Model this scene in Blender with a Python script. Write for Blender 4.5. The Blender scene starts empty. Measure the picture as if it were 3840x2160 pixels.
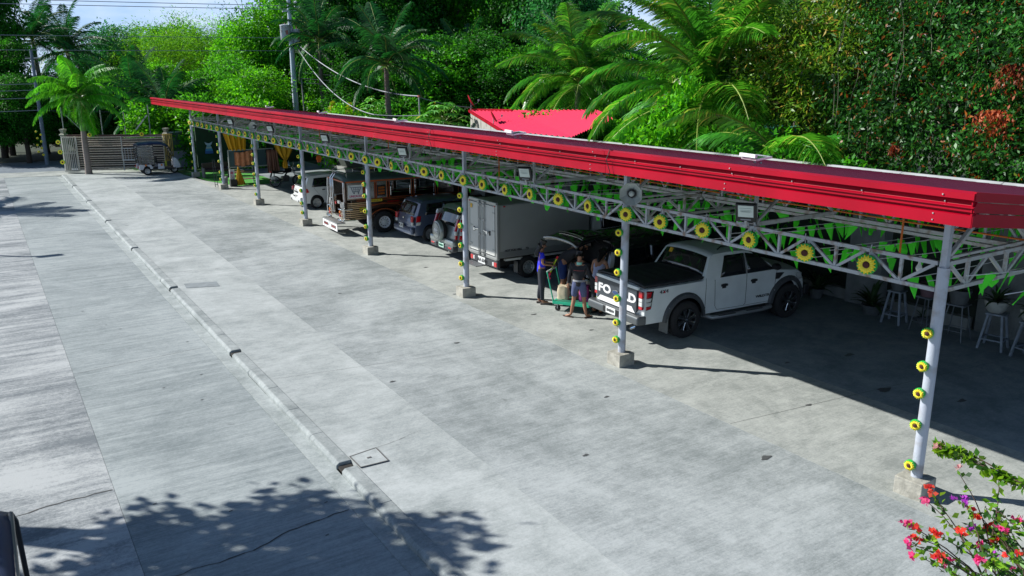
import bpy, math, random
import numpy as np
from mathutils import Vector, Matrix
R = math.radians
scene = bpy.context.scene
COL = scene.collection
random.seed(7)
RNG = np.random.default_rng(7)
# ---------------------------------------------------------------- camera
CAM = Vector((-10.545, -5.819, 5.8))
YAW, PITCH, ROLL = R(32.672), R(14.613), R(-0.207)
fw = Vector((math.sin(YAW)*math.cos(PITCH), math.cos(YAW)*math.cos(PITCH), -math.sin(PITCH)))
rt = Vector((math.cos(YAW), -math.sin(YAW), 0)); up = rt.cross(fw)
r2 = rt*math.cos(ROLL)+up*math.sin(ROLL); u2 = -rt*math.sin(ROLL)+up*math.cos(ROLL)
cd = bpy.data.cameras.new('camera'); cam = bpy.data.objects.new('camera', cd); COL.objects.link(cam)
cd.sensor_width = 36.0; cd.lens = 28.83; cd.clip_start = 0.1; cd.clip_end = 1500
M = Matrix((r2, u2, -fw)).transposed().to_4x4(); M.translation = CAM
cam.matrix_world = M
scene.camera = cam
# ---------------------------------------------------------------- light
SUN_DIR = Vector((1, -1, -1)).normalized()      # the way the light travels
SUN_EL = math.asin(-SUN_DIR.z)
sl = bpy.data.lights.new('sun', 'SUN'); sl.energy = 5.0; sl.angle = R(0.5); sl.color = (1.0, 0.975, 0.93)
so = bpy.data.objects.new('sun', sl); COL.objects.link(so)
so.rotation_euler = SUN_DIR.to_track_quat('-Z', 'Y').to_euler(); so.location = (-30, 30, 30)
world = bpy.data.worlds.new('World'); scene.world = world; world.use_nodes = True
wn = world.node_tree.nodes; wl = world.node_tree.links; wn.clear()
wo = wn.new('ShaderNodeOutputWorld'); bg = wn.new('ShaderNodeBackground')
sky = wn.new('ShaderNodeTexSky'); sky.sky_type = 'NISHITA'; sky.sun_disc = False
sky.sun_elevation = SUN_EL; sky.sun_rotation = R(-45); sky.air_density = 1.0; sky.dust_density = 0.6; sky.ozone_density = 2.0
tc = wn.new('ShaderNodeTexCoord'); mp = wn.new('ShaderNodeMapping'); mp.inputs['Scale'].default_value = (1, 1, 2.6)
nz = wn.new('ShaderNodeTexNoise'); nz.inputs['Scale'].default_value = 3.2; nz.inputs['Detail'].default_value = 7; nz.inputs['Roughness'].default_value = .58
cr = wn.new('ShaderNodeValToRGB'); cr.color_ramp.elements[0].position = .40; cr.color_ramp.elements[1].position = .60
cr.color_ramp.elements[0].color = (.06, .06, .06, 1); cr.color_ramp.elements[1].color = (.95, .95, .95, 1)
mx = wn.new('ShaderNodeMix'); mx.data_type = 'RGBA'; mx.inputs[7].default_value = (11.5, 13.2, 15.8, 1)
wl.new(tc.outputs['Generated'], mp.inputs['Vector']); wl.new(mp.outputs[0], nz.inputs['Vector'])
sx_ = wn.new('ShaderNodeSeparateXYZ'); wl.new(tc.outputs['Generated'], sx_.inputs[0])
ez = wn.new('ShaderNodeMapRange'); ez.inputs[1].default_value = .18; ez.inputs[2].default_value = .5; ez.inputs[3].default_value = 1; ez.inputs[4].default_value = .12; wl.new(sx_.outputs[2], ez.inputs[0])
em = wn.new('ShaderNodeMath'); em.operation = 'MULTIPLY'; wl.new(ez.outputs[0], em.inputs[1])
wl.new(nz.outputs['Fac'], cr.inputs['Fac']); wl.new(cr.outputs['Color'], em.inputs[0]); wl.new(em.outputs[0], mx.inputs[0]); hs_ = wn.new('ShaderNodeHueSaturation'); hs_.inputs['Saturation'].default_value = 1.7; hs_.inputs['Value'].default_value = .95; wl.new(sky.outputs[0], hs_.inputs['Color']); mb_ = wn.new('ShaderNodeMix'); mb_.data_type = 'RGBA'; mb_.inputs[7].default_value = (5.0, 8.8, 15.5, 1); wl.new(hs_.outputs[0], mb_.inputs[6]); wl.new(mb_.outputs[2], mx.inputs[6])
e2 = wn.new('ShaderNodeMapRange'); e2.inputs[1].default_value = .12; e2.inputs[2].default_value = .4; e2.inputs[3].default_value = .8; e2.inputs[4].default_value = 0
wl.new(sx_.outputs[2], e2.inputs[0]); wl.new(e2.outputs[0], mb_.inputs[0])
wl.new(mx.outputs[2], bg.inputs['Color']); bg.inputs['Strength'].default_value = 0.05
wl.new(bg.outputs[0], wo.inputs['Surface'])
scene.view_settings.view_transform = 'Standard'; scene.view_settings.look = 'None'
scene.view_settings.exposure = 0.56; scene.view_settings.gamma = 1.0
scene.cycles.max_bounces = 6; scene.cycles.diffuse_bounces = 3; scene.cycles.glossy_bounces = 3
scene.cycles.transmission_bounces = 4; scene.cycles.transparent_max_bounces = 6
# ---------------------------------------------------------------- helpers
class MB:
    def __init__(s): s.v = []; s.f = []; s.m = []; s.g = []
    def add(s, vs, fs, m=0):
        o = len(s.v); s.g.append((o, len(s.f), len(s.v)+len(vs), len(s.f)+len(fs))); s.v += [tuple(v) for v in vs]; s.f += [tuple(i+o for i in f) for f in fs]; s.m += [m]*len(fs); return s
    def box(s, c, d, rz=0, m=0, mat=None):
        cx, cy, cz = c; a, b, h = d[0]/2, d[1]/2, d[2]/2
        vs = [Vector((x, y, z)) for x in (-a, a) for y in (-b, b) for z in (-h, h)]
        if mat is not None: vs = [mat @ v for v in vs]
        elif rz: q = Matrix.Rotation(rz, 3, 'Z'); vs = [q @ v for v in vs]
        vs = [v+Vector(c) for v in vs]
        return s.add(vs, [(0, 1, 3, 2), (4, 6, 7, 5), (0, 4, 5, 1), (2, 3, 7, 6), (0, 2, 6, 4), (1, 5, 7, 3)], m)
    def bar(s, a, b, w, h=None, m=0):
        a = Vector(a); b = Vector(b); h = h or w; d = (b-a).normalized()
        u = Vector((0, 0, 1)) if abs(d.z) < .95 else Vector((1, 0, 0))
        x = d.cross(u).normalized(); y = x.cross(d)
        vs = [p+x*(i*w/2)+y*(j*h/2) for p in (a, b) for i, j in ((-1, -1), (1, -1), (1, 1), (-1, 1))]
        return s.add(vs, [(3, 2, 1, 0), (4, 5, 6, 7), (0, 1, 5, 4), (1, 2, 6, 5), (2, 3, 7, 6), (3, 0, 4, 7)], m)
    def tube(s, pts, r, n=8, m=0, cap=True):
        pts = [Vector(p) for p in pts]; k = len(pts)
        rs = list(r) if hasattr(r, '__len__') else [r]*k
        vs = []; px = None
        for i, p in enumerate(pts):
            d = (pts[min(i+1, k-1)]-pts[max(i-1, 0)]).normalized()
            u = Vector((0, 0, 1)) if abs(d.z) < .9 else Vector((1, 0, 0))
            x = d.cross(u).normalized() if px is None else (px-d*px.dot(d)).normalized()
            px = x; y = d.cross(x)
            for j in range(n):
                a = 2*math.pi*j/n; vs.append(p+x*math.cos(a)*rs[i]+y*math.sin(a)*rs[i])
        fs = [(i*n+j, i*n+(j+1) % n, (i+1)*n+(j+1) % n, (i+1)*n+j) for i in range(k-1) for j in range(n)]
        if cap: fs += [tuple(range(n-1, -1, -1)), tuple((k-1)*n+j for j in range(n))]
        return s.add(vs, fs, m)
    def lathe(s, prof, n=24, c=(0, 0, 0), ax='z', m=0, cap=True):
        vs = []; c = Vector(c)
        for r, z in prof:
            for j in range(n):
                a = 2*math.pi*j/n; x, y = r*math.cos(a), r*math.sin(a)
                v = (x, y, z) if ax == 'z' else ((x, z, y) if ax == 'y' else (z, x, y))
                vs.append(c+Vector(v))
        k = len(prof)
        fs = [(i*n+j, i*n+(j+1) % n, (i+1)*n+(j+1) % n, (i+1)*n+j) for i in range(k-1) for j in range(n)]
        if cap: fs += [tuple(range(n-1, -1, -1)), tuple((k-1)*n+j for j in range(n))]
        return s.add(vs, fs, m)
    def prism(s, poly, a, b, ax='y', m=0):
        def P(p, t): return (p[0], t, p[1]) if ax == 'y' else ((t, p[0], p[1]) if ax == 'x' else (p[0], p[1], t))
        n = len(poly); vs = [P(p, a) for p in poly]+[P(p, b) for p in poly]
        return s.add(vs, [tuple(range(n)), tuple(range(2*n-1, n-1, -1))]+[(i, n+i, n+(i+1) % n, (i+1) % n) for i in range(n)], m)
    def grid(s, fn, nu, nv, m=0):
        vs = [fn(i/nu, j/nv) for i in range(nu+1) for j in range(nv+1)]
        return s.add(vs, [(i*(nv+1)+j, (i+1)*(nv+1)+j, (i+1)*(nv+1)+j+1, i*(nv+1)+j+1) for i in range(nu) for j in range(nv)], m)
    def mesh(s, name, mats, smooth=False, ang=38):
        me = bpy.data.meshes.new(name); me.from_pydata([tuple(v) for v in s.v], [], s.f)
        mats = mats if isinstance(mats, (list, tuple)) else [mats]
        for q in mats: me.materials.append(q)
        if len(mats) > 1: me.polygons.foreach_set('material_index', s.m)
        import bmesh
        bm = bmesh.new(); bm.from_mesh(me); bmesh.ops.recalc_face_normals(bm, faces=bm.faces); bm.to_mesh(me); bm.free()
        if smooth:
            me.polygons.foreach_set('use_smooth', [True]*len(me.polygons)); me.set_sharp_from_angle(angle=R(ang))
        me.update(); return me
    def build(s, name, mats, parent=None, smooth=False, bevel=0, ang=38, seg=2):
        o = link(name, s.mesh(name, mats, smooth, ang), parent)
        if bevel:
            b = o.modifiers.new('bevel', 'BEVEL'); b.width = bevel; b.segments = seg; b.limit_method = 'ANGLE'; b.angle_limit = R(35)
        return o
def each(b, name, mats, parent=None, **k):
    """one object for every piece added to b"""
    r_ = []
    for v0, f0, v1, f1 in b.g:
        q = MB(); q.v = b.v[v0:v1]; q.f = [tuple(i-v0 for i in f) for f in b.f[f0:f1]]; q.m = b.m[f0:f1]; r_.append(q.build(name, mats, parent, **k))
    return r_
def link(name, data, parent=None):
    o = bpy.data.objects.new(name, data); COL.objects.link(o)
    if parent is not None: o.parent = parent
    return o
def tag(o, label=None, cat=None, group=None, kind=None):
    if label: o['label'] = label
    if cat: o['category'] = cat
    if group: o['group'] = group
    if kind: o['kind'] = kind
    return o
def thing(name, label, cat, loc=(0, 0, 0), rz=0, group=None):
    o = bpy.data.objects.new(name, None); COL.objects.link(o); o.location = loc; o.rotation_euler = (0, 0, rz); o.empty_display_size = .2
    return tag(o, label, cat, group)
def dup(o, parent=None):
    c = o.copy(); COL.objects.link(c)
    if parent is not None: c.parent = parent
    for ch in [q for q in bpy.data.objects if q.parent == o]: dup(ch, c)
    return c
# ---------------------------------------------------------------- materials
MATS = {}
def mat(name, col, rough=.6, metal=0, var=0, vscale=6, bump=0, bscale=30, coat=0, spec=.5, dirt=None, stretch=None, trans=0, alpha=1, coords='Object'):
    if name in MATS: return MATS[name]
    m = bpy.data.materials.new(name); m.use_nodes = True; nt = m.node_tree; N = nt.nodes; L = nt.links
    b = N['Principled BSDF']; b.inputs['Base Color'].default_value = (*col, 1); b.inputs['Roughness'].default_value = rough
    b.inputs['Metallic'].default_value = metal; b.inputs['Coat Weight'].default_value = coat; b.inputs['Coat Roughness'].default_value = .08
    b.inputs['Specular IOR Level'].default_value = spec; b.inputs['Transmission Weight'].default_value = trans; b.inputs['Alpha'].default_value = alpha
    if var or bump or dirt:
        t = N.new('ShaderNodeTexCoord'); mpn = N.new('ShaderNodeMapping'); L.new(t.outputs[coords], mpn.inputs[0])
        if stretch: mpn.inputs['Scale'].default_value = stretch
    if var or dirt:
        n = N.new('ShaderNodeTexNoise'); n.inputs['Scale'].default_value = vscale; n.inputs['Detail'].default_value = 6; L.new(mpn.outputs[0], n.inputs['Vector'])
        r = N.new('ShaderNodeValToRGB'); e = r.color_ramp.elements
        e[0].position = .3; e[1].position = .7
        lo = dirt if dirt else tuple(c*(1-var) for c in col); hi = tuple(min(1, c*(1+var*.6)) for c in col)
        e[0].color = (*lo, 1); e[1].color = (*hi, 1)
        if dirt: e[0].position = .32; e[1].position = .48; e[1].color = (*col, 1)
        L.new(n.outputs['Fac'], r.inputs[0]); L.new(r.outputs[0], b.inputs['Base Color'])
    if bump:
        n2 = N.new('ShaderNodeTexNoise'); n2.inputs['Scale'].default_value = bscale; n2.inputs['Detail'].default_value = 4; L.new(mpn.outputs[0], n2.inputs['Vector'])
        bp = N.new('ShaderNodeBump'); bp.inputs['Strength'].default_value = bump; bp.inputs['Distance'].default_value = .02
        L.new(n2.outputs['Fac'], bp.inputs['Height']); L.new(bp.outputs[0], b.inputs['Normal'])
    MATS[name] = m; return m
def glow(name, col, s):
    m = mat(name, col, .5); b = m.node_tree.nodes['Principled BSDF']
    b.inputs['Emission Color'].default_value = (*col, 1); b.inputs['Emission Strength'].default_value = s; return m
def leafmat(name, c1, c2, c3=None, rough=.35, trans=.35, c3pos=.9, spec=.5):
    if name in MATS: return MATS[name]
    m = bpy.data.materials.new(name); m.use_nodes = True; N = m.node_tree.nodes; L = m.node_tree.links; N.clear()
    out = N.new('ShaderNodeOutputMaterial'); g = N.new('ShaderNodeNewGeometry'); r = N.new('ShaderNodeValToRGB')
    e = r.color_ramp.elements; e[0].position = 0; e[0].color = (*c1, 1); e[1].position = .82; e[1].color = (*c2, 1)
    if c3: q = e.new(c3pos); q.color = (*c2, 1); q = e.new(min(1, c3pos+.01)); q.color = (*c3, 1)
    L.new(g.outputs['Random Per Island'], r.inputs[0])
    t = N.new('ShaderNodeTexCoord'); nz = N.new('ShaderNodeTexNoise'); nz.inputs['Scale'].default_value = .55; nz.inputs['Detail'].default_value = 2
    L.new(t.outputs['Object'], nz.inputs['Vector'])
    hs = N.new('ShaderNodeHueSaturation'); mr = N.new('ShaderNodeMapRange'); mr.inputs[1].default_value = .3; mr.inputs[2].default_value = .7; mr.inputs[3].default_value = .45; mr.inputs[4].default_value = 1.5
    L.new(nz.outputs['Fac'], mr.inputs[0]); L.new(mr.outputs[0], hs.inputs['Value']); L.new(r.outputs[0], hs.inputs['Color'])
    p = N.new('ShaderNodeBsdfPrincipled'); p.inputs['Roughness'].default_value = rough; p.inputs['Specular IOR Level'].default_value = spec
    tr = N.new('ShaderNodeBsdfTranslucent'); mxs = N.new('ShaderNodeMixShader'); mxs.inputs[0].default_value = trans
    L.new(hs.outputs[0], p.inputs['Base Color'])
    g2 = N.new('ShaderNodeHueSaturation'); g2.inputs['Value'].default_value = 1.6; g2.inputs['Hue'].default_value = .485; L.new(hs.outputs[0], g2.inputs['Color']); L.new(g2.outputs[0], tr.inputs['Color'])
    L.new(p.outputs[0], mxs.inputs[1]); L.new(tr.outputs[0], mxs.inputs[2]); L.new(mxs.outputs[0], out.inputs[0])
    MATS[name] = m; return m
def concrete(name, dark, light, streak=.5, ang=0, patch=.35, fine=26, sscale=(.5, 7), ramp=(.44, .56)):
    m = bpy.data.materials.new(name); m.use_nodes = True; N = m.node_tree.nodes; L = m.node_tree.links
    b = N['Principled BSDF']; b.inputs['Roughness'].default_value = .85; b.inputs['Specular IOR Level'].default_value = .3
    t = N.new('ShaderNodeTexCoord')
    def noise(scale, det, rough, sc=(1, 1, 1), rot=0, dist=0):
        mpn = N.new('ShaderNodeMapping'); mpn.inputs['Scale'].default_value = sc; mpn.inputs['Rotation'].default_value = (0, 0, rot)
        L.new(t.outputs['Object'], mpn.inputs[0]); n = N.new('ShaderNodeTexNoise'); n.inputs['Scale'].default_value = scale
        n.inputs['Detail'].default_value = det; n.inputs['Roughness'].default_value = rough; n.inputs['Distortion'].default_value = dist
        L.new(mpn.outputs[0], n.inputs['Vector']); return n.outputs['Fac']
    def mth(op, a, c):
        q = N.new('ShaderNodeMath'); q.operation = op
        for i, v in enumerate((a, c)):
            if isinstance(v, (int, float)): q.inputs[i].default_value = v
            else: L.new(v, q.inputs[i])
        return q.outputs[0]
    big = noise(patch, 12, .70, dist=.6); med = noise(2.2, 10, .74); st = noise(1.0, 7, .65, (sscale[0], sscale[1], 1), ang, .3); st2 = noise(1.0, 6, .7, (sscale[0]*5, sscale[1]*4, 1), ang+.08)
    fn = noise(fine, 4, .85)
    a = mth('MULTIPLY', big, .42); c = mth('MULTIPLY', med, .22*(1-streak)+.10); d = mth('MULTIPLY', st, .34*streak); e = mth('MULTIPLY', st2, .2*streak+.05); g2 = noise(9, 6, .8, (1, 1.6, 1), ang); f = mth('ADD', mth('MULTIPLY', fn, .20), mth('MULTIPLY', g2, .16))
    tot = .42+(.22*(1-streak)+.10)+.34*streak+.2*streak+.05+.36
    s = mth('ADD', mth('ADD', mth('ADD', a, c), mth('ADD', d, e)), f); s = mth('DIVIDE', s, tot)
    r = N.new('ShaderNodeValToRGB'); el = r.color_ramp.elements; el[0].position, el[1].position = ramp
    el[0].color = (*dark, 1); el[1].color = (*light, 1)
    q = el.new(.5); q.color = (*[(x*.5+y*.5) for x, y in zip(dark, light)], 1)
    L.new(s, r.inputs[0])
    # darker oil spots
    sp = noise(1.4, 3, .5); cr2 = N.new('ShaderNodeValToRGB'); cr2.color_ramp.elements[0].position = .72; cr2.color_ramp.elements[1].position = .78
    cr2.color_ramp.elements[0].color = (1, 1, 1, 1); cr2.color_ramp.elements[1].color = (.62, .62, .62, 1); L.new(sp, cr2.inputs[0])
    mm = N.new('ShaderNodeMix'); mm.data_type = 'RGBA'; mm.blend_type = 'MULTIPLY'; mm.inputs[0].default_value = 1
    L.new(r.outputs[0], mm.inputs[6]); L.new(cr2.outputs[0], mm.inputs[7]); L.new(mm.outputs[2], b.inputs['Base Color'])
    bp = N.new('ShaderNodeBump'); bp.inputs['Strength'].default_value = .35; bp.inputs['Distance'].default_value = .012
    L.new(mth('ADD', fn, st2), bp.inputs['Height']); L.new(bp.outputs[0], b.inputs['Normal'])
    return m
white_paint = mat('white_paint', (.62, .66, .66), .35, 0, .08, 3, coat=.5)
def text(body, size, loc, rot, m, name, parent=None, ext=.004, align='CENTER', bold=0, sx=1):
    c = bpy.data.curves.new(name, 'FONT'); c.body = body; c.size = size; c.extrude = ext; c.align_x = align; c.align_y = 'CENTER'; c.offset = bold; c.resolution_u = 3
    tmp = bpy.data.objects.new('t', c); me = bpy.data.meshes.new_from_object(tmp); me.name = name
    bpy.data.objects.remove(tmp); bpy.data.curves.remove(c)
    me.materials.clear(); me.materials.append(m); o = link(name, me, parent); o.location = loc; o.rotation_euler = rot; o.scale = (sx, 1, 1); return o
# ================================================================ the setting
def sheet(name, poly, z, m, th=0):
    b = MB(); n = len(poly)
    if th: b.prism(poly, z-th, z, 'z')
    else: b.add([(x, y, z) for x, y in poly], [tuple(range(n))])
    o = b.build(name, m); return tag(o, kind='structure')
soil = mat('soil', (.045, .06, .025), .95, 0, .5, .8, .4, 8)
sheet('ground', [(-300, -120), (500, -120), (500, 500), (-300, 500)], -.2, soil)
c_lot = concrete('concrete_lot', (.185, .21, .21), (.40, .43, .43), .4, R(-14), .3)
c_band = concrete('concrete_band', (.25, .278, .275), (.44, .47, .465), .3, R(-14), .4)
c_apron = concrete('concrete_apron', (.225, .245, .232), (.42, .44, .415), .3, R(8), .5)
c_drive = concrete('concrete_drive', (.17, .20, .205), (.35, .385, .385), .8, R(-13), .25, sscale=(.35, 6))
c_lane = concrete('concrete_lane', (.14, .16, .172), (.41, .43, .43), 1.0, R(-13), .22, sscale=(.08, 1.1), ramp=(.455, .54))
c_kerb = concrete('concrete_kerb', (.20, .225, .225), (.36, .39, .385), .2, 0, 1.2)
c_gut = concrete('concrete_gutter', (.23, .26, .255), (.40, .435, .43), .2, 0, 1.2)
c_road = concrete('asphalt', (.11, .14, .17), (.19, .22, .25), .2, 0, .8)
c_shed = concrete('concrete_shed_shade', (.15, .185, .20), (.27, .31, .325), .1, R(30), .6)  # canopy shade put into the colour: darker, bluer concrete
g = .003
sheet('car_park', [(-5.02+g, -14), (-.42-g, -14), (-.42-g, 48.8), (-1.4, 49.3), (-4.15, 50.3), (-4.15+g, 30)], 0, c_lot, .1)
sheet('light_pavement_strip', [(-6.357, -14), (-5.02, -14), (-4.15, 30), (-4.15, 50.3), (-6.357, 50.9)], 0, c_band, .1)
sheet('carport_apron', [(-.42, -14), (2.6, -14), (2.6, 39.6), (.9, 39.6), (0, 42.8), (-.42, 46.4)], 0.002, c_apron, .1)
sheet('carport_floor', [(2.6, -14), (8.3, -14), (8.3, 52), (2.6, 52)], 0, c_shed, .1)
sheet('driveway', [(-9.575, -14), (-6.855, -14), (-6.855, 51.2), (-9.575, 52)], -.1, c_drive, .1)
sheet('drive_lane', [(-30, -14), (-9.58, -14), (-9.58, 52), (-30, 58)], -.1, c_lane, .1)
sheet('gutter_strip', [(-6.85, -14), (-6.6, -14), (-6.6, 50.9), (-6.85, 51)], -.094, c_gut, .1)
sheet('gate_threshold', [(-30, 58.02), (-9.58, 52.02), (-6.3, 51.3), (-1, 49.3), (3, 49.3), (3, 53.3), (-6, 54.2), (-30, 58.5)], -.098, c_apron, .1)
sheet('road', [(-60, 57), (-6, 54.2), (60, 51), (60, 58.5), (-6, 62), (-60, 65)], -.106, c_road, .08)
grassm = mat('lawn', (.05, .12, .015), .9, 0, .4, 2, .5, 30)
sheet('roadside_verge', [(-60, 65), (-6, 62), (60, 58.5), (60, 75), (-60, 80)], -.09, mat('verge', (.02, .035, .01), .95, 0, .5, 2), .08)
sheet('lawn', [(-.4, 46.4), (0, 45.4), (3, 45.4), (3, 51), (-.4, 49.0)], .006, grassm, .05)
carpetm = mat('green_carpet', (.06, .30, .03), .95, 0, .3, 9, .5, 80)
cp = sheet('green_carpet', [(-.1, 46.4), (.04, 42.8), (.6, 40.6), (.95, 39.45), (3.3, 39.4), (3.3, 47.3), (-.2, 47.3)], .012, carpetm)
del cp['kind']; tag(cp, 'bright green artificial turf carpet under the far end of the carport', 'carpet')
# kerb with drain notches
kb = MB(); notch = [-8.0, -1.4, 5.25, 11.6, 18.2, 24.8, 31.4, 38.0, 44.6, 50.9]
for a, c in zip(notch[:-1], notch[1:]):
    y0, y1 = a+.11, c-.11; n = max(1, int((y1-y0)/1.1))
    for i in range(n):
        ya = y0+(y1-y0)*i/n; yb = y0+(y1-y0)*(i+1)/n
        j = random.uniform(-.006, .006)
        kb.prism([(-6.60+j, -.1), (-6.36, -.1), (-6.36, .012+j*.5), (-6.55+j, .012+j*.5), (-6.60+j, -.03)], ya, yb, 'y')
tag(kb.build('kerb', c_kerb, bevel=.012), kind='structure')
nb = MB()
for y in notch[1:-1]:
    nb.box((-6.48, y, -.06), (.20, .17, .045))
darkhole = mat('notch_shade_dark', (.025, .022, .018), .9)  # dark box in each notch stands for the shaded hole
tag(nb.build('kerb_notch_shade', darkhole), kind='structure')
crack = mat('crack_line', (.075, .075, .07), .95)
cb = MB()
def crackline(p0, p1, z, amp=.05, n=24, w=.012, seed=1):
    rr = random.Random(seed); pts = []
    for i in range(n+1):
        t = i/n; x = p0[0]+(p1[0]-p0[0])*t; y = p0[1]+(p1[1]-p0[1])*t+math.sin(t*7+seed)*amp+rr.uniform(-amp, amp)*.5; pts.append((x, y))
    for a, c in zip(pts[:-1], pts[1:]):
        dx, dy = c[0]-a[0], c[1]-a[1]; l = math.hypot(dx, dy); ww = w*rr.uniform(.4, 1.2); nx, ny = -dy/l*ww, dx/l*ww
        cb.add([(a[0]+nx, a[1]+ny, z), (a[0]-nx, a[1]-ny, z), (c[0]-nx, c[1]-ny, z), (c[0]+nx, c[1]+ny, z)], [(0, 1, 2, 3)])
crackline((-9.5, 3.75), (-6.9, 4.1), -.095, .07, seed=2)
crackline((-12.5, 6.2), (-9.6, 6.6), -.095, .05, seed=3)
crackline((-5.87, 5.53), (-4.95, 5.75), .005, .01, 8, .004, seed=8)
for y in (12.3, 22.6, 33.5, 43): crackline((-9.5, y), (-6.9, y+.3), -.095, .0, 2, .009, seed=4)
for y in (9.5, 20.2, 30.6, 41.0): crackline((-6.3, y), (-.45, y-.9), .005, .0, 2, .006, seed=4)
for y in (3.1, 13.5, 23.8, 34.0): crackline((-.4, y), (8, y-1.0), .006, .0, 2, .006, seed=4)
tag(cb.build('pavement_cracks', crack), kind='structure')
st_ = MB(); rr_ = random.Random(12)
for x, y, r_ in ((-.9, 1.9, .09), (-1.4, 5.2, .05), (-3.2, 3.5, .05), (-2.2, 9.5, .06), (.5, 10.4, .07), (.9, 8.6, .05), (3.2, 2.6, .14), (3.9, 1.5, .10), (4.4, 4.2, .12), (2.9, 4.6, .06), (.6, 16.5, .07), (.9, 22.0, .06), (-2.8, 15, .05), (-4.4, 8.1, .05), (-.2, 13.2, .06), (-3.6, 22, .06), (1.4, 2.9, .06)):
    n_ = 9; ph = rr_.uniform(0, 6); st_.add([(x+r_*(1+.35*math.sin(k*2.2+ph))*math.cos(6.283*k/n_)*1.2, y+r_*(1+.3*math.cos(k*1.7+ph))*math.sin(6.283*k/n_)*.6, .0065) for k in range(n_)], [tuple(range(n_))])
for k in range(14):
    x = rr_.uniform(-9.3, -7); y = rr_.uniform(2, 24); st_.add([(x, y, -.094), (x+.05, y+.01, -.094), (x+.06, y+.04, -.094), (x+.01, y+.03, -.094)], [(0, 1, 2, 3)])
tag(st_.build('oil_spots', mat('oil_dark', (.075, .08, .08), .6)), kind='structure')
# manhole cover
MHP = [(-6.34, 5.46), (-5.87, 5.53), (-5.89, 5.01), (-6.34, 5.03)]; MHC = (-6.10, 5.26)
mh = MB(); mh.prism(MHP, .004, .014, 'z'); 
mo = mh.build('drain_cover', c_band); tag(mo, 'square concrete drain cover set in the light strip near the kerb gap', 'drain cover')
md = MB()
pts = MHP
for i in range(4):
    a, c = pts[i], pts[(i+1) % 4]; md.bar((*a, .014), (*c, .014), .018, .008)
md.box((MHC[0], MHC[1], .018), (.07, .035, .008)); md.build('rim', mat('joint_grey', (.12, .12, .115), .95), mo)
sc = MB(); sc.prism([(-6.2, 17.95), (-5.35, 17.65), (-5.3, 18.25), (-6.15, 18.5)], .003, .009, 'z')
tag(sc.build('drain_cover', mat('patch_grey', (.22, .25, .26), .9, 0, .2, 5)), 'grey rectangular drain cover beside the kerb about level with the box truck', 'drain cover')

# ================================================================ the carport
S = 6.45; NP = 8
steel = mat('grey_steel_paint', (.40, .425, .45), .5, .1, 0, dirt=(.22, .15, .11), vscale=7)
steel_w = mat('white_steel_paint', (.43, .44, .44), .55, 0, 0, dirt=(.27, .22, .18), vscale=5)
postm = mat('post_paint', (.42, .455, .52), .45, .1, 0, dirt=(.30, .29, .30), vscale=3.5, bump=.15, bscale=25)
footm = mat('footing_concrete', (.36, .35, .30), .9, 0, .35, 6, .6, 20)
carport = thing('carport', 'long open carport with a red metal roof on grey posts and lattice trusses', 'carport')
# footings lean randomly: each post a part with its footing a sub-part
for n in range(NP):
    y = n*S
    b = MB(); b.tube([(0, y, .26), (0, y, 3.30)], .078, 16); b.box((0, y, 3.33), (.09, .09, .09)); b.box((0, y, 3.83), (.085, .085, .97))
    p = b.build('post', postm, carport, smooth=True)
    f = MB(); h = .25+.02*math.sin(n*3.1)
    f.box((-.02, y, h/2), (.40, .40, h+.02), rz=R([4, 1, -2, 3, 2, 0, 4, 2][n])); f.build('footing', footm, p, bevel=.012)
def lattice(b, P, Q, z0, z1, step, w=.055, wd=.04, start=0):
    """vertical lattice beam from P to Q (xy), with V-webs and posts; joints at the top every step"""
    P = Vector((*P, 0)); Q = Vector((*Q, 0)); L = (Q-P).length; d = (Q-P)/L
    b.bar(P+Vector((0, 0, z1-w/2)), Q+Vector((0, 0, z1-w/2)), w); b.bar(P+Vector((0, 0, z0+w/2)), Q+Vector((0, 0, z0+w/2)), w)
    t0, t1 = z0+w, z1-w; n = max(1, round(L/step)); s = L/n
    for i in range(n):
        a = P+d*(s*i); m_ = P+d*(s*(i+.5)); c = P+d*(s*(i+1)); gp = d*(.05)
        b.bar(a+gp+Vector((0, 0, t1)), m_-gp*.6+Vector((0, 0, t0)), wd*.8, wd); b.bar(c-gp+Vector((0, 0, t1)), m_+gp*.6+Vector((0, 0, t0)), wd*.8, wd)
        b.bar(m_+Vector((0, 0, t0)), m_+Vector((0, 0, t1)), wd, wd)
for n in range(NP-1):
    b = MB(); lattice(b, (0, n*S+.08), (0, (n+1)*S-.08), 2.95, 3.37, S/6)
    for k in range(1, 6): b.bar((0, n*S+k*S/6, 3.32), (0, n*S+k*S/6, 3.20), .03)
    b.build('front_truss', steel, carport)
for n in range(NP):
    y = n*S; b = MB(); lattice(b, (.08, y), (8.05, y), 2.95, 3.37, 1.0, .055, .045)
    b.bar((.08, y, 3.425), (8.05, y, 3.425), .05, .035)
    b.bar((.05, y, 3.42), (1.1, y, 4.18), .05); b.bar((2.05, y, 3.45), (2.05, y, 4.0), .06); b.bar((2.1, y, 3.45), (1.1, y, 4.18), .05)
    b.bar((4.5, y, 3.45), (4.5, y, 3.72), .05)
    b.bar((-1.85, y, 4.44), (8.1, y, 3.31), .06, .09)
    b.bar((-.02, y, 3.9), (-1.3, y, 4.33), .04)
    b.build('cross_truss', steel_w, carport)
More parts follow.
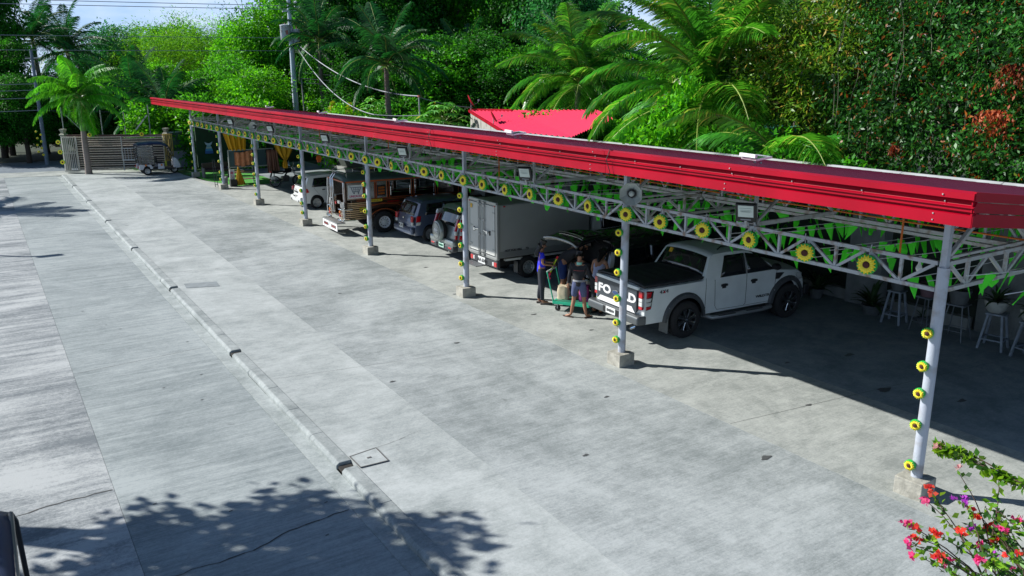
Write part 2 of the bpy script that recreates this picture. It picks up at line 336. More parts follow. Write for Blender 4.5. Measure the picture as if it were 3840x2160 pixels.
for n in range(NP-1):
    b = MB(); y = n*S+S/2
    b.bar((-1.85, y, 4.44), (8.1, y, 3.31), .05, .08); b.bar((0, y, 3.40), (0, y, 4.25), .05); b.bar((0.03, y, 3.42), (1.05, y, 4.15), .04)
    b.bar((0, y, 3.40), (2.05, y, 3.40), .05, .07); b.bar((2.05, y, 3.40), (1.05, y, 4.15), .04)
    b.build('rafter', steel_w, carport)
for n in range(NP-1):
    b = MB(); y0, y1 = n*S+.05, (n+1)*S-.05
    b.bar((2.05, y0, 3.34), (2.05, y1, 3.34), .07, .06); b.bar((2.13, y0, 3.25), (2.13, y1, 3.25), .05, .05)
    for i in range(6):
        a = y0+(y1-y0)*i/6; c = y0+(y1-y0)*(i+1)/6; mm = (a+c)/2
        b.bar((2.05, a, 3.37), (2.05, mm, 4.0), .035); b.bar((2.05, c, 3.37), (2.05, mm, 4.0), .035); b.bar((2.05, mm, 3.37), (2.05, mm, 4.0), .035)
    b.build('middle_truss', steel_w, carport)
YA, YB = -1.28, 45.65
def rz_(x): return 4.57-.115*(x+1.92)
b = MB()
for x in (-1.5, -.9, -.3, .5, 1.2, 2.9, 3.8, 4.7, 5.6, 6.5, 7.4): b.bar((x, YA+.05, rz_(x)-.09), (x, YB-.05, rz_(x)-.09), .05, .07)
each(b, 'purlin', steel_w, carport)
redm = mat('red_roof_sheet_sky_tint', (.26, .003, .065), .34, .0, .10, 3, spec=.8)  # violet of the reflected sky is mixed into the red base colour
redm2 = mat('red_flashing', (.35, .0005, .015), .5, .0, .22, 1.2, spec=.18)
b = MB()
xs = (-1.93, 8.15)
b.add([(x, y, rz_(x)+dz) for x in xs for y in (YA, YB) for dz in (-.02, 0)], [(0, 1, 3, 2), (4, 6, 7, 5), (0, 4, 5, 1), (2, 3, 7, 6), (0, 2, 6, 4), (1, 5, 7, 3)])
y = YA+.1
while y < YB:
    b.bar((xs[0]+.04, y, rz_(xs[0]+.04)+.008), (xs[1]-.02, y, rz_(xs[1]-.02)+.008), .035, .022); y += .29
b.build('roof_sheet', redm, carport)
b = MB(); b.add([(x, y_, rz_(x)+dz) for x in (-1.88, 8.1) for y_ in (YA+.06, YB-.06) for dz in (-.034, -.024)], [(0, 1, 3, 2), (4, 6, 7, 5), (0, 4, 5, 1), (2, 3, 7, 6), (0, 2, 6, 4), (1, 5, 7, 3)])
b.build('roof_bounce_blocker', mat('dull_bounce_blocker', (.055, .06, .058), .7), carport)  # unseen sheet added under the roof to cut its red bounce light
fascia = [(-1.985, 4.585), (-1.90, 4.60), (-1.90, 4.24), (-1.955, 4.225), (-1.955, 4.350), (-1.905, 4.360), (-1.905, 4.378), (-1.95, 4.388), (-1.95, 4.425), (-1.975, 4.432), (-1.975, 4.442), (-1.925, 4.455), (-1.90, 4.515), (-1.985, 4.52)]
b = MB(); q = YA-.03; i = 0
while q < YB:
    e = min(q+3.02, YB+.03); b.prism([(x+(.003 if i % 2 else 0), z+(.002 if i % 2 else 0)) for x, z in fascia], q, e-.004, 'y'); q = e; i += 1
b.build('front_fascia', redm2, carport)
b = MB()
for yy, sg in ((YA, -1), (YB, 1)):
  b = MB()
  for (z0, z1, o) in ((-.34, -.20, .02), (-.19, -.08, .012), (-.07, .03, .035)):
      vs = [(x, yy+sg*oo, rz_(x)+zz) for x in (-1.96, 8.15) for zz in (z0, z1) for oo in (0, o)]
      b.add(vs, [(0, 1, 3, 2), (4, 6, 7, 5), (0, 4, 5, 1), (2, 3, 7, 6), (0, 2, 6, 4), (1, 5, 7, 3)])
  b.build('end_fascia', redm2, carport)
screwm = mat('screw_heads', (.8, .8, .8), .25, .8)
b = MB()
y = YA+.3; i = 0
while y < YB:
    b.box((-1.93, y, 4.475), (.02, .014, .014))
    if i % 3 == 0: b.box((-1.99, y, 4.55), (.012, .014, .016)); b.box((-1.958, y+.1, 4.33), (.012, .014, .014)); b.box((-1.958, y+.1, 4.26), (.012, .014, .014))
    y += 1.0; i += 1
b.build('fascia_screws', screwm, carport)
gutm = mat('gutter_white', (.40, .42, .42), .6, 0, .2, 2)
b = MB(); y = YA
while y < YB:
    e = min(y+2.4, YB); b.prism([(8.16, 3.28), (8.36, 3.28), (8.36, 3.46), (8.30, 3.46), (8.16, 3.42)], y, e-.02, 'y'); y = e
b.build('rear_gutter', gutm, carport)

# ================================================================ rear wall, pillars
wallm = mat('rear_wall_cement', (.17, .185, .175), .9, 0, .35, 2.2, .5, 14)
darkp = mat('opening_shade_green', (.012, .022, .014), .8, 0, .3, 2)
colm = mat('pillar_cement', (.20, .215, .21), .9, 0, .3, 3, .4, 14)
wall = thing('rear_wall', 'tall wall behind the parked cars, dark panels for shaded openings between grey cement pillars', 'wall')
b = MB(); b.box((8.45, 0.5, 1.7), (.3, 6.4, 3.4)); b.build('cement_wall', wallm, wall)
b = MB(); b.box((8.5, 25.45, 1.6), (.2, 43.4, 3.2)); b.build('opening_shade_panel', darkp, wall)  # near-black sheet painted in place of the shaded openings
b = MB(); b.box((8.28, 25.45, .14), (.22, 43.3, .28)); b.build('plinth', mat('plinth', (.24, .25, .23), .9, 0, .2, 4), wall)
y = 6.5
while y < 46:
    b = MB(); b.box((8.22, y, 1.6), (.34, .95, 3.2)); b.build('pillar', colm, wall); y += S
# stage end wall
ew = tag(MB().box((4.6, 47.5, 1.6), (7.9, .16, 2.6)).build('stage_backdrop', mat('backdrop_green', (.004, .035, .012), .85, 0, .3, 3)), 'dark green backdrop wall closing the far end of the carport', 'wall')
# ================================================================ sunflowers on the truss and posts
petm = mat('petal_yellow', (.92, .66, .01), .55, 0, .12, 8)
pet2 = mat('petal_edge', (.95, .82, .06), .55)
rimg = mat('flower_rim_green', (.02, .45, .05), .5)
seedm = mat('seed_brown', (.075, .018, .012), .8, 0, .3, 40)
def flower_meshes(r, th):
    """disc of radius r facing -x, petals painted as raised leaf shapes"""
    d = MB(); d.lathe([(r, 0), (r*1.02, -th*.4), (r, -th), (r*.9, -th*1.06)], 26, ax='x')
    p = MB(); N = 16
    for i in range(N):
        for lay, (r0, r1, w, off) in enumerate(((.30, 1.02, .17, .010), (.30, .84, .15, .016))):
            a = 2*math.pi*(i+.5*lay)/N; ca, sa = math.cos(a), math.sin(a); k = 1+.06*math.sin(i*2.3+lay)
            q = [(r*r0, 0), (r*(r0+r1)/2, r*w), (r*r1*k, 0), (r*(r0+r1)/2, -r*w)]
            vs = [(-th*1.08-off, x*ca-y*sa, x*sa+y*ca) for x, y in q]; vs.append((-th*1.08-off-.012, r*.6*ca, r*.6*sa))
            p.add(vs, [(0, 1, 4), (1, 2, 4), (2, 3, 4), (3, 0, 4)], lay)
    c = MB(); c.lathe([(r*.36, -th*1.05), (r*.36, -th*1.05-.02), (r*.28, -th*1.05-.034), (.001, -th*1.05-.038)], 16, ax='x')
    return d.mesh('backing_disc', rimg, True), p.mesh('petals', [petm, pet2]), c.mesh('flower_centre', seedm, True)
FM = flower_meshes(.142, .05); FS = flower_meshes(.075, .045)
hang = MB(); hang.bar((-.03, 0, .30), (-.03, 0, .14), .012); hang = hang.mesh('hook', steel)
ORD = ['first', 'second', 'third', 'fourth', 'fifth', 'sixth', 'seventh']
BAY = ['nearest bay', 'second bay from the near corner', 'third bay from the near corner', 'middle bay', 'third bay from the far end', 'second bay from the far end', 'farthest bay']
def sunflower(ms, loc, rz, label, group, tilt=0, hook=False):
    t = thing('sunflower_ornament', label, 'sunflower ornament', loc, rz, group); t.rotation_euler = (random.uniform(-.25, .25), tilt, rz)
    for m_ in ms: link(m_.name.split('.')[0], m_, t)
    if hook: link('hook', hang, t)
for n in range(NP-1):
    for k in range(1, 7):
        y = n*S+k*S/6-(0.10 if k == 6 else 0)
        sunflower(FM, (-.055, y, 3.14+random.uniform(-.02, .02)), R(random.uniform(-4, 26)),
                  f'large truss sunflower, {ORD[k-1]} from the near post of the {BAY[n]}', 'large sunflowers along the front truss', random.uniform(-.06, .06), True)
POST = ['nearest corner post', 'second post, by the white pickup', 'third post, by the box truck', 'fourth post, behind the jeepney', 'fifth post, by the white hatchback', 'sixth post, before the motorcycle', 'seventh post, by the grey bin', 'farthest post']
for n in range(NP):
    zs = [2.62, 2.02, 1.5, .98, .42] if n == 0 else [2.72, 2.32, 1.92, 1.42, .92, .50]
    if n == 0: zs = [2.36, 1.93, 1.47, .98, .50, ] ; zs = [2.36, 1.95, 1.5, 1.02, .44]
    for i, z in enumerate(zs):
        z0 = z+random.uniform(-.04, .04)
        t = sunflower(FS, (-.10, n*S+.05, z0), R(random.uniform(5, 30)),
                  f'small sunflower on the {POST[n]}, {ORD[i]} from the top', 'small sunflowers fixed down the posts', 0)

# ================================================================ bunting
flagm = mat('flag_green', (.05, .68, .012), .6, trans=0)
cordm = mat('cord_white', (.62, .64, .66), .6)
def flag_mesh(kind):
    b = MB(); w, h = .17, .31
    if kind == 0: P = [(-w/2, 0), (w/2, 0), (.01, -h)]
    elif kind == 1: P = [(-w/2, 0), (w/2, .0), (w*.35, -h*.5), (w*.02, -h), (-w*.25, -h*.55)]
    elif kind == 2: P = [(-w/2, 0), (w/2, 0), (w*.55, -h*.4), (w*.3, -h*.75), (0, -h*.72), (-w*.3, -h*.35)]
    else: P = [(-w*.45, 0), (w*.45, 0), (w*.2, -h*.55), (-w*.1, -h*1.05)]
    rr = random.Random(kind); j = [rr.uniform(-.02, .02) for _ in P]
    vs = [(x, .0015+(jj if z else 0), z) for (x, z), jj in zip(P, j)]+[(x, -.0015+(jj if z else 0), z) for (x, z), jj in zip(P, j)]
    n = len(P); b.add(vs, [tuple(range(n)), tuple(range(2*n-1, n-1, -1))]+[(i, n+i, n+(i+1) % n, (i+1) % n) for i in range(n)])
    return b.mesh('pennant', flagm)
FL = [flag_mesh(i) for i in range(4)]
ys = []; y = -.75
while y < 44: ys.append(y); y += .5 if y < 20 else .62
for i, y in enumerate(ys):
    yy = y+random.uniform(-.05, .05)
    if abs((yy+.0) % S) < .07: yy += .12
    z0 = 3.10+.14*math.sin(i*1.7); z1 = 3.05+.12*math.sin(i*2.3+1); sag = random.uniform(.05, .16)
    t = thing('bunting_string', 'string of green pennants stretched across under the carport roof', 'bunting', (0, yy, 0), 0, 'bunting strings across the carport')
    f_ = lambda x: z0+(z1-z0)*x/8-sag*4*(x/8)*(1-x/8)
    c = MB(); c.tube([(.03+8*q/10, 0, f_(8*q/10)) for q in range(11)], .006, 4); c.build('cord', cordm, t)
    x = .3+random.uniform(0, .5)
    while x < 7.9:
        o = link('pennant', random.choice(FL), t); o.location = (x, 0, f_(x)-.003)
        o.rotation_euler = (random.uniform(-.5, .5), random.uniform(-.35, .35), random.uniform(-.7, .7)); x += random.uniform(.30, .58)

for y, lab in ((10.9, 'thin black cable looped over the red fascia above the box truck'), (4.6, 'thin black cable hanging down the red fascia above the pickup')):
    b = MB(); b.tube([(-1.6, y, 4.56), (-1.98, y, 4.61), (-2.02, y+.03, 4.45), (-2.0, y-.05, 4.25), (-1.95, y+.08, 4.10), (-1.6, y+.3, 4.05)], .007, 5); tag(b.build('loose_cable', mat('cable_black', (.01, .01, .01), .6)), lab, 'cable')
# ================================================================ floodlights, horns, solar panels, bulbs
blk = mat('black_plastic', (.012, .013, .015), .4, 0, .2, 4)
ledm = mat('led_panel', (.62, .70, .66), .25, 0)
ledm2 = mat('led_panel_dim', (.42, .50, .47), .3, 0)
signw = mat('print_grey', (.25, .27, .3), .5)
for n, (y, lab) in enumerate(((3.3, 'nearest black solar floodlight on the truss above the white pickup'), (9.83, 'solar floodlight on the truss above the box truck'), (16.29, 'solar floodlight on the truss above the silver off-roader'), (22.7, 'solar floodlight on the truss in front of the jeepney'), (29.2, 'solar floodlight on the truss above the white hatchback'), (35.6, 'farthest solar floodlight on the truss, above the motorcycle'))):
    t = thing('floodlight', lab, 'floodlight', (-.14, y, 3.60), R(32), 'solar floodlights on the front truss'); t.scale = (1.12, 1.12, 1.12)
    q = Matrix.Rotation(R(-22), 4, 'Y')
    def tb(b):
        b.v = [tuple(q @ Vector(v)) for v in b.v]; return b
    tb(MB().box((0, 0, 0), (.06, .30, .30))).build('housing', blk, t, bevel=.012)
    p = MB().box((-.034, 0, .035), (.01, .22, .19)); tb(p).build('lens', ledm, t)
    p = MB()
    for k in range(3): p.box((-.041, 0, .035), (.004, .17-.05*k, .004)); p.box((-.041, 0, .035-.03*k+.05), (.004, .18-.03*k, .005))
    tb(p).build('reflector_lines', ledm2, t)
    p = MB(); p.box((-.034, 0, -.105), (.006, .15, .018)); tb(p).build('lettering', signw, t)
    p = MB(); p.bar((.03, 0, -.12), (.10, 0, -.24), .04); p.bar((.03, -.13, 0), (.06, -.13, -.17), .02); p.bar((.03, .13, 0), (.06, .13, -.17), .02); p.bar((.06, -.14, -.17), (.06, .14, -.17), .02); p.build('bracket', steel, t)
hornm = mat('horn_grey', (.52, .56, .53), .5, 0, .1, 5)
for y, lab in ((6.0, 'grey octagonal horn loudspeaker on the truss above the white pickup'), (31.16, 'far grey horn loudspeaker above the front truss, near the motorcycle')):
    t = thing('horn_loudspeaker', lab, 'loudspeaker', (-.26, y, 3.60), R(40), 'horn loudspeakers on the truss')
    b = MB(); b.lathe([(.225, -.12), (.23, -.10), (.165, -.02), (.09, .05), (.06, .10)], 8, ax='x', cap=False); b.v = [(x, y_*math.cos(R(22.5))-z_*math.sin(R(22.5)), y_*math.sin(R(22.5))+z_*math.cos(R(22.5))) for x, y_, z_ in b.v]
    b.v = [(x, y_*1.0, z_) for x, y_, z_ in b.v]; b.build('bell', hornm, t)
    b = MB(); b.lathe([(.085, .03), (.085, .0), (.07, -.01), (.001, -.01)], 16, ax='x'); b.build('throat_ring', blk, t, smooth=True)
    b = MB(); b.lathe([(.05, .0), (.05, -.05), (.03, -.075), (.001, -.08)], 16, ax='x'); b.build('cone', hornm, t, smooth=True)
    b = MB(); b.lathe([(.075, .06), (.085, .10), (.08, .19), (.03, .22)], 16, ax='x'); b.build('driver', hornm, t, smooth=True)
    b = MB(); b.bar((.12, 0, -.06), (.17, 0, -.24), .03); b.build('bracket', steel, t)
panm = mat('solar_cell', (.01, .012, .035), .15, 0, coat=.8); alu = mat('aluminium', (.75, .77, .78), .3, .7)
for (x, y, lab) in ((1.35, 4.45, 'nearest small solar panel on the red carport roof'), (.35, 10.95, 'small solar panel on the red roof above the box truck'), (1.2, 19.2, 'small solar panel on the red roof above the silver off-roader'), (2.2, 29.2, 'small solar panel on the red roof above the white hatchback'), (2.4, 37.5, 'small solar panel on the red roof toward its far end')):
    t = thing('solar_panel', lab, 'solar panel', (x, y, rz_(x)), R(-12), 'solar panels on the carport roof')
    q = Matrix.Rotation(R(-6), 4, 'Y')
    def tl(b): b.v = [tuple(q @ Vector(v)+Vector((0, 0, .12))) for v in b.v]; return b
    tl(MB().box((0, 0, 0), (.30, .42, .02))).build('cell_sheet', panm, t)
    f = MB()
    for a, c in (((-.16, -.22), (.16, -.22)), ((.16, -.22), (.16, .22)), ((.16, .22), (-.16, .22)), ((-.16, .22), (-.16, -.22))): f.bar((*a, 0), (*c, 0), .03, .035)
    tl(f).build('frame', alu, t)
    MB().box((-.20, -.02, .17), (.05, .46, .06)).build('light_bar', mat('bar_casing', (.75, .76, .75), .4), t)
    f = MB(); f.bar((-.12, 0, .14), (0, 0, -.01), .03); f.bar((.1, 0, .04), (.1, 0, 0), .03); f.build('bracket', steel, t)
bulbm = mat('bulb_glass', (.75, .75, .70), .15)
for x, y, z, lab in ((.35, .55, 3.22, 'pear-shaped bulb hanging by the nearest corner post'), (.6, 5.6, 3.28, 'bulb hanging behind the truss above the white pickup'), (3.0, 6.4, 3.55, 'small bulb hanging deeper under the roof above the pickup'), (.8, 33.5, 3.3, 'bulb hanging above the motorcycle')):
    t = thing('light_bulb', lab, 'light bulb', (x, y, z))
    MB().lathe([(.018, .03), (.02, -.02), (.04, -.06), (.045, -.09), (.03, -.125), (.002, -.135)], 14).build('bulb', bulbm, t, smooth=True)
    MB().lathe([(.02, .09), (.022, .03)], 12).build('socket', mat('socket_white', (.6, .6, .58), .5), t)
orm = mat('orange_conduit', (.62, .14, .01), .5)
for i, (x, y) in enumerate(((.9, 1.2), (1.2, 7.4), (1.0, 12.8), (1.3, 20.5), (1.2, 27))):
    b = MB(); b.tube([(x, y, 4.1), (x, y, 3.15)], .016, 8); b.tube([(2.0, y-1.5, 3.45), (2.0, y+4.5, 3.45)], .014, 6)
    tag(b.build('orange_conduit', orm), 'orange electrical conduit running under the carport roof', 'conduit', 'orange conduits under the roof')

# ================================================================ gate, fence, far end
wood = mat('weathered_slat', (.50, .42, .34), .8, 0, .4, 5, .5, 20, stretch=(.6, 6, 8))
wood2 = mat('painted_slat', (.56, .54, .48), .8, 0, .3, 3, stretch=(6, 6, .6))
darkwood = mat('dark_rail', (.07, .03, .025), .6)
gate = thing('timber_gate', 'wide weathered gate of stacked horizontal poles behind the electric tricycle', 'gate')
GA, GB = Vector((-5.55, 52.0, 0)), Vector((-.75, 49.75, 0)); gd = (GB-GA).normalized()
b = MB(); z = .12; i = 0
while z < 2.12:
    h = random.uniform(.07, .10)
    a = GA+Vector((0, random.uniform(-.03, .03), z)); c = GB+Vector((0, random.uniform(-.03, .03), z+random.uniform(-.01, .01)))
    b.tube([a, (a+c)/2+Vector((0, random.uniform(-.02, .02), random.uniform(-.008, .008))), c], h/2, 8); z += h+random.uniform(.04, .07); i += 1
b.build('pole_slats', wood, gate, smooth=True)
b = MB(); b.bar(GA+Vector((0, .22, 1.05)), GB+Vector((0, .22, 1.05)), .03, 1.8); b.build('gap_shade_sheet', mat('gate_gap_shade', (.03, .028, .025), .9), gate)  # dark sheet added behind the poles as the shade in the gaps
b = MB(); nrm = Vector((gd.y, -gd.x, 0))
for t in (.02, .52, .99): p = GA+(GB-GA)*t+nrm*.07; b.bar(p+Vector((0, 0, .05)), p+Vector((0, 0, 2.15)), .09, .06)
b.build('upright', wood2, gate)
b = MB(); b.tube([GA+Vector((-.4, .1, 2.24)), GB+Vector((.1, 0, 2.2))], .05, 8); b.build('top_rail', darkwood, gate, smooth=True)
b = MB(); m_ = GA+(GB-GA)*.515+nrm*.12; n_ = GA+(GB-GA)*.72+nrm*.12
for zz in (.42, .68, .72, 1.42): b.bar(m_+Vector((0, 0, zz)), n_+Vector((0, 0, zz)), .04)
for i in range(7): p = m_+(n_-m_)*i/6; b.bar(p+Vector((0, 0, .7)), p+Vector((0, 0, 1.42)), .03)
b.build('wicket_grille', mat('white_iron', (.5, .5, .48), .5), gate)
def slat_panel(name, lab, P, Q, z0, z1, n, m_, mid=None):
    t = thing(name, lab, 'slatted panel'); P = Vector((*P, 0)); Q = Vector((*Q, 0)); b = MB()
    for i in range(n): p = P+(Q-P)*(i+.5)/n; b.bar(p+Vector((0, 0, z0)), p+Vector((0, 0, z1)), .085, .04)
    b.build('vertical_slats', m_, t); b = MB()
    for zz in [z0+.04, z1-.03]+([mid] if mid else []): b.bar(P+Vector((0, .05, zz)), Q+Vector((0, .05, zz)), .05, .09)
    b.build('rails', m_, t); return t
slat_panel('slatted_gate_leaf', 'pale leaf of vertical slats at the left end of the gate', (-6.25, 52.35), (-5.5, 52.0), .02, 2.15, 8, wood2, 1.15)
yel = mat('yellow_slat', (.50, .38, .10), .7, 0, .3, 4)
slat_panel('yellow_slatted_panel', 'yellow vertical slats at the right end of the gate, behind the tricycle cab', (-.85, 49.6), (-.28, 49.6), .6, 2.25, 6, yel)
for i, (x, y, lab) in enumerate(((-6.05, 52.75, 'left gate pillar topped by a stone lamp'), (-.55, 50.0, 'right gate pillar topped by a dark stone lamp'))):
    t = thing('gate_pillar', lab, 'gate pillar', (x, y, 0), 0, 'pillars of the gate')
    MB().box((0, 0, 1.1), (.34, .34, 2.2)).build('shaft', colm, t, bevel=.01)
    b = MB(); b.lathe([(.26, 2.2), (.26, 2.28), (.14, 2.34), (.18, 2.5), (.22, 2.54), (.22, 2.6), (.02, 2.62)], 4); b.build('cap', mat('cap_stone', (.28, .28, .22), .8, 0, .2, 8), t)
for i, (x, y, z, lab) in enumerate(((-6.42, 52.3, 1.85, 'big sunflower on the outer edge of the gate, top of three'), (-6.38, 52.3, 1.25, 'big sunflower on the outer edge of the gate, middle of three'), (-6.33, 52.3, .62, 'big sunflower on the outer edge of the gate, lowest of three'), (-4.72, 51.4, 2.28, 'sunflower on the gate top rail beside the palm trunk'), (-1.95, 50.1, 2.28, 'sunflower on the gate top rail above the tricycle roof'))):
    sunflower(FM, (x, y, z), R(70), lab, 'sunflowers on the gate')
for i in range(8):
    sunflower(FS, (-7.25+(.22 if i % 2 else 0)+.03*math.sin(i), 57.5, 2.25-.22*i), R(70), 'sunflower in the loose column by the roadside pole', 'sunflowers by the roadside pole')
# windowed fence right of the gate
fen = thing('garden_fence', 'low pale blue wall with ribbed glass panels between gate and backdrop', 'fence')
FA, FB = Vector((-.25, 50.95, 0)), Vector((2.2, 51.8, 0))
bluew = mat('peeling_blue_wall', (.36, .42, .60), .8, 0, .25, 3)
glassf = mat('ribbed_glass', (.10, .17, .16), .2, 0, .4, 4, stretch=(12, 12, .5), coat=.6)
b = MB(); b.bar(FA+Vector((0, 0, .5)), FB+Vector((0, 0, .5)), .15, 1.0); b.build('wall', bluew, fen)
b = MB(); b.bar(FA+Vector((0, 0, 1.62)), FB+Vector((0, 0, 1.62)), .03, 1.22); b.build('glass_panel', glassf, fen)
b = MB()
for z in (1.03, 2.27): b.bar(FA+Vector((0, -.02, z)), FB+Vector((0, -.02, z)), .10, .07)
for t in (0, .5, 1): p = FA+(FB-FA)*t+Vector((0, -.03, 0)); b.bar(p+Vector((0, 0, 1)), p+Vector((0, 0, 2.3)), .08)
b.build('frame', mat('frame_bluegrey', (.38, .45, .5), .5), fen)
# ---------------- stage corner
tealm = mat('teal_board', (.045, .10, .11), .7, 0, .2, 2)
st = thing('display_stall', 'teal board stall with a pale frame on the green carpet', 'stall', (0, 40.6, 0))
MB().box((1.85, 0, 1.36), (2.0, .04, .86)).build('board', tealm, st)
MB().box((3.05, 0, 1.36), (.36, .04, .86)).build('board', mat('navy_board', (.01, .022, .04), .6), st)
b = MB()
for x in (.82, 2.08, 3.25): b.bar((x, -.03, .01), (x, -.03, 1.82), .05)
b.bar((.8, -.03, 1.82), (3.3, -.03, 1.82), .05); b.bar((.8, -.03, .9), (3.3, -.03, .9), .05); b.bar((.8, -.35, .62), (2.1, -.35, .62), .05)
b.build('frame', mat('pale_frame', (.36, .40, .38), .5), st)
b = MB(); b.box((1.6, -.2, .66), (1.25, .45, .03)); b.box((1.6, -.2, .25), (1.2, .4, .02)); b.build('shelf', mat('shelf_brown', (.16, .10, .06), .7), st)
def cloth(name, lab, cat, fn, nu, nv, m_, loc=(0, 0, 0)):
    b = MB(); b.grid(fn, nu, nv); o = b.build(name, m_, smooth=True, ang=80); s_ = o.modifiers.new('thick', 'SOLIDIFY'); s_.thickness = .008; o.location = loc
    return tag(o, lab, cat)
def drape(P, folds, amp, y):
    (ax, az), (bx, bz), (cx, cz), (dx, dz) = P      # top left, top right, bottom right, bottom left
    def f(u, v):
        tx, tz = ax+(bx-ax)*u, az+(bz-az)*u; lx, lz = dx+(cx-dx)*u, dz+(cz-dz)*u
        return (tx+(lx-tx)*v+.02*math.sin(u*folds*3), y+amp*math.sin(u*folds*6.28)*(.5+.5*v)+amp*.4*math.sin(u*folds*13+v*3), tz+(lz-tz)*v)
    return f
yelm = mat('mustard_cloth', (.62, .33, .006), .8, 0, .12, 5)
orgm = mat('orange_cloth', (.62, .26, .12), .85, 0, .2, 6)
brnm = mat('brown_stripe_cloth', (.30, .15, .10), .85, 0, .5, 5, stretch=(9, 1, .2))
cloth('mustard_backdrop_cloth', 'mustard yellow cloth hung above the teal stall', 'cloth', drape([(.6, 2.88), (1.9, 2.82), (1.78, 1.8), (.9, 1.8)], 4, .05, 0), 48, 6, yelm, (0, 40.55, 0))
cloth('orange_towel', 'rumpled orange towel draped over the teal board', 'towel', lambda u, v: (1.13+.98*u, .0+.03*math.sin(u*22)+.02*math.sin(u*9+v*8), 1.74-.72*v-.04*math.sin(u*5)-(.06 if u > .35 else 0)*v), 36, 10, orgm, (0, 40.5, 0))
cloth('striped_curtain', 'brown striped curtain hanging beside the mustard drape', 'curtain', drape([(2.85, 1.78), (3.42, 1.76), (3.52, .5), (2.84, .52)], 5, .05, 0), 48, 6, brnm, (0, 40.3, 0))
def tied(u, v):
    if v < .62: w = 1-.0*v; k = v/.62; half = .46*(1-k**1.6)+.05; x = (u-.5)*2*half; z = 2.52-.10*u-.85*k-.12*math.sin(u*3.14)*(1-k)
    else: k = (v-.62)/.38; half = .05+.09*math.sin(k*2.4); x = (u-.5)*2*half; z = 1.67-.42*k
    return (2.32+x*1.0, .04*math.sin(u*20), z)
cloth('tied_mustard_drape', 'mustard drape gathered to a knot above the motorcycle', 'drape', tied, 30, 26, mat('mustard_shade', (.50, .28, .006), .8, 0, .2, 5), (0, 35.4, 0))
def cone(u, v): a = 3.6+u*4.4; r_ = .03+.27*v+.03*math.sin(u*50)*v; return (1.08+r_*math.cos(a)-.0*v, r_*math.sin(a), 1.0-.96*v)
cloth('draped_yellow_cloth', 'bright yellow cloth standing in a cone beside the white sign', 'cloth', cone, 50, 8, yelm, (0, 39.75, 0))
t = thing('notice_board', 'small white board with a pink picture leaning on a black box', 'sign board', (.68, 39.55, .36), R(4))
MB().box((0, 0, .27), (.27, .05, .52)).build('board', mat('board_white', (.62, .62, .62), .6), t, bevel=.006)
b = MB(); b.lathe([(.075, -.028), (.075, -.031)], 16, ax='y', c=(-.01, 0, .36)); b.build('picture', mat('pink_print', (.5, .12, .2), .6), t)
b = MB(); b.tube([(-.02, -.031, .24), (-.05, -.031, .18), (-.01, -.031, .12), (.05, -.031, .11)], .012, 6); b.build('picture', mat('red_print', (.5, .05, .03), .6), t)
b = MB(); b.box((0, 0, .18), (.34, .3, .36)); tag(b.build('black_crate', blk, bevel=.01), 'black box on the ground under the white notice board', 'box').location = (.70, 39.5, 0)
t = thing('rubbish_bin', 'grey lidded rubbish bin at the foot of the seventh post', 'bin', (.13, 38.92, 0))
binm = mat('bin_grey', (.30, .31, .33), .5, 0, .1, 4)
MB().lathe([(.13, .0), (.14, .02), (.175, .52)], 4).build('body', binm, t, bevel=.02); MB().lathe([(.19, .52), (.20, .56), (.17, .60), (.02, .62)], 4).build('lid', mat('lid_grey', (.40, .41, .43), .5), t, bevel=.015)
t = thing('folding_ladder', 'thin dark folding ladder standing beside the seventh post', 'ladder', (-.12, 39.75, 0))
for s_ in (-.07, .07):
    b = MB(); b.bar((s_, .02, 0), (s_*.7, .25, 1.45), .025); b.build('rail', mat('dark_iron', (.02, .03, .035), .5, .5), t)
b = MB()
for i in range(6): b.bar((-.07, .02+.035*i, .12+.24*i), (.07, .02+.035*i, .12+.24*i), .022)
b.build('rung', MATS['dark_iron'], t)
t = thing('bench_seat', 'long low dark bench on the carpet before the green backdrop', 'bench', (1.0, 44.4, 0))
seatm = mat('brown_vinyl', (.05, .03, .028), .5)
MB().box((0, 0, .40), (1.5, .5, .12)).build('seat', seatm, t, bevel=.03); MB().box((0, .25, .62), (1.5, .1, .42)).build('backrest', seatm, t, bevel=.03)
for x in (-.73, .73): MB().box((x, -.02, .28), (.1, .5, .56)).build('armrest', mat('arm_grey', (.12, .12, .12), .6), t, bevel=.02)
# mermaid-tail shaped cut-out
t = thing('tail_cutout', 'blue striped fish-tail cut-out on the dark green backdrop', 'wall decoration', (1.36, 47.36, 0))
for z0, z1, w0, w1, c in ((1.12, 1.28, .24, .23, (.02, .10, .35)), (1.285, 1.42, .225, .19, (.05, .25, .5)), (1.425, 1.52, .185, .155, (.30, .45, .45)), (1.525, 1.60, .15, .115, (.15, .35, .5))):
    MB().prism([(-w0, z0), (w0, z0), (w1, z1), (-w1, z1)], -.02, .0, 'y').build('stripe', mat('stripe_%d' % int(z0*100), c, .6), t)
b = MB(); b.prism([(-.09, 1.605), (.09, 1.605), (.17, 1.68), (.24, 1.84), (.12, 1.77), (0, 1.74), (-.12, 1.77), (-.24, 1.84), (-.17, 1.68)], -.02, 0, 'y'); b.build('fin', mat('fin_blue', (.30, .45, .58), .6), t)
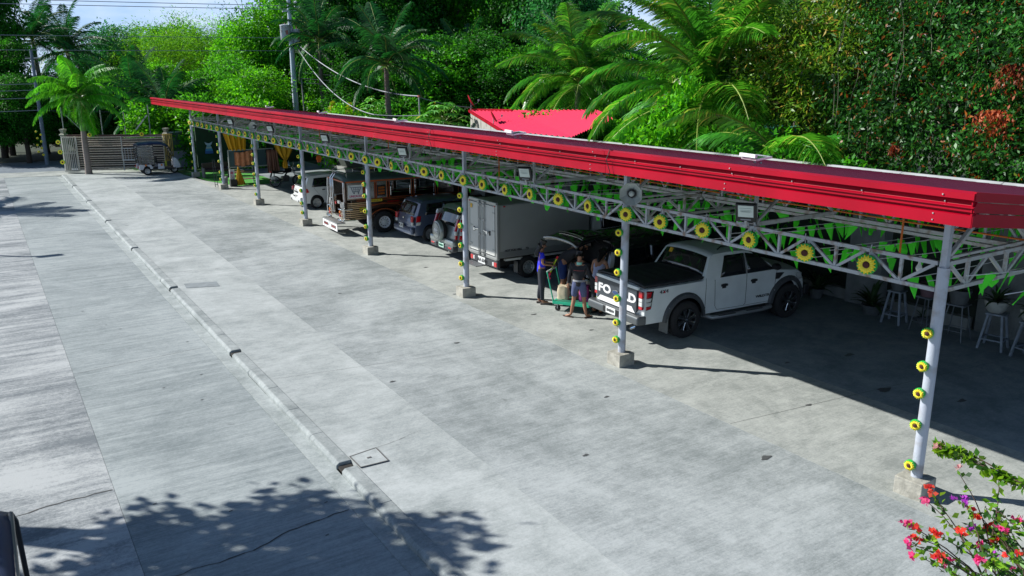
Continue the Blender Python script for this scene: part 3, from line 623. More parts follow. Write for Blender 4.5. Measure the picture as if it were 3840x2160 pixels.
# white door panel, hanging shirt, cone umbrella, tables in the dark
tag(MB().box((3.8, 45.9, 1.5), (.42, .06, 1.3)).build('door_panel', mat('pale_blue_door', (.35, .45, .5), .6)), 'pale blue door panel standing at the back of the stage corner', 'door panel')
t = thing('hanging_shirt', 'small orange shirt on a hanger above the white hatchback', 'shirt', (2.35, 30.5, 2.32)); shm = mat('shirt_orange', (.75, .16, .02), .8)
b = MB(); b.prism([(-.08, -.36), (.09, -.35), (.07, -.1), (.05, -.06), (-.05, -.06), (-.07, -.1)], -.03, .03, 'y'); b.build('shirt_body', shm, t); b = MB(); b.bar((-.06, 0, -.09), (-.11, 0, -.24), .05); b.bar((.06, 0, -.09), (.11, 0, -.24), .05); b.build('sleeve', shm, t)
b = MB(); b.bar((0, 0, 0), (0, 0, -.06), .012); b.build('hanger', blk, t)
t = thing('folded_parasol', 'folded mustard parasol standing behind the jeepney roof', 'parasol', (5.0, 30.5, 0))
MB().lathe([(.02, 2.55), (.10, 2.2), (.17, 1.75), (.20, 1.5)], 10).build('canopy', mat('mustard_shade', (.5, .28, .006)), t); MB().tube([(0, 0, 0), (0, 0, 2.6)], .02, 6).build('pole', blk, t)
tag(MB().lathe([(.25, 0), (.25, .05), (.03, .06)], 12).build('base', colm, t)) if False else None
t = thing('black_table', 'dark table standing in the shade beyond the motorcycle', 'table', (4.6, 34.5, 0)); MB().box((0, 0, .74), (1.4, .7, .04)).build('tabletop', seatm, t)
for x in (-.6, .6):
    for y in (-.3, .3): MB().bar((x, y, 0), (x, y, .72), .04).build('leg', blk, t)
# ================================================================ vehicles
glass = mat('dark_glass', (.008, .010, .012), .04, 0, spec=.8, coat=.5)
rubber = mat('tyre_rubber', (.014, .014, .015), .85, 0, .3, 20)
chrome = mat('chrome', (.72, .73, .74), .14, 1)
redl = mat('red_lens', (.45, .006, .012), .15, coat=.8); clrl = mat('clear_lens', (.55, .56, .55), .12, coat=.8)
orl = mat('orange_lens', (.7, .18, .01), .2, coat=.6)
undm = mat('underbody_black', (.006, .006, .007), .9)
platew = mat('plate_white', (.65, .67, .66), .4); inkm = mat('ink_black', (.01, .01, .012), .5)
plasticg = mat('grey_plastic', (.05, .055, .06), .5, 0, .2, 3)
silverrim = mat('silver_rim', (.42, .44, .45), .35, .6)
class Car:
    def __init__(s, top, sill, arches, W, belt, tumble=.18, crown=.05, rb=.10, fb=.22, pr=.95, pf=.84, gap=.0):
        s.top = top; s.sill = sill; s.arches = arches; s.W = W; s.belt = belt; s.tm = tumble; s.cr = crown; s.rb = rb; s.fb = fb; s.pr = pr; s.pf = pf
        s.L = top[-1][0]; s.H = max(z for x, z in top)
    def yw(s, x, z):
        p = 1-(1-s.pr)*max(0, 1-x/.55)**2-(1-s.pf)*max(0, 1-(s.L-x)/1.0)**2
        if z > s.belt: t = 1-s.tm*((z-s.belt)/(s.H-s.belt))**1.25
        else: t = 1-.035*((s.belt-z)/s.belt)**2
        return s.W*p*t
    def sh(s, x, y): k = (abs(y)/s.W)**3; return s.rb*k*max(0, 1-x/.6)-s.fb*k*max(0, 1-(s.L-x)/1.0)
    def side(s, x, z, sd, e=0): y = s.yw(x, z)+e; return (x+s.sh(x, y), sd*y, z)
    def topp(s, x, z, t, e=0, nx=0, nz=1):
        y = t*s.yw(x, z-s.cr); return (x+s.sh(x, y)+nx*e, y, z-s.cr*abs(t)**3+nz*e)
    def low(s, x):
        z = s.sill
        for cx, r, cz in s.arches:
            if abs(x-cx) < r: z = max(z, cz+math.sqrt(r*r-(x-cx)**2))
        return z
    def body(s, m, parent, name='body'):
        cols = []
        for (x0, z0), (x1, z1) in zip(s.top[:-1], s.top[1:]):
            n = max(1, int((x1-x0)/.07)+1) if x1-x0 > .07 else 1
            cols += [(x0+(x1-x0)*i/n, z0+(z1-z0)*i/n) for i in range(n)]
        cols.append(s.top[-1]); cols = sorted(cols, key=lambda c: c[0])
        ex = []
        for cx, r, cz in s.arches:
            for a in range(0, 181, 12):
                x = cx+r*.999*math.cos(R(a)); ex.append(x)
            ex += [cx-r*1.001, cx+r*1.001]
        def ztop(x):
            for (x0, z0), (x1, z1) in zip(s.top[:-1], s.top[1:]):
                if x0 <= x <= x1 and x1 > x0: return z0+(z1-z0)*(x-x0)/(x1-x0)
            return s.top[-1][1]
        cols = sorted(cols+[(x, ztop(x)) for x in ex if 0 < x < s.L], key=lambda c: c[0])
        b = MB(); K = 9; T = 10; rings = []
        for x, zu in cols:
            zs = zu-s.cr; zl = min(s.low(x), zs-.02); ring = []
            for i in range(K): ring.append(s.side(x, zl+(zs-zl)*i/K, -1))
            for j in range(T+1): ring.append(s.topp(x, zu, -1+2*j/T))
            for i in range(K-1, -1, -1): ring.append(s.side(x, zl+(zs-zl)*i/K, 1))
            rings.append(ring)
        n = len(rings[0]); vs = [v for r_ in rings for v in r_]
        fs = [(i*n+j, (i+1)*n+j, (i+1)*n+j+1, i*n+j+1) for i in range(len(rings)-1) for j in range(n-1)]
        fs += [tuple(range(n)), tuple((len(rings)-1)*n+j for j in range(n-1, -1, -1))]
        b.add(vs, fs); return b.build(name, m, parent, smooth=True, ang=42)
    def under(s, parent):
        b = MB(); b.box((s.L/2, 0, (s.sill+.62)/2), (s.L-.35, 2*s.W-.5, .62-s.sill+.06)); return b.build('underbody', undm, parent)
    def sp(s, q, sd, m, name, parent, e=.006, th=0, n=6):
        """patch on the side; q = four (x,z) corners: bottom rear, bottom front, top front, top rear"""
        (ax, az), (bx, bz), (cx, cz), (dx, dz) = q; b = MB()
        def f(u, v):
            x = (ax+(bx-ax)*u)*(1-v)+(dx+(cx-dx)*u)*v; z = (az+(bz-az)*u)*(1-v)+(dz+(cz-dz)*u)*v; return s.side(x, z, sd, e)
        b.grid(f, n, 4); o = b.build(name, m, parent, smooth=True)
        mo = o.modifiers.new('thick', 'SOLIDIFY'); mo.thickness = .008; mo.offset = 0; return o
    def tp(s, p0, p1, t0, t1, m, name, parent, e=.006, t0b=None, t1b=None):
        """patch on the top / front / rear strip between two profile points"""
        (x0, z0), (x1, z1) = p0, p1; l = math.hypot(x1-x0, z1-z0); nx, nz = -(z1-z0)/l, (x1-x0)/l
        t0b = t0 if t0b is None else t0b; t1b = t1 if t1b is None else t1b; b = MB()
        b.grid(lambda u, v: s.topp(x0+(x1-x0)*u, z0+(z1-z0)*u, (t0+(t0b-t0)*u)*(1-v)+(t1+(t1b-t1)*u)*v, e, nx, nz), 4, 8)
        o = b.build(name, m, parent, smooth=True); mo = o.modifiers.new('thick', 'SOLIDIFY'); mo.thickness = .008; mo.offset = 0; return o
    def seam(s, pts, sd, parent, name='door_seam', w=.012, m=None):
        b = MB()
        for (x0, z0), (x1, z1) in zip(pts[:-1], pts[1:]):
            n = max(1, int(math.hypot(x1-x0, z1-z0)/.15))
            for i in range(n):
                a = s.side(x0+(x1-x0)*i/n, z0+(z1-z0)*i/n, sd, .001); c = s.side(x0+(x1-x0)*(i+1)/n, z0+(z1-z0)*(i+1)/n, sd, .001); b.bar(a, c, w, .006)
        return b.build(name, m or inkm, parent)
def wheel(parent, x, y, r, w, sd, rm, spokes=5, rr=.62, style='alloy', accent=None):
    o = MB(); prof = [(r*rr, -w/2), (r*.80, -w/2-.006), (r*.93, -w*.46), (r, -w*.36), (r, w*.36), (r*.93, w*.46), (r*.80, w/2+.006), (r*rr, w/2)]
    o.lathe(prof, 30, ax='y', cap=False)
    n = 40
    for i in range(n):
        a = 2*math.pi*i/n; q = Matrix.Rotation(-a, 3, 'Y'); o.box(q @ Vector((r*.998, w*.2*(1 if i % 2 else -1), 0)), (.012, w*.3, r*.07), mat=q)
    t = o.build('wheel', rubber, parent, smooth=True); t.location = (x, y, r)
    b = MB(); yo = sd*w*.5
    b.lathe([(r*rr, sd*w*.5), (r*rr*.94, sd*w*.46), (r*rr*.9, sd*w*.2), (r*.2, sd*w*.15)], 30, ax='y', cap=False)
    if style == 'steel':
        b.lathe([(r*rr*.9, sd*w*.30), (r*rr*.72, sd*w*.34), (r*rr*.60, sd*w*.20), (r*.22, sd*w*.22), (r*.20, sd*w*.42), (.001, sd*w*.44)], 30, ax='y', cap=False)
    else:
        for i in range(spokes):
            a = 2*math.pi*i/spokes+.3; d = Vector((math.cos(a), 0, math.sin(a))); p = Vector((-math.sin(a), 0, math.cos(a)))
            y0 = sd*w*.42; vs = []
            for rad, wd, yy in ((r*.10, .035*r/.4, y0), (r*rr*.93, .05*r/.4, y0+sd*.012)):
                for s1 in (-1, 1):
                    for s2 in (-1, 1): q = d*rad+p*wd*s1; vs.append((q.x, yy+s2*.012, q.z))
            b.add(vs, [(0, 1, 3, 2), (4, 6, 7, 5), (0, 4, 5, 1), (2, 3, 7, 6), (0, 2, 6, 4), (1, 5, 7, 3)])
        b.lathe([(r*.17, sd*w*.40), (r*.16, sd*w*.48), (.001, sd*w*.5)], 16, ax='y')
    rim = b.build('rim', rm, t, smooth=True)
    b = MB(); b.lathe([(r*rr*.9, sd*w*.1), (.001, sd*w*.1)], 20, ax='y'); b.lathe([(r*rr*.95, 0), (.001, 0)], 20, ax='y'); b.build('brake_disc', undm, t)
    if style == 'steel':
        b = MB()
        for i in range(10): a = 2*math.pi*i/10; b.lathe([(r*.045, 0), (.001, 0)], 8, c=(r*rr*.66*math.cos(a), sd*w*.36, r*rr*.66*math.sin(a)), ax='y')
        b.build('rim_holes', undm, t)
    if accent:
        b = MB()
        for i in range(spokes): a = 2*math.pi*i/spokes+.3; b.tube([(r*k*math.cos(a+k*.25), sd*w*(.47+.03*k), r*k*math.sin(a+k*.25)) for k in (.14, .3, .45, rr*.9)], [r*.018, r*.014, r*.012, r*.02], 5)
        b.lathe([(r*.09, sd*w*.45), (r*.08, sd*w*.53), (.001, sd*w*.54)], 12, ax='y'); b.build('bright_spokes', accent, t)
        b = MB(); q = 22
        for i in range(q): a = 2*math.pi*i/q; b.lathe([(r*.03, 0), (r*.022, sd*.02)], 6, c=(r*rr*.9*math.cos(a), sd*w*.50, r*rr*.9*math.sin(a)), ax='y')
        b.build('rim_studs', accent, t)
    return t
def box_part(parent, name, m, c, d, bev=.01, rz=0, ry=0):
    o = MB().box((0, 0, 0), d).build(name, m, parent, bevel=bev); o.location = c; o.rotation_euler = (0, ry, rz); return o
def flare(parent, c, cx, r, cz, m, sd, w=.06, th=.10, a0=0, a1=180, name='wheel_arch_trim'):
    b = MB(); N = 18; vs = []
    for i in range(N+1):
        a = R(a0+(a1-a0)*i/N)
        for rr_, yy in ((r-.01, w*.3), (r-.012, w), (r+th*.6, w*.9), (r+th, w*.1)):
            x = cx+rr_*math.cos(a); z = max(c.sill-.02, cz+rr_*math.sin(a)); y = c.yw(x, z)+yy-.01; vs.append((x, sd*y, z))
    fs = [(i*4+j, i*4+(j+1) % 4, (i+1)*4+(j+1) % 4, (i+1)*4+j) for i in range(N) for j in range(4)]+[(0, 1, 2, 3), (N*4+3, N*4+2, N*4+1, N*4)]
    b.add(vs, fs); return b.build(name, m, parent, smooth=True)
def mirror(parent, x, y, z, sd, m):
    b = MB(); b.lathe([(.001, -.07), (.07, -.06), (.095, 0), (.09, .05), (.001, .07)], 12, ax='x'); b.v = [(vx, vy*1.25, vz*.85) for vx, vy, vz in b.v]
    o = b.build('wing_mirror', m, parent, smooth=True); o.location = (x, sd*(y+.13), z)
    b = MB(); b.bar((0, 0, 0), (.02, -sd*.14, -.05), .04); b.build('mirror_arm', m, o); return o
def marks(parent, w, h, m, ax='x', seed=1, off=-.010, n=6, z0=0):
    """small strokes for writing that is too far away to be read"""
    rr = random.Random(seed); b = MB()
    for i in range(n):
        u = w*(-.5+(i+.5)/n); hh = h*rr.uniform(.7, 1)
        for s_ in (-.22, .22):
            d = (.003, w/n*.22, hh) if ax == 'x' else (w/n*.22, .003, hh); c = (off, u+s_*w/n, z0) if ax == 'x' else (u+s_*w/n, off, z0); b.box(c, d)
        d = (.003, w/n*.6, h*.16) if ax == 'x' else (w/n*.6, .003, h*.16); b.box((off, u, z0+rr.choice((-.35, 0, .35))*hh) if ax == 'x' else (u, off, z0+rr.choice((-.35, 0, .35))*hh), d)
    return b.build('faded_lettering', m, parent)
def plate(parent, txt, x, y, z, m=None, im=None, w=.36, h=.15, ry=0):
    o = box_part(parent, 'number_plate', m or platew, (x, y, z), (.012, w, h), .004, ry=ry)
    if txt: text(txt, h*.72, (-.010, 0, 0), (R(90), 0, R(-90)), im or inkm, 'plate_lettering', o, .002, bold=.004, sx=.95)
    else: marks(o, w*.8, h*.5, im or inkm)
    return o

# ---- white pickup
t = thing('pickup_truck', 'white crew-cab pickup with black bed cover, black wheel flares and dark tailgate lettering', 'pickup truck', (1.17, 8.02, 0), R(-3.6))
c = Car([(0, .60), (.02, 1.26), (.10, 1.31), (1.70, 1.31), (1.74, 1.34), (2.00, 1.80), (2.12, 1.855), (2.6, 1.87), (3.05, 1.85), (3.25, 1.80), (4.02, 1.34), (4.15, 1.29), (4.85, 1.22), (5.12, 1.10), (5.24, .85), (5.27, .5)], .46, [(1.20, .53, .43), (4.42, .53, .43)], .925, 1.22, .21, .06, .07, .25, .985, .86)
c.body(white_paint, t); c.under(t)
for sd in (-1, 1):
    c.sp([(2.22, 1.27), (3.02, 1.27), (3.02, 1.74), (2.42, 1.74)], sd, glass, 'side_window', t)
    c.sp([(3.06, 1.27), (3.92, 1.27), (3.42, 1.68), (3.06, 1.74)], sd, glass, 'side_window', t)
    for cx in (1.20, 4.42):
        flare(t, c, cx, .52, .43, plasticg, sd, .075, .11, -8, 188)
        b = MB()
        for a in range(20, 170, 25): x = cx+.585*math.cos(R(a)); z = .43+.585*math.sin(R(a)); b.box((x, sd*(c.yw(x, z)+.055), z), (.02, .02, .02))
        b.build('flare_bolts', chrome, t)
    c.seam([(2.06, 1.24), (2.10, .62), (2.16, .52), (3.0, .50)], sd, t); c.seam([(3.04, 1.72), (3.05, .55), (3.0, .50)], sd, t); c.seam([(3.03, .50), (3.8, .50), (3.95, .62), (4.02, 1.25)], sd, t)
    c.seam([(1.80, .5), (1.80, 1.30)], sd, t)
    for x in (2.35, 3.28):
        y = c.yw(x, 1.08); h_ = box_part(t, 'door_handle', blk, (x, sd*(y+.01), 1.08), (.20, .035, .055), .012); box_part(t, 'handle_recess', blk, (x, sd*(y+.002), 1.06), (.12, .012, .11), .004)
    mirror(t, 3.86, c.yw(3.8, 1.3), 1.36, sd, blk)
    b = MB(); b.tube([(1.85, sd*.78, .40), (1.95, sd*1.02, .38), (2.2, sd*1.05, .38), (3.55, sd*1.05, .38), (3.8, sd*1.0, .38), (3.9, sd*.8, .40)], .05, 10); b.build('side_step', mat('step_silver', (.30, .32, .33), .35, .5), t, smooth=True)
    b = MB(); b.box((2.35, sd*1.05, .425), (.5, .10, .02)); b.box((3.2, sd*1.05, .425), (.5, .10, .02)); each(b, 'step_pad', blk, t)
    c.sp([(3.98, 1.02), (4.10, 1.02), (4.26, 1.16), (3.98, 1.18)], sd, blk, 'fender_vent', t, .01)
    o = text('4X4', .115, (.58, sd*(c.yw(.6, 1.16)+.008), 1.155), (R(90), 0, R(0 if sd < 0 else 180)), inkm, 'side_lettering', t, .003, sx=1.25)
    o = text('x', .09, (.585, sd*(c.yw(.6, 1.16)+.012), 1.155), (R(90), 0, R(0 if sd < 0 else 180)), redl, 'side_lettering', t, .003, bold=.004)
    o = text('WILDTRAK', .085, (3.68, sd*(c.yw(3.6, .65)+.008), .66), (R(90), 0, R(0 if sd < 0 else 180)), inkm, 'side_lettering', t, .003, sx=1.4, bold=.002)
    # tail lamp wraps the corner
    for (z0, z1, m_) in ((.80, .86, redl), (.87, .96, clrl), (.97, 1.05, clrl), (1.06, 1.20, redl)):
        c.sp([(.035, z0), (.16, z0+.005), (.20, z1), (.035, z1)], sd, m_, 'tail_lamp', t, .012)
        box_part(t, 'tail_lamp', m_, (.025, sd*.835, (z0+z1)/2), (.05, .12, z1-z0), .008)
    c.sp([(.04, .78), (.18, .80), (.25, 1.20), (.04, 1.22)], sd, blk, 'lamp_surround', t, .007)
    box_part(t, 'mud_flap', mat('mud_flap_grey', (.10, .11, .11), .7), (.66, sd*.86, .36), (.02, .30, .34), .005)
    c.sp([(4.95, .90), (5.15, .90), (5.12, 1.06), (4.8, 1.10)], sd, clrl, 'headlamp', t, .01)
c.tp((1.76, 1.38), (1.985, 1.775), -.90, .90, glass, 'rear_window', t)
c.tp((3.30, 1.76), (3.98, 1.36), -.92, .92, glass, 'windscreen', t)
b = MB(); b.grid(lambda u, v: (.06+1.72*u, (v-.5)*1.72*1.02, 1.335+.045*(1-abs(2*v-1)**4)+.012*math.sin(u*math.pi*6)**8), 36, 8)
o = b.build('bed_cover', mat('bed_cover_black', (.016, .018, .022), .55, 0, .2, 3), t, smooth=True); mo = o.modifiers.new('th', 'SOLIDIFY'); mo.thickness = .06
box_part(t, 'tailgate', mat('tailgate_graphite', (.045, .055, .065), .4, 0, .1, 3), (-.012, 0, .975), (.05, 1.50, .50), .012)
box_part(t, 'tailgate_top', white_paint, (-.010, 0, 1.265), (.06, 1.58, .075), .015)
b = MB(); b.prism([(-.60, .82), (.60, .82), (.72, .70), (-.72, .70)], -.048, -.036, 'x'); b.build('tailgate_stripe', mat('decal_white', (.70, .70, .70), .4), t)
dec = MATS['decal_white']
for ch, y in (('F', .60), ('O', .35), ('R', -.35), ('D', -.60)): text(ch, .27, (-.040, y, 1.00), (R(90), 0, R(-90)), dec, 'tailgate_lettering', t, .006, bold=.010, sx=1.4)
b = MB(); b.lathe([(.13, -.045), (.12, -.058), (.001, -.06)], 24, ax='x', c=(0, 0, 0)); b.v = [(x, y, z*.42+1.0) for x, y, z in b.v]; ov = b.build('oval_badge', chrome, t)
b = MB(); b.lathe([(.11, -.061), (.001, -.066)], 24, ax='x'); b.v = [(x, y, z*.40+1.0) for x, y, z in b.v]; b.build('badge_field', mat('badge_blue', (.02, .05, .14), .2, coat=.5), ov)
bm_ = mat('bumper_satin', (.13, .145, .155), .32, .6)
b = MB(); b.prism([(-.16, .48), (.10, .46), (.10, .66), (-.10, .68), (-.16, .64)], -.95, .95, 'y'); b.build('rear_bumper', bm_, t, bevel=.03)
box_part(t, 'bumper_recess', blk, (-.165, .0, .59), (.02, .62, .14), .01)
plate(t, '', -.18, 0, .60)
b = MB(); b.tube([(.02, -.62, .36), (-.10, -.62, .34)], .045, 12, cap=False); b.build('exhaust_tip', chrome, t)
box_part(t, 'front_bumper', blk, (5.22, 0, .58), (.2, 1.65, .3), .05); box_part(t, 'grille', blk, (5.24, 0, .92), (.06, 1.0, .28), .02)
b = MB(); b.tube([(2.35, -.62, 1.86), (2.45, -.62, 1.92), (3.0, -.62, 1.91), (3.15, -.62, 1.84)], .018, 8); b.tube([(2.35, .62, 1.86), (2.45, .62, 1.92), (3.0, .62, 1.91), (3.15, .62, 1.84)], .018, 8); each(b, 'roof_rail', blk, t)
box_part(t, 'rear_sticker', mat('sticker_yellow', (.65, .38, .01), .5), (1.935, .50, 1.70), (.01, .11, .11), .002, ry=R(29))
for sd in (-1, 1):
    for x in (1.20, 4.42): wheel(t, x, sd*.86, .43, .29, sd, blk, 8, .64, accent=chrome)

# ---- box truck
t = thing('box_truck', 'light truck with a silver-grey box body, twin rear doors and white plate', 'truck', (1.45, 14.46, 0), R(-1.5))
boxm = mat('box_panel', (.33, .345, .34), .45, .25, .06, 2); boxfr = mat('box_frame', (.34, .35, .34), .35, .5)
b = MB(); b.box((1.65, 0, 1.47), (3.25, 1.62, 1.54)); b.build('cargo_box', boxm, t, bevel=.05, seg=3)
b = MB()
for (y0, z0, y1, z1) in ((-.8, .68, .8, .68), (-.8, 2.26, .8, 2.26), (-.81, .66, -.81, 2.26), (.81, .66, .81, 2.26)): b.bar((.03, y0, z0), (.03, y1, z1), .10, .10)
b.build('rear_frame', boxfr, t, bevel=.02)
doorm = mat('door_panel_silver', (.46, .47, .46), .4, .2, .05, 2); seal = mat('seal_white', (.62, .63, .60), .5)
for sd in (-1, 1):
    d = box_part(t, 'cargo_door', doorm, (.005, sd*.375, 1.48), (.04, .71, 1.42), .008)
    b = MB()
    for (y0, z0, y1, z1) in ((-.345, -.70, .345, -.70), (-.345, .70, .345, .70), (-.345, -.70, -.345, .70), (.345, -.70, .345, .70)): b.bar((-.024, y0, z0), (-.024, y1, z1), .014, .012)
    b.build('door_seal', seal, d)
    b = MB()
    for yy in (-.27, -.20): b.tube([(-.045, sd*yy, -.74), (-.045, sd*yy, .74)], .012, 8)
    for zz in (-.66, -.2, .25, .66): b.box((-.04, sd*-.235, zz), (.03, .11, .05))
    b.box((-.05, sd*-.235, .76), (.05, .12, .05)); b.box((-.05, sd*-.235, -.78), (.05, .10, .06)); b.build('lock_rods', mat('rod_steel', (.30, .31, .31), .35, .7), d)
    b = MB(); b.bar((-.055, sd*-.22, -.05), (-.07, sd*.05, -.08), .03); b.lathe([(.05, -.09), (.045, -.06)], 12, c=(0, sd*.0, -.08), ax='x'); b.build('door_handle', chrome, d)
    box_part(d, 'handle_keeper', blk, (-.035, sd*.09, -.09), (.03, .04, .14), .01)
    for zz in (-.55, .0, .52): box_part(d, 'hinge', boxfr, (-.02, sd*.30, zz), (.03, .14, .05), .008)
    for z in (2.20,): box_part(t, 'marker_lamp', redl, (-.025, sd*.74, z), (.03, .06, .03), .008)
    box_part(t, 'tail_lamp', redl, (.03, sd*.70, .50), (.05, .15, .13), .01); box_part(t, 'tail_lamp', clrl, (.03, sd*.57, .50), (.05, .09, .11), .01)
    box_part(t, 'mud_flap', plasticg, (.72, sd*.68, .36), (.02, .22, .34), .004)
    b = MB()
    for i in range(4): b.bar((.1, sd*.825, .74+.04*i), (3.2, sd*.825, .74+.04*i), .012, .02)
    b.bar((.06, sd*.825, .72), (3.25, sd*.825, .72), .02, .03); b.bar((.5, sd*.82, .95), (.5, sd*.82, .96), .01); b.build('side_trim', boxfr, t)
    box_part(t, 'marker_lamp', redl, (.25, sd*.82, 2.18), (.07, .02, .035), .006)
    b = MB(); b.bar((.35, sd*.66, .60), (3.2, sd*.66, .60), .10, .06); b.build('side_rail', mat('rail_white', (.5, .52, .5), .5), t)
    wheel(t, 1.08, sd*.70, .33, .20, sd, silverrim, style='steel', rr=.60); wheel(t, 3.75, sd*.70, .31, .18, sd, silverrim, style='steel', rr=.6)
text('NOT FOR HIRE', .085, (.55, -.818, .90), (R(90), 0, 0), inkm, 'side_lettering', t, .003, bold=.002); text('7D', .10, (1.02, -.818, .90), (R(90), 0, 0), inkm, 'side_lettering', t, .003)
box_part(t, 'door_sticker', MATS['sticker_yellow'], (-.028, .62, 2.06), (.008, .10, .12), .002)
box_part(t, 'rear_crossmember', plasticg, (.07, 0, .52), (.10, 1.60, .24), .015); plate(t, 'VAA 6340', .0, .08, .50, w=.42, h=.20)
b = MB(); b.box((-.10, .36, .36), (.34, .85, .02))
for i in range(5): b.bar((-.26+.07*i, -.06, .375), (-.26+.07*i, .78, .375), .02, .012)
b.build('rear_step', mat('step_steel', (.16, .17, .18), .4, .6), t)
box_part(t, 'chassis', undm, (2.2, 0, .48), (4.2, .9, .2), .01)
cc = Car([(0, .5), (.02, 1.3), (.06, 1.75), (.2, 1.85), (.9, 1.84), (1.1, 1.78), (1.5, 1.15), (1.62, 1.05), (1.72, .6)], .38, [(.45, .36, .31)], .80, 1.1, .12, .04)
cb_ = cc.body(white_paint, t, 'cab'); cb_.location = (3.35, 0, 0)
for sd in (-1, 1): w_ = cc.sp([(.3, 1.14), (1.38, 1.14), (1.08, 1.64), (.35, 1.66)], sd, glass, 'side_window', cb_)

# ---- black people-carrier with its tailgate up
t = thing('black_van', 'black off-roader with its tailgate raised between box truck and white pickup', 'car', (2.12, 10.62, 0), R(-3))
blkpaint = mat('black_paint', (.006, .007, .009), .18, 0, coat=1.0)
c = Car([(0, .5), (.02, .80), (.05, .84), (.20, 1.1), (.42, 1.70), (.60, 1.79), (2.3, 1.83), (2.9, 1.78), (3.6, 1.16), (4.3, 1.05), (4.6, .8), (4.66, .5)], .32, [(.95, .42, .37), (3.75, .42, .37)], .915, 1.05, .17, .06, .10, .25)
c.body(blkpaint, t); c.under(t)
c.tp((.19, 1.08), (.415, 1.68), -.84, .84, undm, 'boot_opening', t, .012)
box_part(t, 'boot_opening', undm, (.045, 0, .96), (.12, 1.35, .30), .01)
b = MB()
for s1 in (-1, 1): b.bar((.10, s1*.70, .85), (.30, s1*.66, 1.30), .03); b.bar((.30, s1*.66, 1.30), (.44, s1*.62, 1.66), .03)
b.bar((.44, -.62, 1.68), (.44, .62, 1.68), .03); b.build('boot_frame', mat('frame_grey', (.12, .13, .14), .4, .3), t)
for sd in (-1, 1):
    c.sp([(.55, 1.10), (1.5, 1.10), (1.5, 1.62), (.75, 1.62)], sd, glass, 'side_window', t); c.sp([(1.56, 1.10), (3.1, 1.10), (2.6, 1.62), (1.56, 1.64)], sd, glass, 'side_window', t)
    c.sp([(.13, .98), (.30, 1.02), (.42, 1.46), (.30, 1.48)], sd, clrl, 'tail_lamp', t, .012); c.sp([(.06, .86), (.26, .88), (.30, .97), (.12, .97)], sd, redl, 'tail_lamp', t, .012)
    wheel(t, .95, sd*.82, .37, .23, sd, silverrim, 6); wheel(t, 3.75, sd*.82, .37, .23, sd, silverrim, 6); mirror(t, 3.3, .85, 1.15, sd, blkpaint)
q = Matrix.Rotation(R(-8), 4, 'Y')
def gate_pt(u, v):
    # u from hinge to tip, v across
    p = q @ Vector((-1.12*u, 0, .10*math.sin(u*2.6)-.0)); w_ = .64+.10*u; return (.50+p.x-.05*abs(2*v-1)**3, (2*v-1)*w_, 1.86+p.z-.06*abs(2*v-1)**3)
b = MB(); b.grid(gate_pt, 12, 10); o = b.build('tailgate', blkpaint, t, smooth=True); mo = o.modifiers.new('th', 'SOLIDIFY'); mo.thickness = .07; mo.offset = -1
b = MB(); b.grid(lambda u, v: tuple(Vector(gate_pt(.18+.42*u, .12+.76*v))+Vector((0, 0, .012))), 4, 8); b.build('gate_glass', glass, o, smooth=True)
b = MB(); b.tube([Vector(gate_pt(1.0, v/8))+Vector((-.01, 0, .0)) for v in range(9)], .022, 6); b.build('gate_edge', mat('pale_edge', (.45, .46, .46), .35), o)
b = MB(); b.tube([Vector(gate_pt(.72, v/8))+Vector((0, 0, .03)) for v in range(1, 8)], .016, 6); b.build('gate_garnish', chrome, o)
b = MB(); b.tube([(.36, .66, 1.45), (-.1, .72, 1.82)], .012, 6); b.tube([(.36, -.66, 1.45), (-.1, -.72, 1.82)], .012, 6); each(b, 'gas_strut', blk, t)
box_part(t, 'rear_bumper', blkpaint, (.0, 0, .58), (.16, 1.66, .30), .05)
b = MB(); b.box((.05, -.25, .95), (.2, .35, .26)); b.box((.07, .3, .93), (.2, .4, .2)); each(b, 'boot_luggage', mat('luggage', (.07, .05, .045), .8, 0, .4, 6), t)

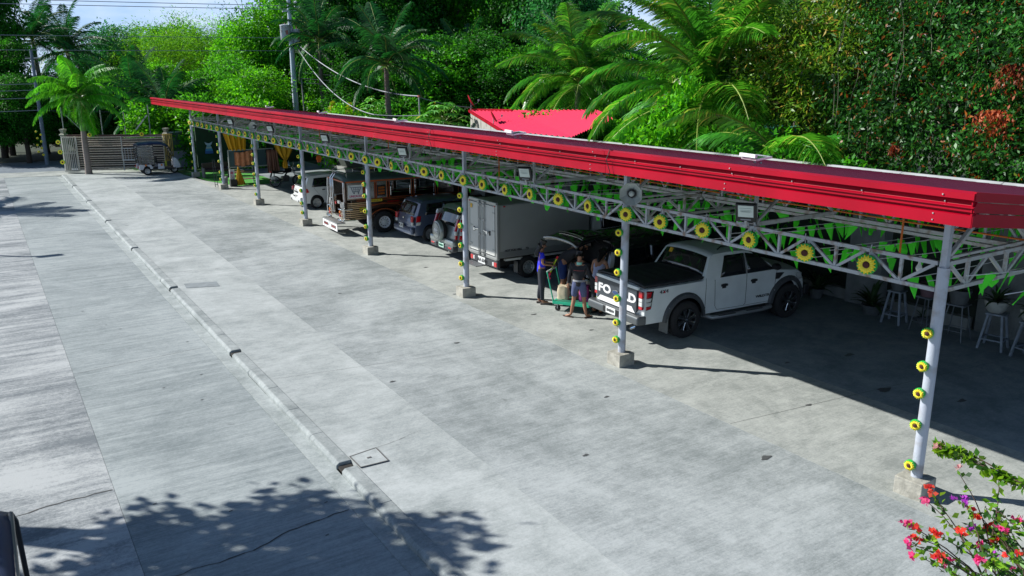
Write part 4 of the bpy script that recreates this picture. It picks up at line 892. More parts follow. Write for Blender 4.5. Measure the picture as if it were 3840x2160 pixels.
# ---- silver off-roader with spare wheel
t = thing('silver_off_roader', 'silver compact off-roader with a covered spare wheel on its tail door', 'car', (1.72, 17.42, 0), R(-2))
silv = mat('silver_green_paint', (.22, .255, .26), .3, .45, coat=.8)
c = Car([(0, .5), (.02, .78), (.05, .95), (.10, 1.08), (.34, 1.60), (.50, 1.70), (1.3, 1.74), (2.5, 1.72), (2.8, 1.64), (3.5, 1.12), (4.2, 1.0), (4.5, .8), (4.55, .45)], .34, [(.85, .40, .34), (3.45, .40, .34)], .90, 1.05, .17, .06, .12, .25)
c.body(silv, t); c.under(t)
c.tp((.11, 1.11), (.33, 1.57), -.80, .80, glass, 'rear_window', t, t0b=-.84, t1b=.84)
for sd in (-1, 1):
    c.sp([(.42, 1.12), (1.15, 1.12), (1.15, 1.56), (.62, 1.56)], sd, glass, 'side_window', t); c.sp([(1.2, 1.12), (3.1, 1.12), (2.6, 1.55), (1.2, 1.58)], sd, glass, 'side_window', t)
    for z0, z1, m_ in ((.72, .86, redl), (.86, .98, clrl), (.98, 1.36, redl), (1.36, 1.50, clrl)):
        k = (z0-.6)*.27; k1 = (z1-.6)*.27
        c.sp([(.0+k*.7, z0), (.14+k, z0), (.14+k1, z1), (.0+k1*.7, z1)], sd, m_, 'tail_lamp', t, .014)
        o = box_part(t, 'tail_lamp', m_, (.045+.11*(max(0, (z0+z1)/2-.95))*2.1+.02, sd*.775*(1-.10*max(0, (z0+z1)/2-1)), (z0+z1)/2), (.08, .08, (z1-z0)*1.02), .015, ry=R(20 if z0 > .9 else 5))
    wheel(t, .85, sd*.81, .34, .22, sd, silverrim, 5); wheel(t, 3.45, sd*.81, .34, .22, sd, silverrim, 5); mirror(t, 3.15, .84, 1.12, sd, silv)
    b = MB(); b.tube([(.7, sd*.62, 1.74), (.8, sd*.62, 1.79), (2.2, sd*.62, 1.79), (2.35, sd*.62, 1.73)], .015, 6); b.build('roof_rail', chrome, t)
box_part(t, 'rear_bumper', silv, (-.0, 0, .60), (.20, 1.72, .22), .07); box_part(t, 'bumper_skirt', plasticg, (.02, 0, .42), (.22, 1.66, .20), .05)
for sd in (-1, 1): box_part(t, 'reflector', redl, (-.09, sd*.62, .44), (.02, .22, .05), .01)
b = MB(); b.lathe([(.001, -.235), (.24, -.235), (.31, -.215), (.335, -.16), (.33, -.03), (.30, 0)], 30, ax='x', c=(.0, 0, 0)); sw = b.build('spare_wheel_cover', silv, t, smooth=True); sw.location = (-.0, .06, .92)
b = MB(); b.lathe([(.334, -.11), (.338, -.03), (.32, .01)], 30, ax='x', cap=False); b.build('spare_tyre', rubber, sw, smooth=True)
b = MB(); b.lathe([(.262, -.237), (.262, -.243), (.25, -.243)], 30, ax='x', cap=False); b.build('cover_ring', plasticg, sw)
b = MB(); b.tube([(-.24, .15, .02), (-.24, .09, .055), (-.24, .02, .085), (-.24, -.08, .07), (-.24, -.13, .03), (-.24, -.10, .0), (-.24, .03, .0), (-.24, .12, .0)], .012, 6); b.bar((-.24, .20, -.0), (-.24, -.21, -.06), .008); b.build('cover_emblem', dec, sw)
text('4WD', .09, (-.242, .0, .03), (R(90), 0, R(-90)), dec, 'cover_emblem', sw, .003, bold=.006); marks(sw, .24, .035, dec, off=-.242, z0=-.05, n=7)
plate(t, '', -.11, -.05, .46, mat('plate_green', (.40, .58, .50), .4), mat('plate_ink', (.02, .16, .09), .5))
b = MB(); b.tube([(.02, -.45, .34), (-.1, -.45, .32)], .035, 10, cap=False); b.build('exhaust_tip', chrome, t)
b = MB(); b.bar((.18, -.02, 1.17), (.30, -.30, 1.33), .014); b.build('wiper', blk, t)
b = MB(); b.prism([(.0, 0), (.12, 0), (.02, .07)], -.01, .01, 'y'); o = b.build('antenna_fin', blk, t); o.location = (.75, 0, 1.72)

# ---- blue-grey hatchback
def hatch(name, lab, loc, rz, pm, txt, rimst):
    t = thing(name, lab, 'car', loc, rz)
    c = Car([(0, .42), (.015, .62), (.03, .80), (.08, .95), (.34, 1.42), (.48, 1.50), (1.2, 1.54), (2.0, 1.52), (2.25, 1.46), (2.95, 1.0), (3.4, .88), (3.58, .7), (3.62, .4)], .26, [(.68, .34, .29), (3.0, .34, .29)], .80, .92, .17, .05, .13, .22)
    c.body(pm, t); c.under(t)
    c.tp((.10, .98), (.325, 1.385), -.80, .80, glass, 'rear_window', t)
    for sd in (-1, 1):
        c.sp([(.46, .98), (1.18, .98), (1.20, 1.38), (.62, 1.36)], sd, glass, 'side_window', t); c.sp([(1.24, .98), (2.55, .97), (2.15, 1.36), (1.24, 1.40)], sd, glass, 'side_window', t)
        wheel(t, .68, sd*.72, .285, .18, sd, rimst, 5, .68); wheel(t, 3.0, sd*.72, .285, .18, sd, rimst, 5, .68); mirror(t, 2.6, .75, 1.02, sd, pm)
        c.seam([(.58, .95), (.80, .66), (.92, .34)], sd, t); c.seam([(1.22, 1.38), (1.22, .34), (2.3, .34), (2.5, .95)], sd, t)
        box_part(t, 'door_handle', blk, (1.02, sd*(c.yw(1.0, .85)+.01), .85), (.14, .03, .04), .01)
        c.sp([(3.15, .68), (3.4, .66), (3.36, .80), (3.1, .84)], sd, clrl, 'headlamp', t, .01)
    box_part(t, 'rear_bumper', pm, (.02, 0, .42), (.16, 1.52, .26), .06)
    plate(t, txt, -.065, .05, .56, w=.34, h=.16)
    b = MB(); b.bar((.10, -.02, .99), (.22, -.22, 1.2), .012); b.build('wiper', blk, t); box_part(t, 'boot_badge', chrome, (.005, 0, .84), (.012, .08, .06), .01)
    return t, c
bluep = mat('blue_grey_paint', (.085, .115, .19), .28, .4, coat=.9)
t, c = hatch('blue_hatchback', 'small blue-grey hatchback parked between the jeepney and the silver off-roader', (1.92, 20.86, 0), R(-1), bluep, 'IK 772', silverrim)
for sd in (-1, 1):
    for z0, z1, m_ in ((.62, .74, clrl), (.74, .96, redl)):
        c.sp([(.03, z0), (.22, z0+.02), (.26, z1), (.06, z1)], sd, m_, 'tail_lamp', t, .012); box_part(t, 'tail_lamp', m_, (.045, sd*.66, (z0+z1)/2), (.06, .14, z1-z0), .02, ry=R(6))
box_part(t, 'window_sticker', platew, (.30, .50, 1.34), (.01, .06, .10), .003, ry=R(30))
# ---- white hatchback
t, c = hatch('white_hatchback', 'white hatchback with black roof spoiler and alloy wheels, left of the jeepney', (1.14, 30.35, 0), R(-2), mat('bright_white_paint', (.66, .68, .67), .3, coat=.7), '', silverrim)
for sd in (-1, 1):
    c.sp([(.02, .70), (.30, .76), (.20, .92), (.04, .94)], sd, redl, 'tail_lamp', t, .012); box_part(t, 'tail_lamp', redl, (.05, sd*.68, .84), (.06, .13, .18), .02, ry=R(8))
    box_part(t, 'bumper_vent', blk, (-.05, sd*.55, .36), (.03, .16, .10), .01)
box_part(t, 'rear_spoiler', MATS['bright_white_paint'], (.27, 0, 1.475), (.26, 1.08, .035), .015); box_part(t, 'tailgate_trim', blk, (-.0, 0, .74), (.02, .44, .07), .01)

# ---- jeepney
t = thing('jeepney', 'long brown and chrome jeepney with a dull green roof and white mud flaps', 'jeepney', (.49, 23.70, 0), R(-3))
jb = mat('jeepney_brown', (.055, .028, .016), .3, .35, .3, 2, coat=.6); jroof = mat('jeepney_roof', (.075, .125, .115), .5, 0, .15, 2); trim = mat('orange_trim', (.42, .085, .02), .4); brass = mat('brass_rib', (.60, .42, .25), .28, .75); ss = mat('stainless', (.58, .55, .50), .25, .8, .3, 3)
L_ = 6.2
b = MB()
for sd in (-1, 1):
    b.box((L_/2-.35, sd*.90, 1.12), (L_-1.3, .06, .37)); b.box((.62, sd*.90, .74), (.74, .06, .38)); b.box((3.62, sd*.90, .74), (3.1, .06, .38))
b.box((3.0, 0, .60), (5.6, 1.8, .08)); b.box((.30, .0, .62), (.3, 1.2, .1)); each(b, 'body_panel', jb, t, bevel=.01)
rf = MB(); N = 14
def jr(u, v): x = .05+u*5.5; y = (2*v-1)*1.0; rc = 1-.10*max(0, 1-x/.5)**2; return (x, y*rc, 2.20-.16*abs(2*v-1)**3-.05*(1-min(1, x/.4))+.0)
rf.grid(jr, 22, 14); o = rf.build('roof', jroof, t, smooth=True); mo = o.modifiers.new('th', 'SOLIDIFY'); mo.thickness = .12; mo.offset = -1
b = MB()
for sd in (-1, 1): b.bar((.1, sd*.985, 1.985), (5.5, sd*.985, 1.985), .03, .05)
b.bar((.03, -.92, 1.99), (.03, .92, 1.99), .03, .05); b.build('roof_trim', trim, t)
pil = MB()
for sd in (-1, 1):
    for x in (.10, .80, 1.25, 1.75, 2.75, 3.75, 4.75, 5.3): pil.box((x, sd*.92, 1.65), (.12 if x > .2 else .08, .05, .70))
pil.box((.10, .78, 1.45), (.06, .30, 1.1)); pil.box((.10, -.78, 1.45), (.06, .28, 1.1)); each(pil, 'window_pillar', jb, t)
b = MB()
for sd in (-1, 1):
    for x0, x1 in ((.16, .72), (.84, 1.20), (1.31, 1.69)):
        b.box(((x0+x1)/2, sd*.925, 1.64), (x1-x0+.04, .03, .64))
each(b, 'rear_quarter_panel', ss, t)
b = MB()
for sd in (-1, 1):
    for x in (.77, .83, 1.22, 1.28, 1.70, 1.80, 2.70, 2.80, 3.7, 3.8, 4.7, 4.8): b.bar((x, sd*.955, 1.33), (x, sd*.955, 1.96), .018)
    for z in (1.32, 1.26, 1.10): b.bar((.5, sd*.955, z), (5.4, sd*.955, z), .016)
    b.bar((.2, sd*.955, 1.36), (.7, sd*.955, 1.36), .014); b.bar((.2, sd*.955, 1.86), (.7, sd*.955, 1.86), .014)
b.build('orange_lines', trim, t)
b = MB()
for sd in (-1, 1):
    for x0, x1 in ((1.83, 2.67), (2.83, 3.67), (3.83, 4.67)): b.tube([(x0, sd*.90, 1.5), (x1, sd*.90, 1.5)], .012, 6); b.tube([(x0, sd*.90, 1.62), (x1, sd*.90, 1.62)], .012, 6)
    for x in (1.86, 2.64, 2.86, 3.64): b.tube([(x, sd*.93, 1.4), (x, sd*.93, 1.72)], .014, 6)
each(b, 'window_bar', chrome, t)
b = MB(); b.box((3.2, 0, .9), (4.6, 1.1, .5)); b.build('bench_seats', undm, t)
for sd in (-1, 1):
    box_part(t, 'rear_corner_panel', mat('bright_steel', (.55, .54, .52), .25, .75, .25, 4), (.035, sd*.70, .92), (.05, .40, .62), .02); box_part(t, 'rear_corner_panel', MATS['bright_steel'], (.14, sd*.76, 1.66), (.05, .34, .60), .02)
    box_part(t, 'lamp_housing', MATS['bright_steel'], (-.03, sd*.50, 1.22), (.09, .20, .12), .02)
b = MB()
for sd in (-1, 1):
    for i in range(5): b.tube([(.0, sd*.55, .62+.075*i), (.04, sd*.85, .62+.075*i), (.22, sd*.985, .62+.075*i), (.88, sd*.985, .62+.075*i)], .026, 8)
    for i in range(4): b.tube([(.04, sd*.45, 1.00+.065*i), (.10, sd*.82, 1.00+.065*i), (.3, sd*.975, 1.00+.065*i), (1.0, sd*.975, 1.0+.065*i)], .022, 8)
each(b, 'brass_rib', brass, t, smooth=True)
b = MB()
for sd in (-1, 1):
    b.tube([(.02, sd*.93, 1.98), (.0, sd*.95, 1.7), (.02, sd*.95, 1.35), (-.04, sd*.96, 1.0), (-.03, sd*.96, .6)], .018, 8)
    b.box((.0, sd*.66, 1.02), (.05, .12, .34)); b.box((.03, sd*.78, .75), (.05, .2, .25))
    b.tube([(-.08, sd*.42, .58), (-.14, sd*.7, .58), (-.05, sd*1.02, .58), (.4, sd*1.03, .58)], .03, 8); b.tube([(-.05, sd*.42, .98), (-.12, sd*.7, .98), (-.03, sd*.99, .98), (.3, sd*1.0, .98)], .022, 8)
each(b, 'chrome_rail', chrome, t, smooth=True)
b = MB()
for s_ in (.18, .42): b.tube([(-.02, s_, .75), (-.05, s_, 1.5), (-.03, s_, 2.05), (.12, s_, 2.24)], .018, 8)
for i in range(6): b.tube([(-.03, .18, .8+.24*i), (-.03, .42, .8+.24*i)], .014, 6)
b.build('rear_ladder', chrome, t, smooth=True)
for y, m_, z in ((.60, orl, .82), (-.62, orl, .86), (.60, redl, .70), (-.62, redl, .72), (-.2, redl, 1.16)): box_part(t, 'tail_lamp', m_, (-.06, y, z), (.05, .09, .10), .02)
box_part(t, 'step_board', mat('step_plate', (.35, .36, .36), .35, .6), (-.12, 0, .47), (.34, 1.75, .05), .01)
for y in (.45, -.45):
    f_ = box_part(t, 'mud_flap', mat('flap_white', (.75, .75, .74), .5), (-.27, y, .33), (.02, .84, .32), .01)
    box_part(f_, 'flap_panel', mat('flap_grey', (.12, .12, .12), .5), (-.012, 0, -.02), (.008, .58, .12), .004)
    marks(f_, .42, .07, redl, off=-.018, z0=-.02, n=6, seed=int(y*10)+9)
yp = mat('plate_yellow', (.68, .50, .02), .5)
o = box_part(t, 'number_plate', yp, (.80, -1.015, .94), (.44, .012, .16), .004); text('DHJ-492', .12, (0, -.009, 0), (R(90), 0, 0), inkm, 'plate_lettering', o, .002, bold=.004)
o = box_part(t, 'route_plate', yp, (1.22, -1.0, 1.25), (.52, .012, .09), .004); marks(o, .44, .055, inkm, 'y', 3, -.009, 7)
o = box_part(t, 'shop_sign', platew, (.46, -.965, 1.62), (.56, .02, .50), .006); navy = mat('sign_navy', (.02, .04, .12), .5); mag = mat('sign_magenta', (.45, .01, .12), .5)
b = MB(); b.bar((-.24, -.014, .20), (-.17, -.014, .18), .014); b.bar((-.17, -.014, .18), (-.10, -.014, -.02), .016); b.bar((-.15, -.014, .16), (.22, -.014, .16), .014); b.bar((.22, -.014, .16), (.14, -.014, .0), .014)
for k in range(4): b.bar((-.07+.07*k, -.014, .16), (-.05+.055*k, -.014, .0), .010)
b.bar((-.10, -.014, .0), (.15, -.014, .0), .014); b.bar((-.10, -.014, .08), (.18, -.014, .08), .008); b.lathe([(.028, -.02), (.001, -.02)], 10, c=(-.06, 0, -.05), ax='y'); b.lathe([(.028, -.02), (.001, -.02)], 10, c=(.11, 0, -.05), ax='y'); b.build('cart_emblem', navy, o)
text('UNICACIO', .105, (0, -.013, -.165), (R(90), 0, 0), mag, 'sign_lettering', o, .003, bold=.003, sx=.95)
o = box_part(t, 'capacity_sign', blk, (1.47, -.965, 1.60), (.34, .02, .40), .03)
for z in (.11, 0, -.11): marks(o, .26, .075, orl, 'y', int(z*100)+20, -.013, 5, z)
for sd in (-1, 1):
    b = MB(); N = 18; vs = []
    for i in range(N+1):
        a = R(8+164*i/N)
        for rr_, yy in ((.50, .86), (.50, 1.04), (.58, 1.05), (.62, .90)): vs.append((1.52-rr_*1.1*math.cos(a), sd*yy, .36+rr_*math.sin(a)))
    b.add(vs, [(i*4+j, i*4+(j+1) % 4, (i+1)*4+(j+1) % 4, (i+1)*4+j) for i in range(N) for j in range(4)]); b.build('wheel_arch', jb, t, smooth=True)
    b = MB(); b.tube([(1.52-.60*1.1*math.cos(R(8+164*i/N)), sd*1.05, .36+.56*math.sin(R(8+164*i/N))) for i in range(N+1)], .012, 6); b.tube([(.75, sd*.99, .85), (1.05, sd*.99, 1.05), (1.5, sd*.99, 1.13), (2.1, sd*.99, 1.05), (2.5, sd*.99, .8)], .012, 6); b.build('arch_line', trim, t)
    wheel(t, 1.52, sd*.94, .41, .24, sd, mat('white_steel_rim', (.66, .68, .70), .45, .1), style='steel', rr=.56); wheel(t, 5.2, sd*.88, .38, .2, sd, MATS['white_steel_rim'], style='steel', rr=.56)
o = marks(t, .5, .06, redl, 'y', 5, 0, 8); o.location = (1.95, -.945, 1.16)
cb_ = Car([(0, .6), (.02, 1.3), (.05, 1.9), (.15, 1.95), (.35, 1.9), (.55, 1.3), (.7, 1.2), (1.5, 1.1), (1.7, .9), (1.72, .5)], .45, [(.75, .45, .38)], .82, 1.2, .05, .04).body(jb, t, 'bonnet'); cb_.location = (4.45, 0, 0)
b = MB()
for sd in (-1, 1): b.tube([(.2, sd*.80, 2.28), (1.0, sd*.80, 2.28), (5.2, sd*.80, 2.28)], .016, 6)
b.tube([(.12, -.80, 2.27), (.08, 0, 2.30), (.12, .80, 2.27)], .016, 6)
for x in (.2, 1.0, 1.9, 2.8, 3.7, 4.6): b.bar((x, -.80, 2.13), (x, -.80, 2.28), .02); b.bar((x, .80, 2.13), (x, .80, 2.28), .02)
b.build('roof_rack', chrome, t)

# ---- motorcycle
t = thing('motorcycle', 'black motorcycle parked in the carport shade left of the white hatchback', 'motorcycle', (2.15, 37.75, 0), R(3))
for x in (.30, 1.55):
    b = MB(); b.lathe([(.24, -.045), (.29, -.05), (.305, 0), (.29, .05), (.24, .045)], 28, ax='y', cap=False); w_ = b.build('wheel', rubber, t, smooth=True); w_.location = (x, 0, .305)
    b = MB(); b.lathe([(.245, -.02), (.225, -.02), (.225, .02), (.245, .02)], 28, ax='y', cap=False); b.lathe([(.04, -.06), (.04, .06)], 12, ax='y')
    for i in range(10): a = 2*math.pi*i/10; b.bar((0, 0, 0), (.23*math.cos(a), 0, .23*math.sin(a)), .012)
    b.build('rim', silverrim, w_)
b = MB(); b.tube([(.30, .08, .31), (.75, .08, .42), (1.0, .05, .8), (1.28, 0, .88)], .025, 8); b.tube([(.30, -.08, .31), (.75, -.08, .42), (1.0, -.05, .8)], .025, 8); b.tube([(.2, 0, .78), (.7, 0, .7), (1.0, 0, .8)], .03, 8); b.build('frame', mat('dark_iron', (.02, .03, .035), .5, .5), t)
b = MB(); b.box((.86, 0, .42), (.36, .26, .30)); b.lathe([(.09, -.14), (.09, .14)], 14, c=(.98, 0, .52), ax='y'); b.build('engine', mat('engine_grey', (.12, .12, .12), .4, .6), t, bevel=.02)
b = MB(); b.lathe([(.001, -.22), (.10, -.18), (.15, 0), (.12, .18), (.001, .24)], 14, c=(1.0, 0, .86), ax='x'); b.build('fuel_tank', blkpaint, t, smooth=True)
b = MB(); b.box((.5, 0, .82), (.72, .24, .09)); b.build('seat', blk, t, bevel=.03)
b = MB(); b.tube([(1.55, .09, .31), (1.38, .09, .72), (1.28, .08, 1.0)], .022, 8); b.tube([(1.55, -.09, .31), (1.38, -.09, .72), (1.28, -.08, 1.0)], .022, 8); b.build('fork', chrome, t)
b = MB(); b.tube([(1.18, -.36, 1.12), (1.26, -.2, 1.06), (1.28, 0, 1.02), (1.26, .2, 1.06), (1.18, .36, 1.12)], .014, 8); b.tube([(1.24, .28, 1.08), (1.24, .33, 1.28)], .008, 6); b.tube([(1.24, -.28, 1.08), (1.24, -.33, 1.28)], .008, 6); b.build('handlebar', chrome, t)
for s_ in (-.35, .35): b = MB(); b.lathe([(.001, -.015), (.05, -.01), (.05, .01), (.001, .015)], 10, c=(1.24, s_, 1.32), ax='x'); b.build('mirror', blk, t)
box_part(t, 'headlamp', clrl, (1.42, 0, .92), (.10, .16, .16), .04); box_part(t, 'tail_lamp', redl, (.08, 0, .84), (.07, .14, .08), .02); box_part(t, 'rear_mudguard', blk, (.10, 0, .66), (.05, .16, .28), .02, ry=R(20))
b = MB(); b.tube([(.8, -.15, .30), (.4, -.17, .32), (-.02, -.17, .42)], [.02, .035, .04], 10); b.build('exhaust_pipe', chrome, t, smooth=True)
box_part(t, 'leg_shield', platew, (.14, -.12, .52), (.20, .02, .16), .02)
b = MB(); b.bar((.7, .1, .3), (.66, .26, .0), .02); b.build('side_stand', blk, t)

# ---- electric tricycle
t = thing('electric_tricycle', 'covered electric tricycle with navy roof, white skirt panels and clear curtains before the gate', 'tricycle', (-2.62, 48.15, 0), R(-1))
navyc = mat('navy_roof', (.012, .030, .085), .45, 0, .2, 3); wht = mat('trike_white', (.58, .60, .64), .4, coat=.5); dkf = mat('dark_frame', (.02, .022, .025), .4)
def tr(u, v): x = -.10+1.72*u; z = 1.90+.05*math.sin(u*3.14)-.22*max(0, u-.82)*2.5-.10*max(0, .12-u)*6; return (x, (2*v-1)*.62, z-.10*abs(2*v-1)**4)
b = MB(); b.grid(tr, 18, 10); o = b.build('roof', navyc, t, smooth=True); mo = o.modifiers.new('th', 'SOLIDIFY'); mo.thickness = .07; mo.offset = -1
b = MB()
for sd in (-1, 1):
    b.tube([(-.08, sd*.60, 1.80), (-.12, sd*.60, 1.3), (-.06, sd*.60, .62)], .022, 8); b.tube([(.80, sd*.60, 1.84), (.82, sd*.60, .55)], .018, 8); b.tube([(1.60, sd*.55, 1.78), (1.80, sd*.52, 1.4), (1.98, sd*.40, .95)], .022, 8)
    b.tube([(-.05, sd*.60, .62), (.8, sd*.60, .60)], .016, 8); b.tube([(0.1, sd*.60, 1.0), (.8, sd*.60, 1.0)], .012, 8)
b.build('cab_frame', dkf, t, smooth=True)
for sd in (-1, 1):
    b = MB(); b.grid(lambda u, v: (.02*math.sin(u*15)-.05+.86*u+.0, sd*(.615+.01*math.sin(u*22)), .68+1.12*v), 14, 4); b.build('clear_curtain', mat('clear_vinyl', (.5, .55, .58), .12, trans=.9), t, smooth=True)
    b = MB(); P = [(-.10, .34), (-.04, .64), (.60, .62), (.72, .42), (.62, .36), (.56, .36), (.50, .50), (.36, .57), (.22, .50), (.13, .34)]; b.prism(P, sd*.58, sd*.64, 'y'); b.build('skirt_panel', wht, t, bevel=.01)
    b = MB(); P = [(.98, .34), (.98, .66), (1.32, .66), (1.34, .34)]; b.prism(P, sd*.56, sd*.62, 'y'); b.build('door_panel', wht, t, bevel=.01)
    for x, z in ((.30, .60), (1.18, .58)):
        b = MB(); b.lathe([(.06, sd*.655), (.001, sd*.66)], 10, c=(x, 0, z), ax='y'); b.build('sunflower_sticker', orl, t)
b = MB(); b.prism([(1.90, .30), (1.92, .80), (2.02, .98), (2.16, .86), (2.30, .56), (2.32, .34)], -.42, .42, 'y'); b.build('front_shield', wht, t, bevel=.05, seg=3)
for y, z in ((-.15, .78), (.1, .62), (-.3, .52)):
    o = MB().lathe([(.055, 0), (.001, .008)], 10, ax='x').build('sunflower_sticker', orl, t); o.location = (2.25, y, z)
b = MB(); b.grid(lambda u, v: (1.62+.36*u, (2*v-1)*(.52-.08*u), 1.74-.78*u), 6, 4); b.build('windscreen', MATS['clear_vinyl'], t, smooth=True)
box_part(t, 'floor', dkf, (1.0, 0, .33), (2.0, 1.1, .08), .02); box_part(t, 'rear_seat', blk, (.30, 0, .62), (.5, 1.0, .22), .05); box_part(t, 'seat_back', blk, (.06, 0, .88), (.12, 1.0, .42), .05); box_part(t, 'driver_seat', blk, (1.18, 0, .62), (.36, .5, .18), .05); box_part(t, 'seat_back', blk, (.98, 0, .85), (.09, .5, .36), .04)
box_part(t, 'jerry_bottle', mat('lime_bottle', (.45, .50, .03), .5), (1.48, -.35, .62), (.12, .12, .3), .03)
b = MB(); b.tube([(1.66, -.3, 1.06), (1.72, 0, 1.02), (1.66, .3, 1.06)], .014, 8); b.tube([(1.72, 0, 1.02), (1.95, 0, .6)], .02, 8); b.build('handlebar', dkf, t)
for sd in (-1, 1): wheel(t, .36, sd*.56, .24, .14, sd, silverrim, 8, .66)
wheel(t, 1.98, 0, .23, .13, -1, silverrim, 8, .66)
for sd in (-1, 1): box_part(t, 'tail_lamp', redl, (-.12, sd*.50, .50), (.03, .08, .14), .01)

# ---- covered tricycle at the near left edge of the view
t = thing('parked_tricycle', 'dark navy canopy and black frame of a parked tricycle at the lower left edge', 'tricycle', (-11.40, 1.6, -.1), 0)
def tq(u, v): return (-.62+1.24*u-.0, -1.05+2.2*v, 2.02-.10*abs(2*u-1)**4-.14*max(0, v-.86)*4)
b = MB(); b.grid(tq, 12, 18); o = b.build('canopy', mat('navy_canvas', (.008, .018, .055), .6, 0, .2, 3), t, smooth=True); mo = o.modifiers.new('th', 'SOLIDIFY'); mo.thickness = .05
b = MB()
for x in (-.62, .62): b.tube([(x, -1.0, 1.9), (x, 1.0, 1.9), (x*1.04, 1.2, 1.72), (x*1.06, 1.3, 1.0), (x*1.02, 1.25, .55)], .025, 8); b.tube([(x, -1.0, 1.9), (x, -1.0, .4)], .025, 8)
b.tube([(-.64, 1.28, 1.0), (.64, 1.28, 1.0)], .02, 8); b.build('frame', blk, t, smooth=True)
b = MB(); b.prism([(-1.0, .35), (-1.0, .8), (.6, .8), (.75, .95), (1.15, .8), (1.3, .4)], -.6, .6, 'x'); b.build('sidecar_body', navyc, t, bevel=.05)
b = MB(); b.grid(lambda u, v: (-.58+1.16*u, 1.27, 1.0+.7*v), 4, 4); b.build('windscreen', MATS['clear_vinyl'], t)
for x in (-.58, .58): w_ = wheel(t, x, 0, .27, .12, -1, silverrim, 6); w_.rotation_euler = (0, 0, R(90 if x > 0 else -90)); w_.location = (x, .2, .27)
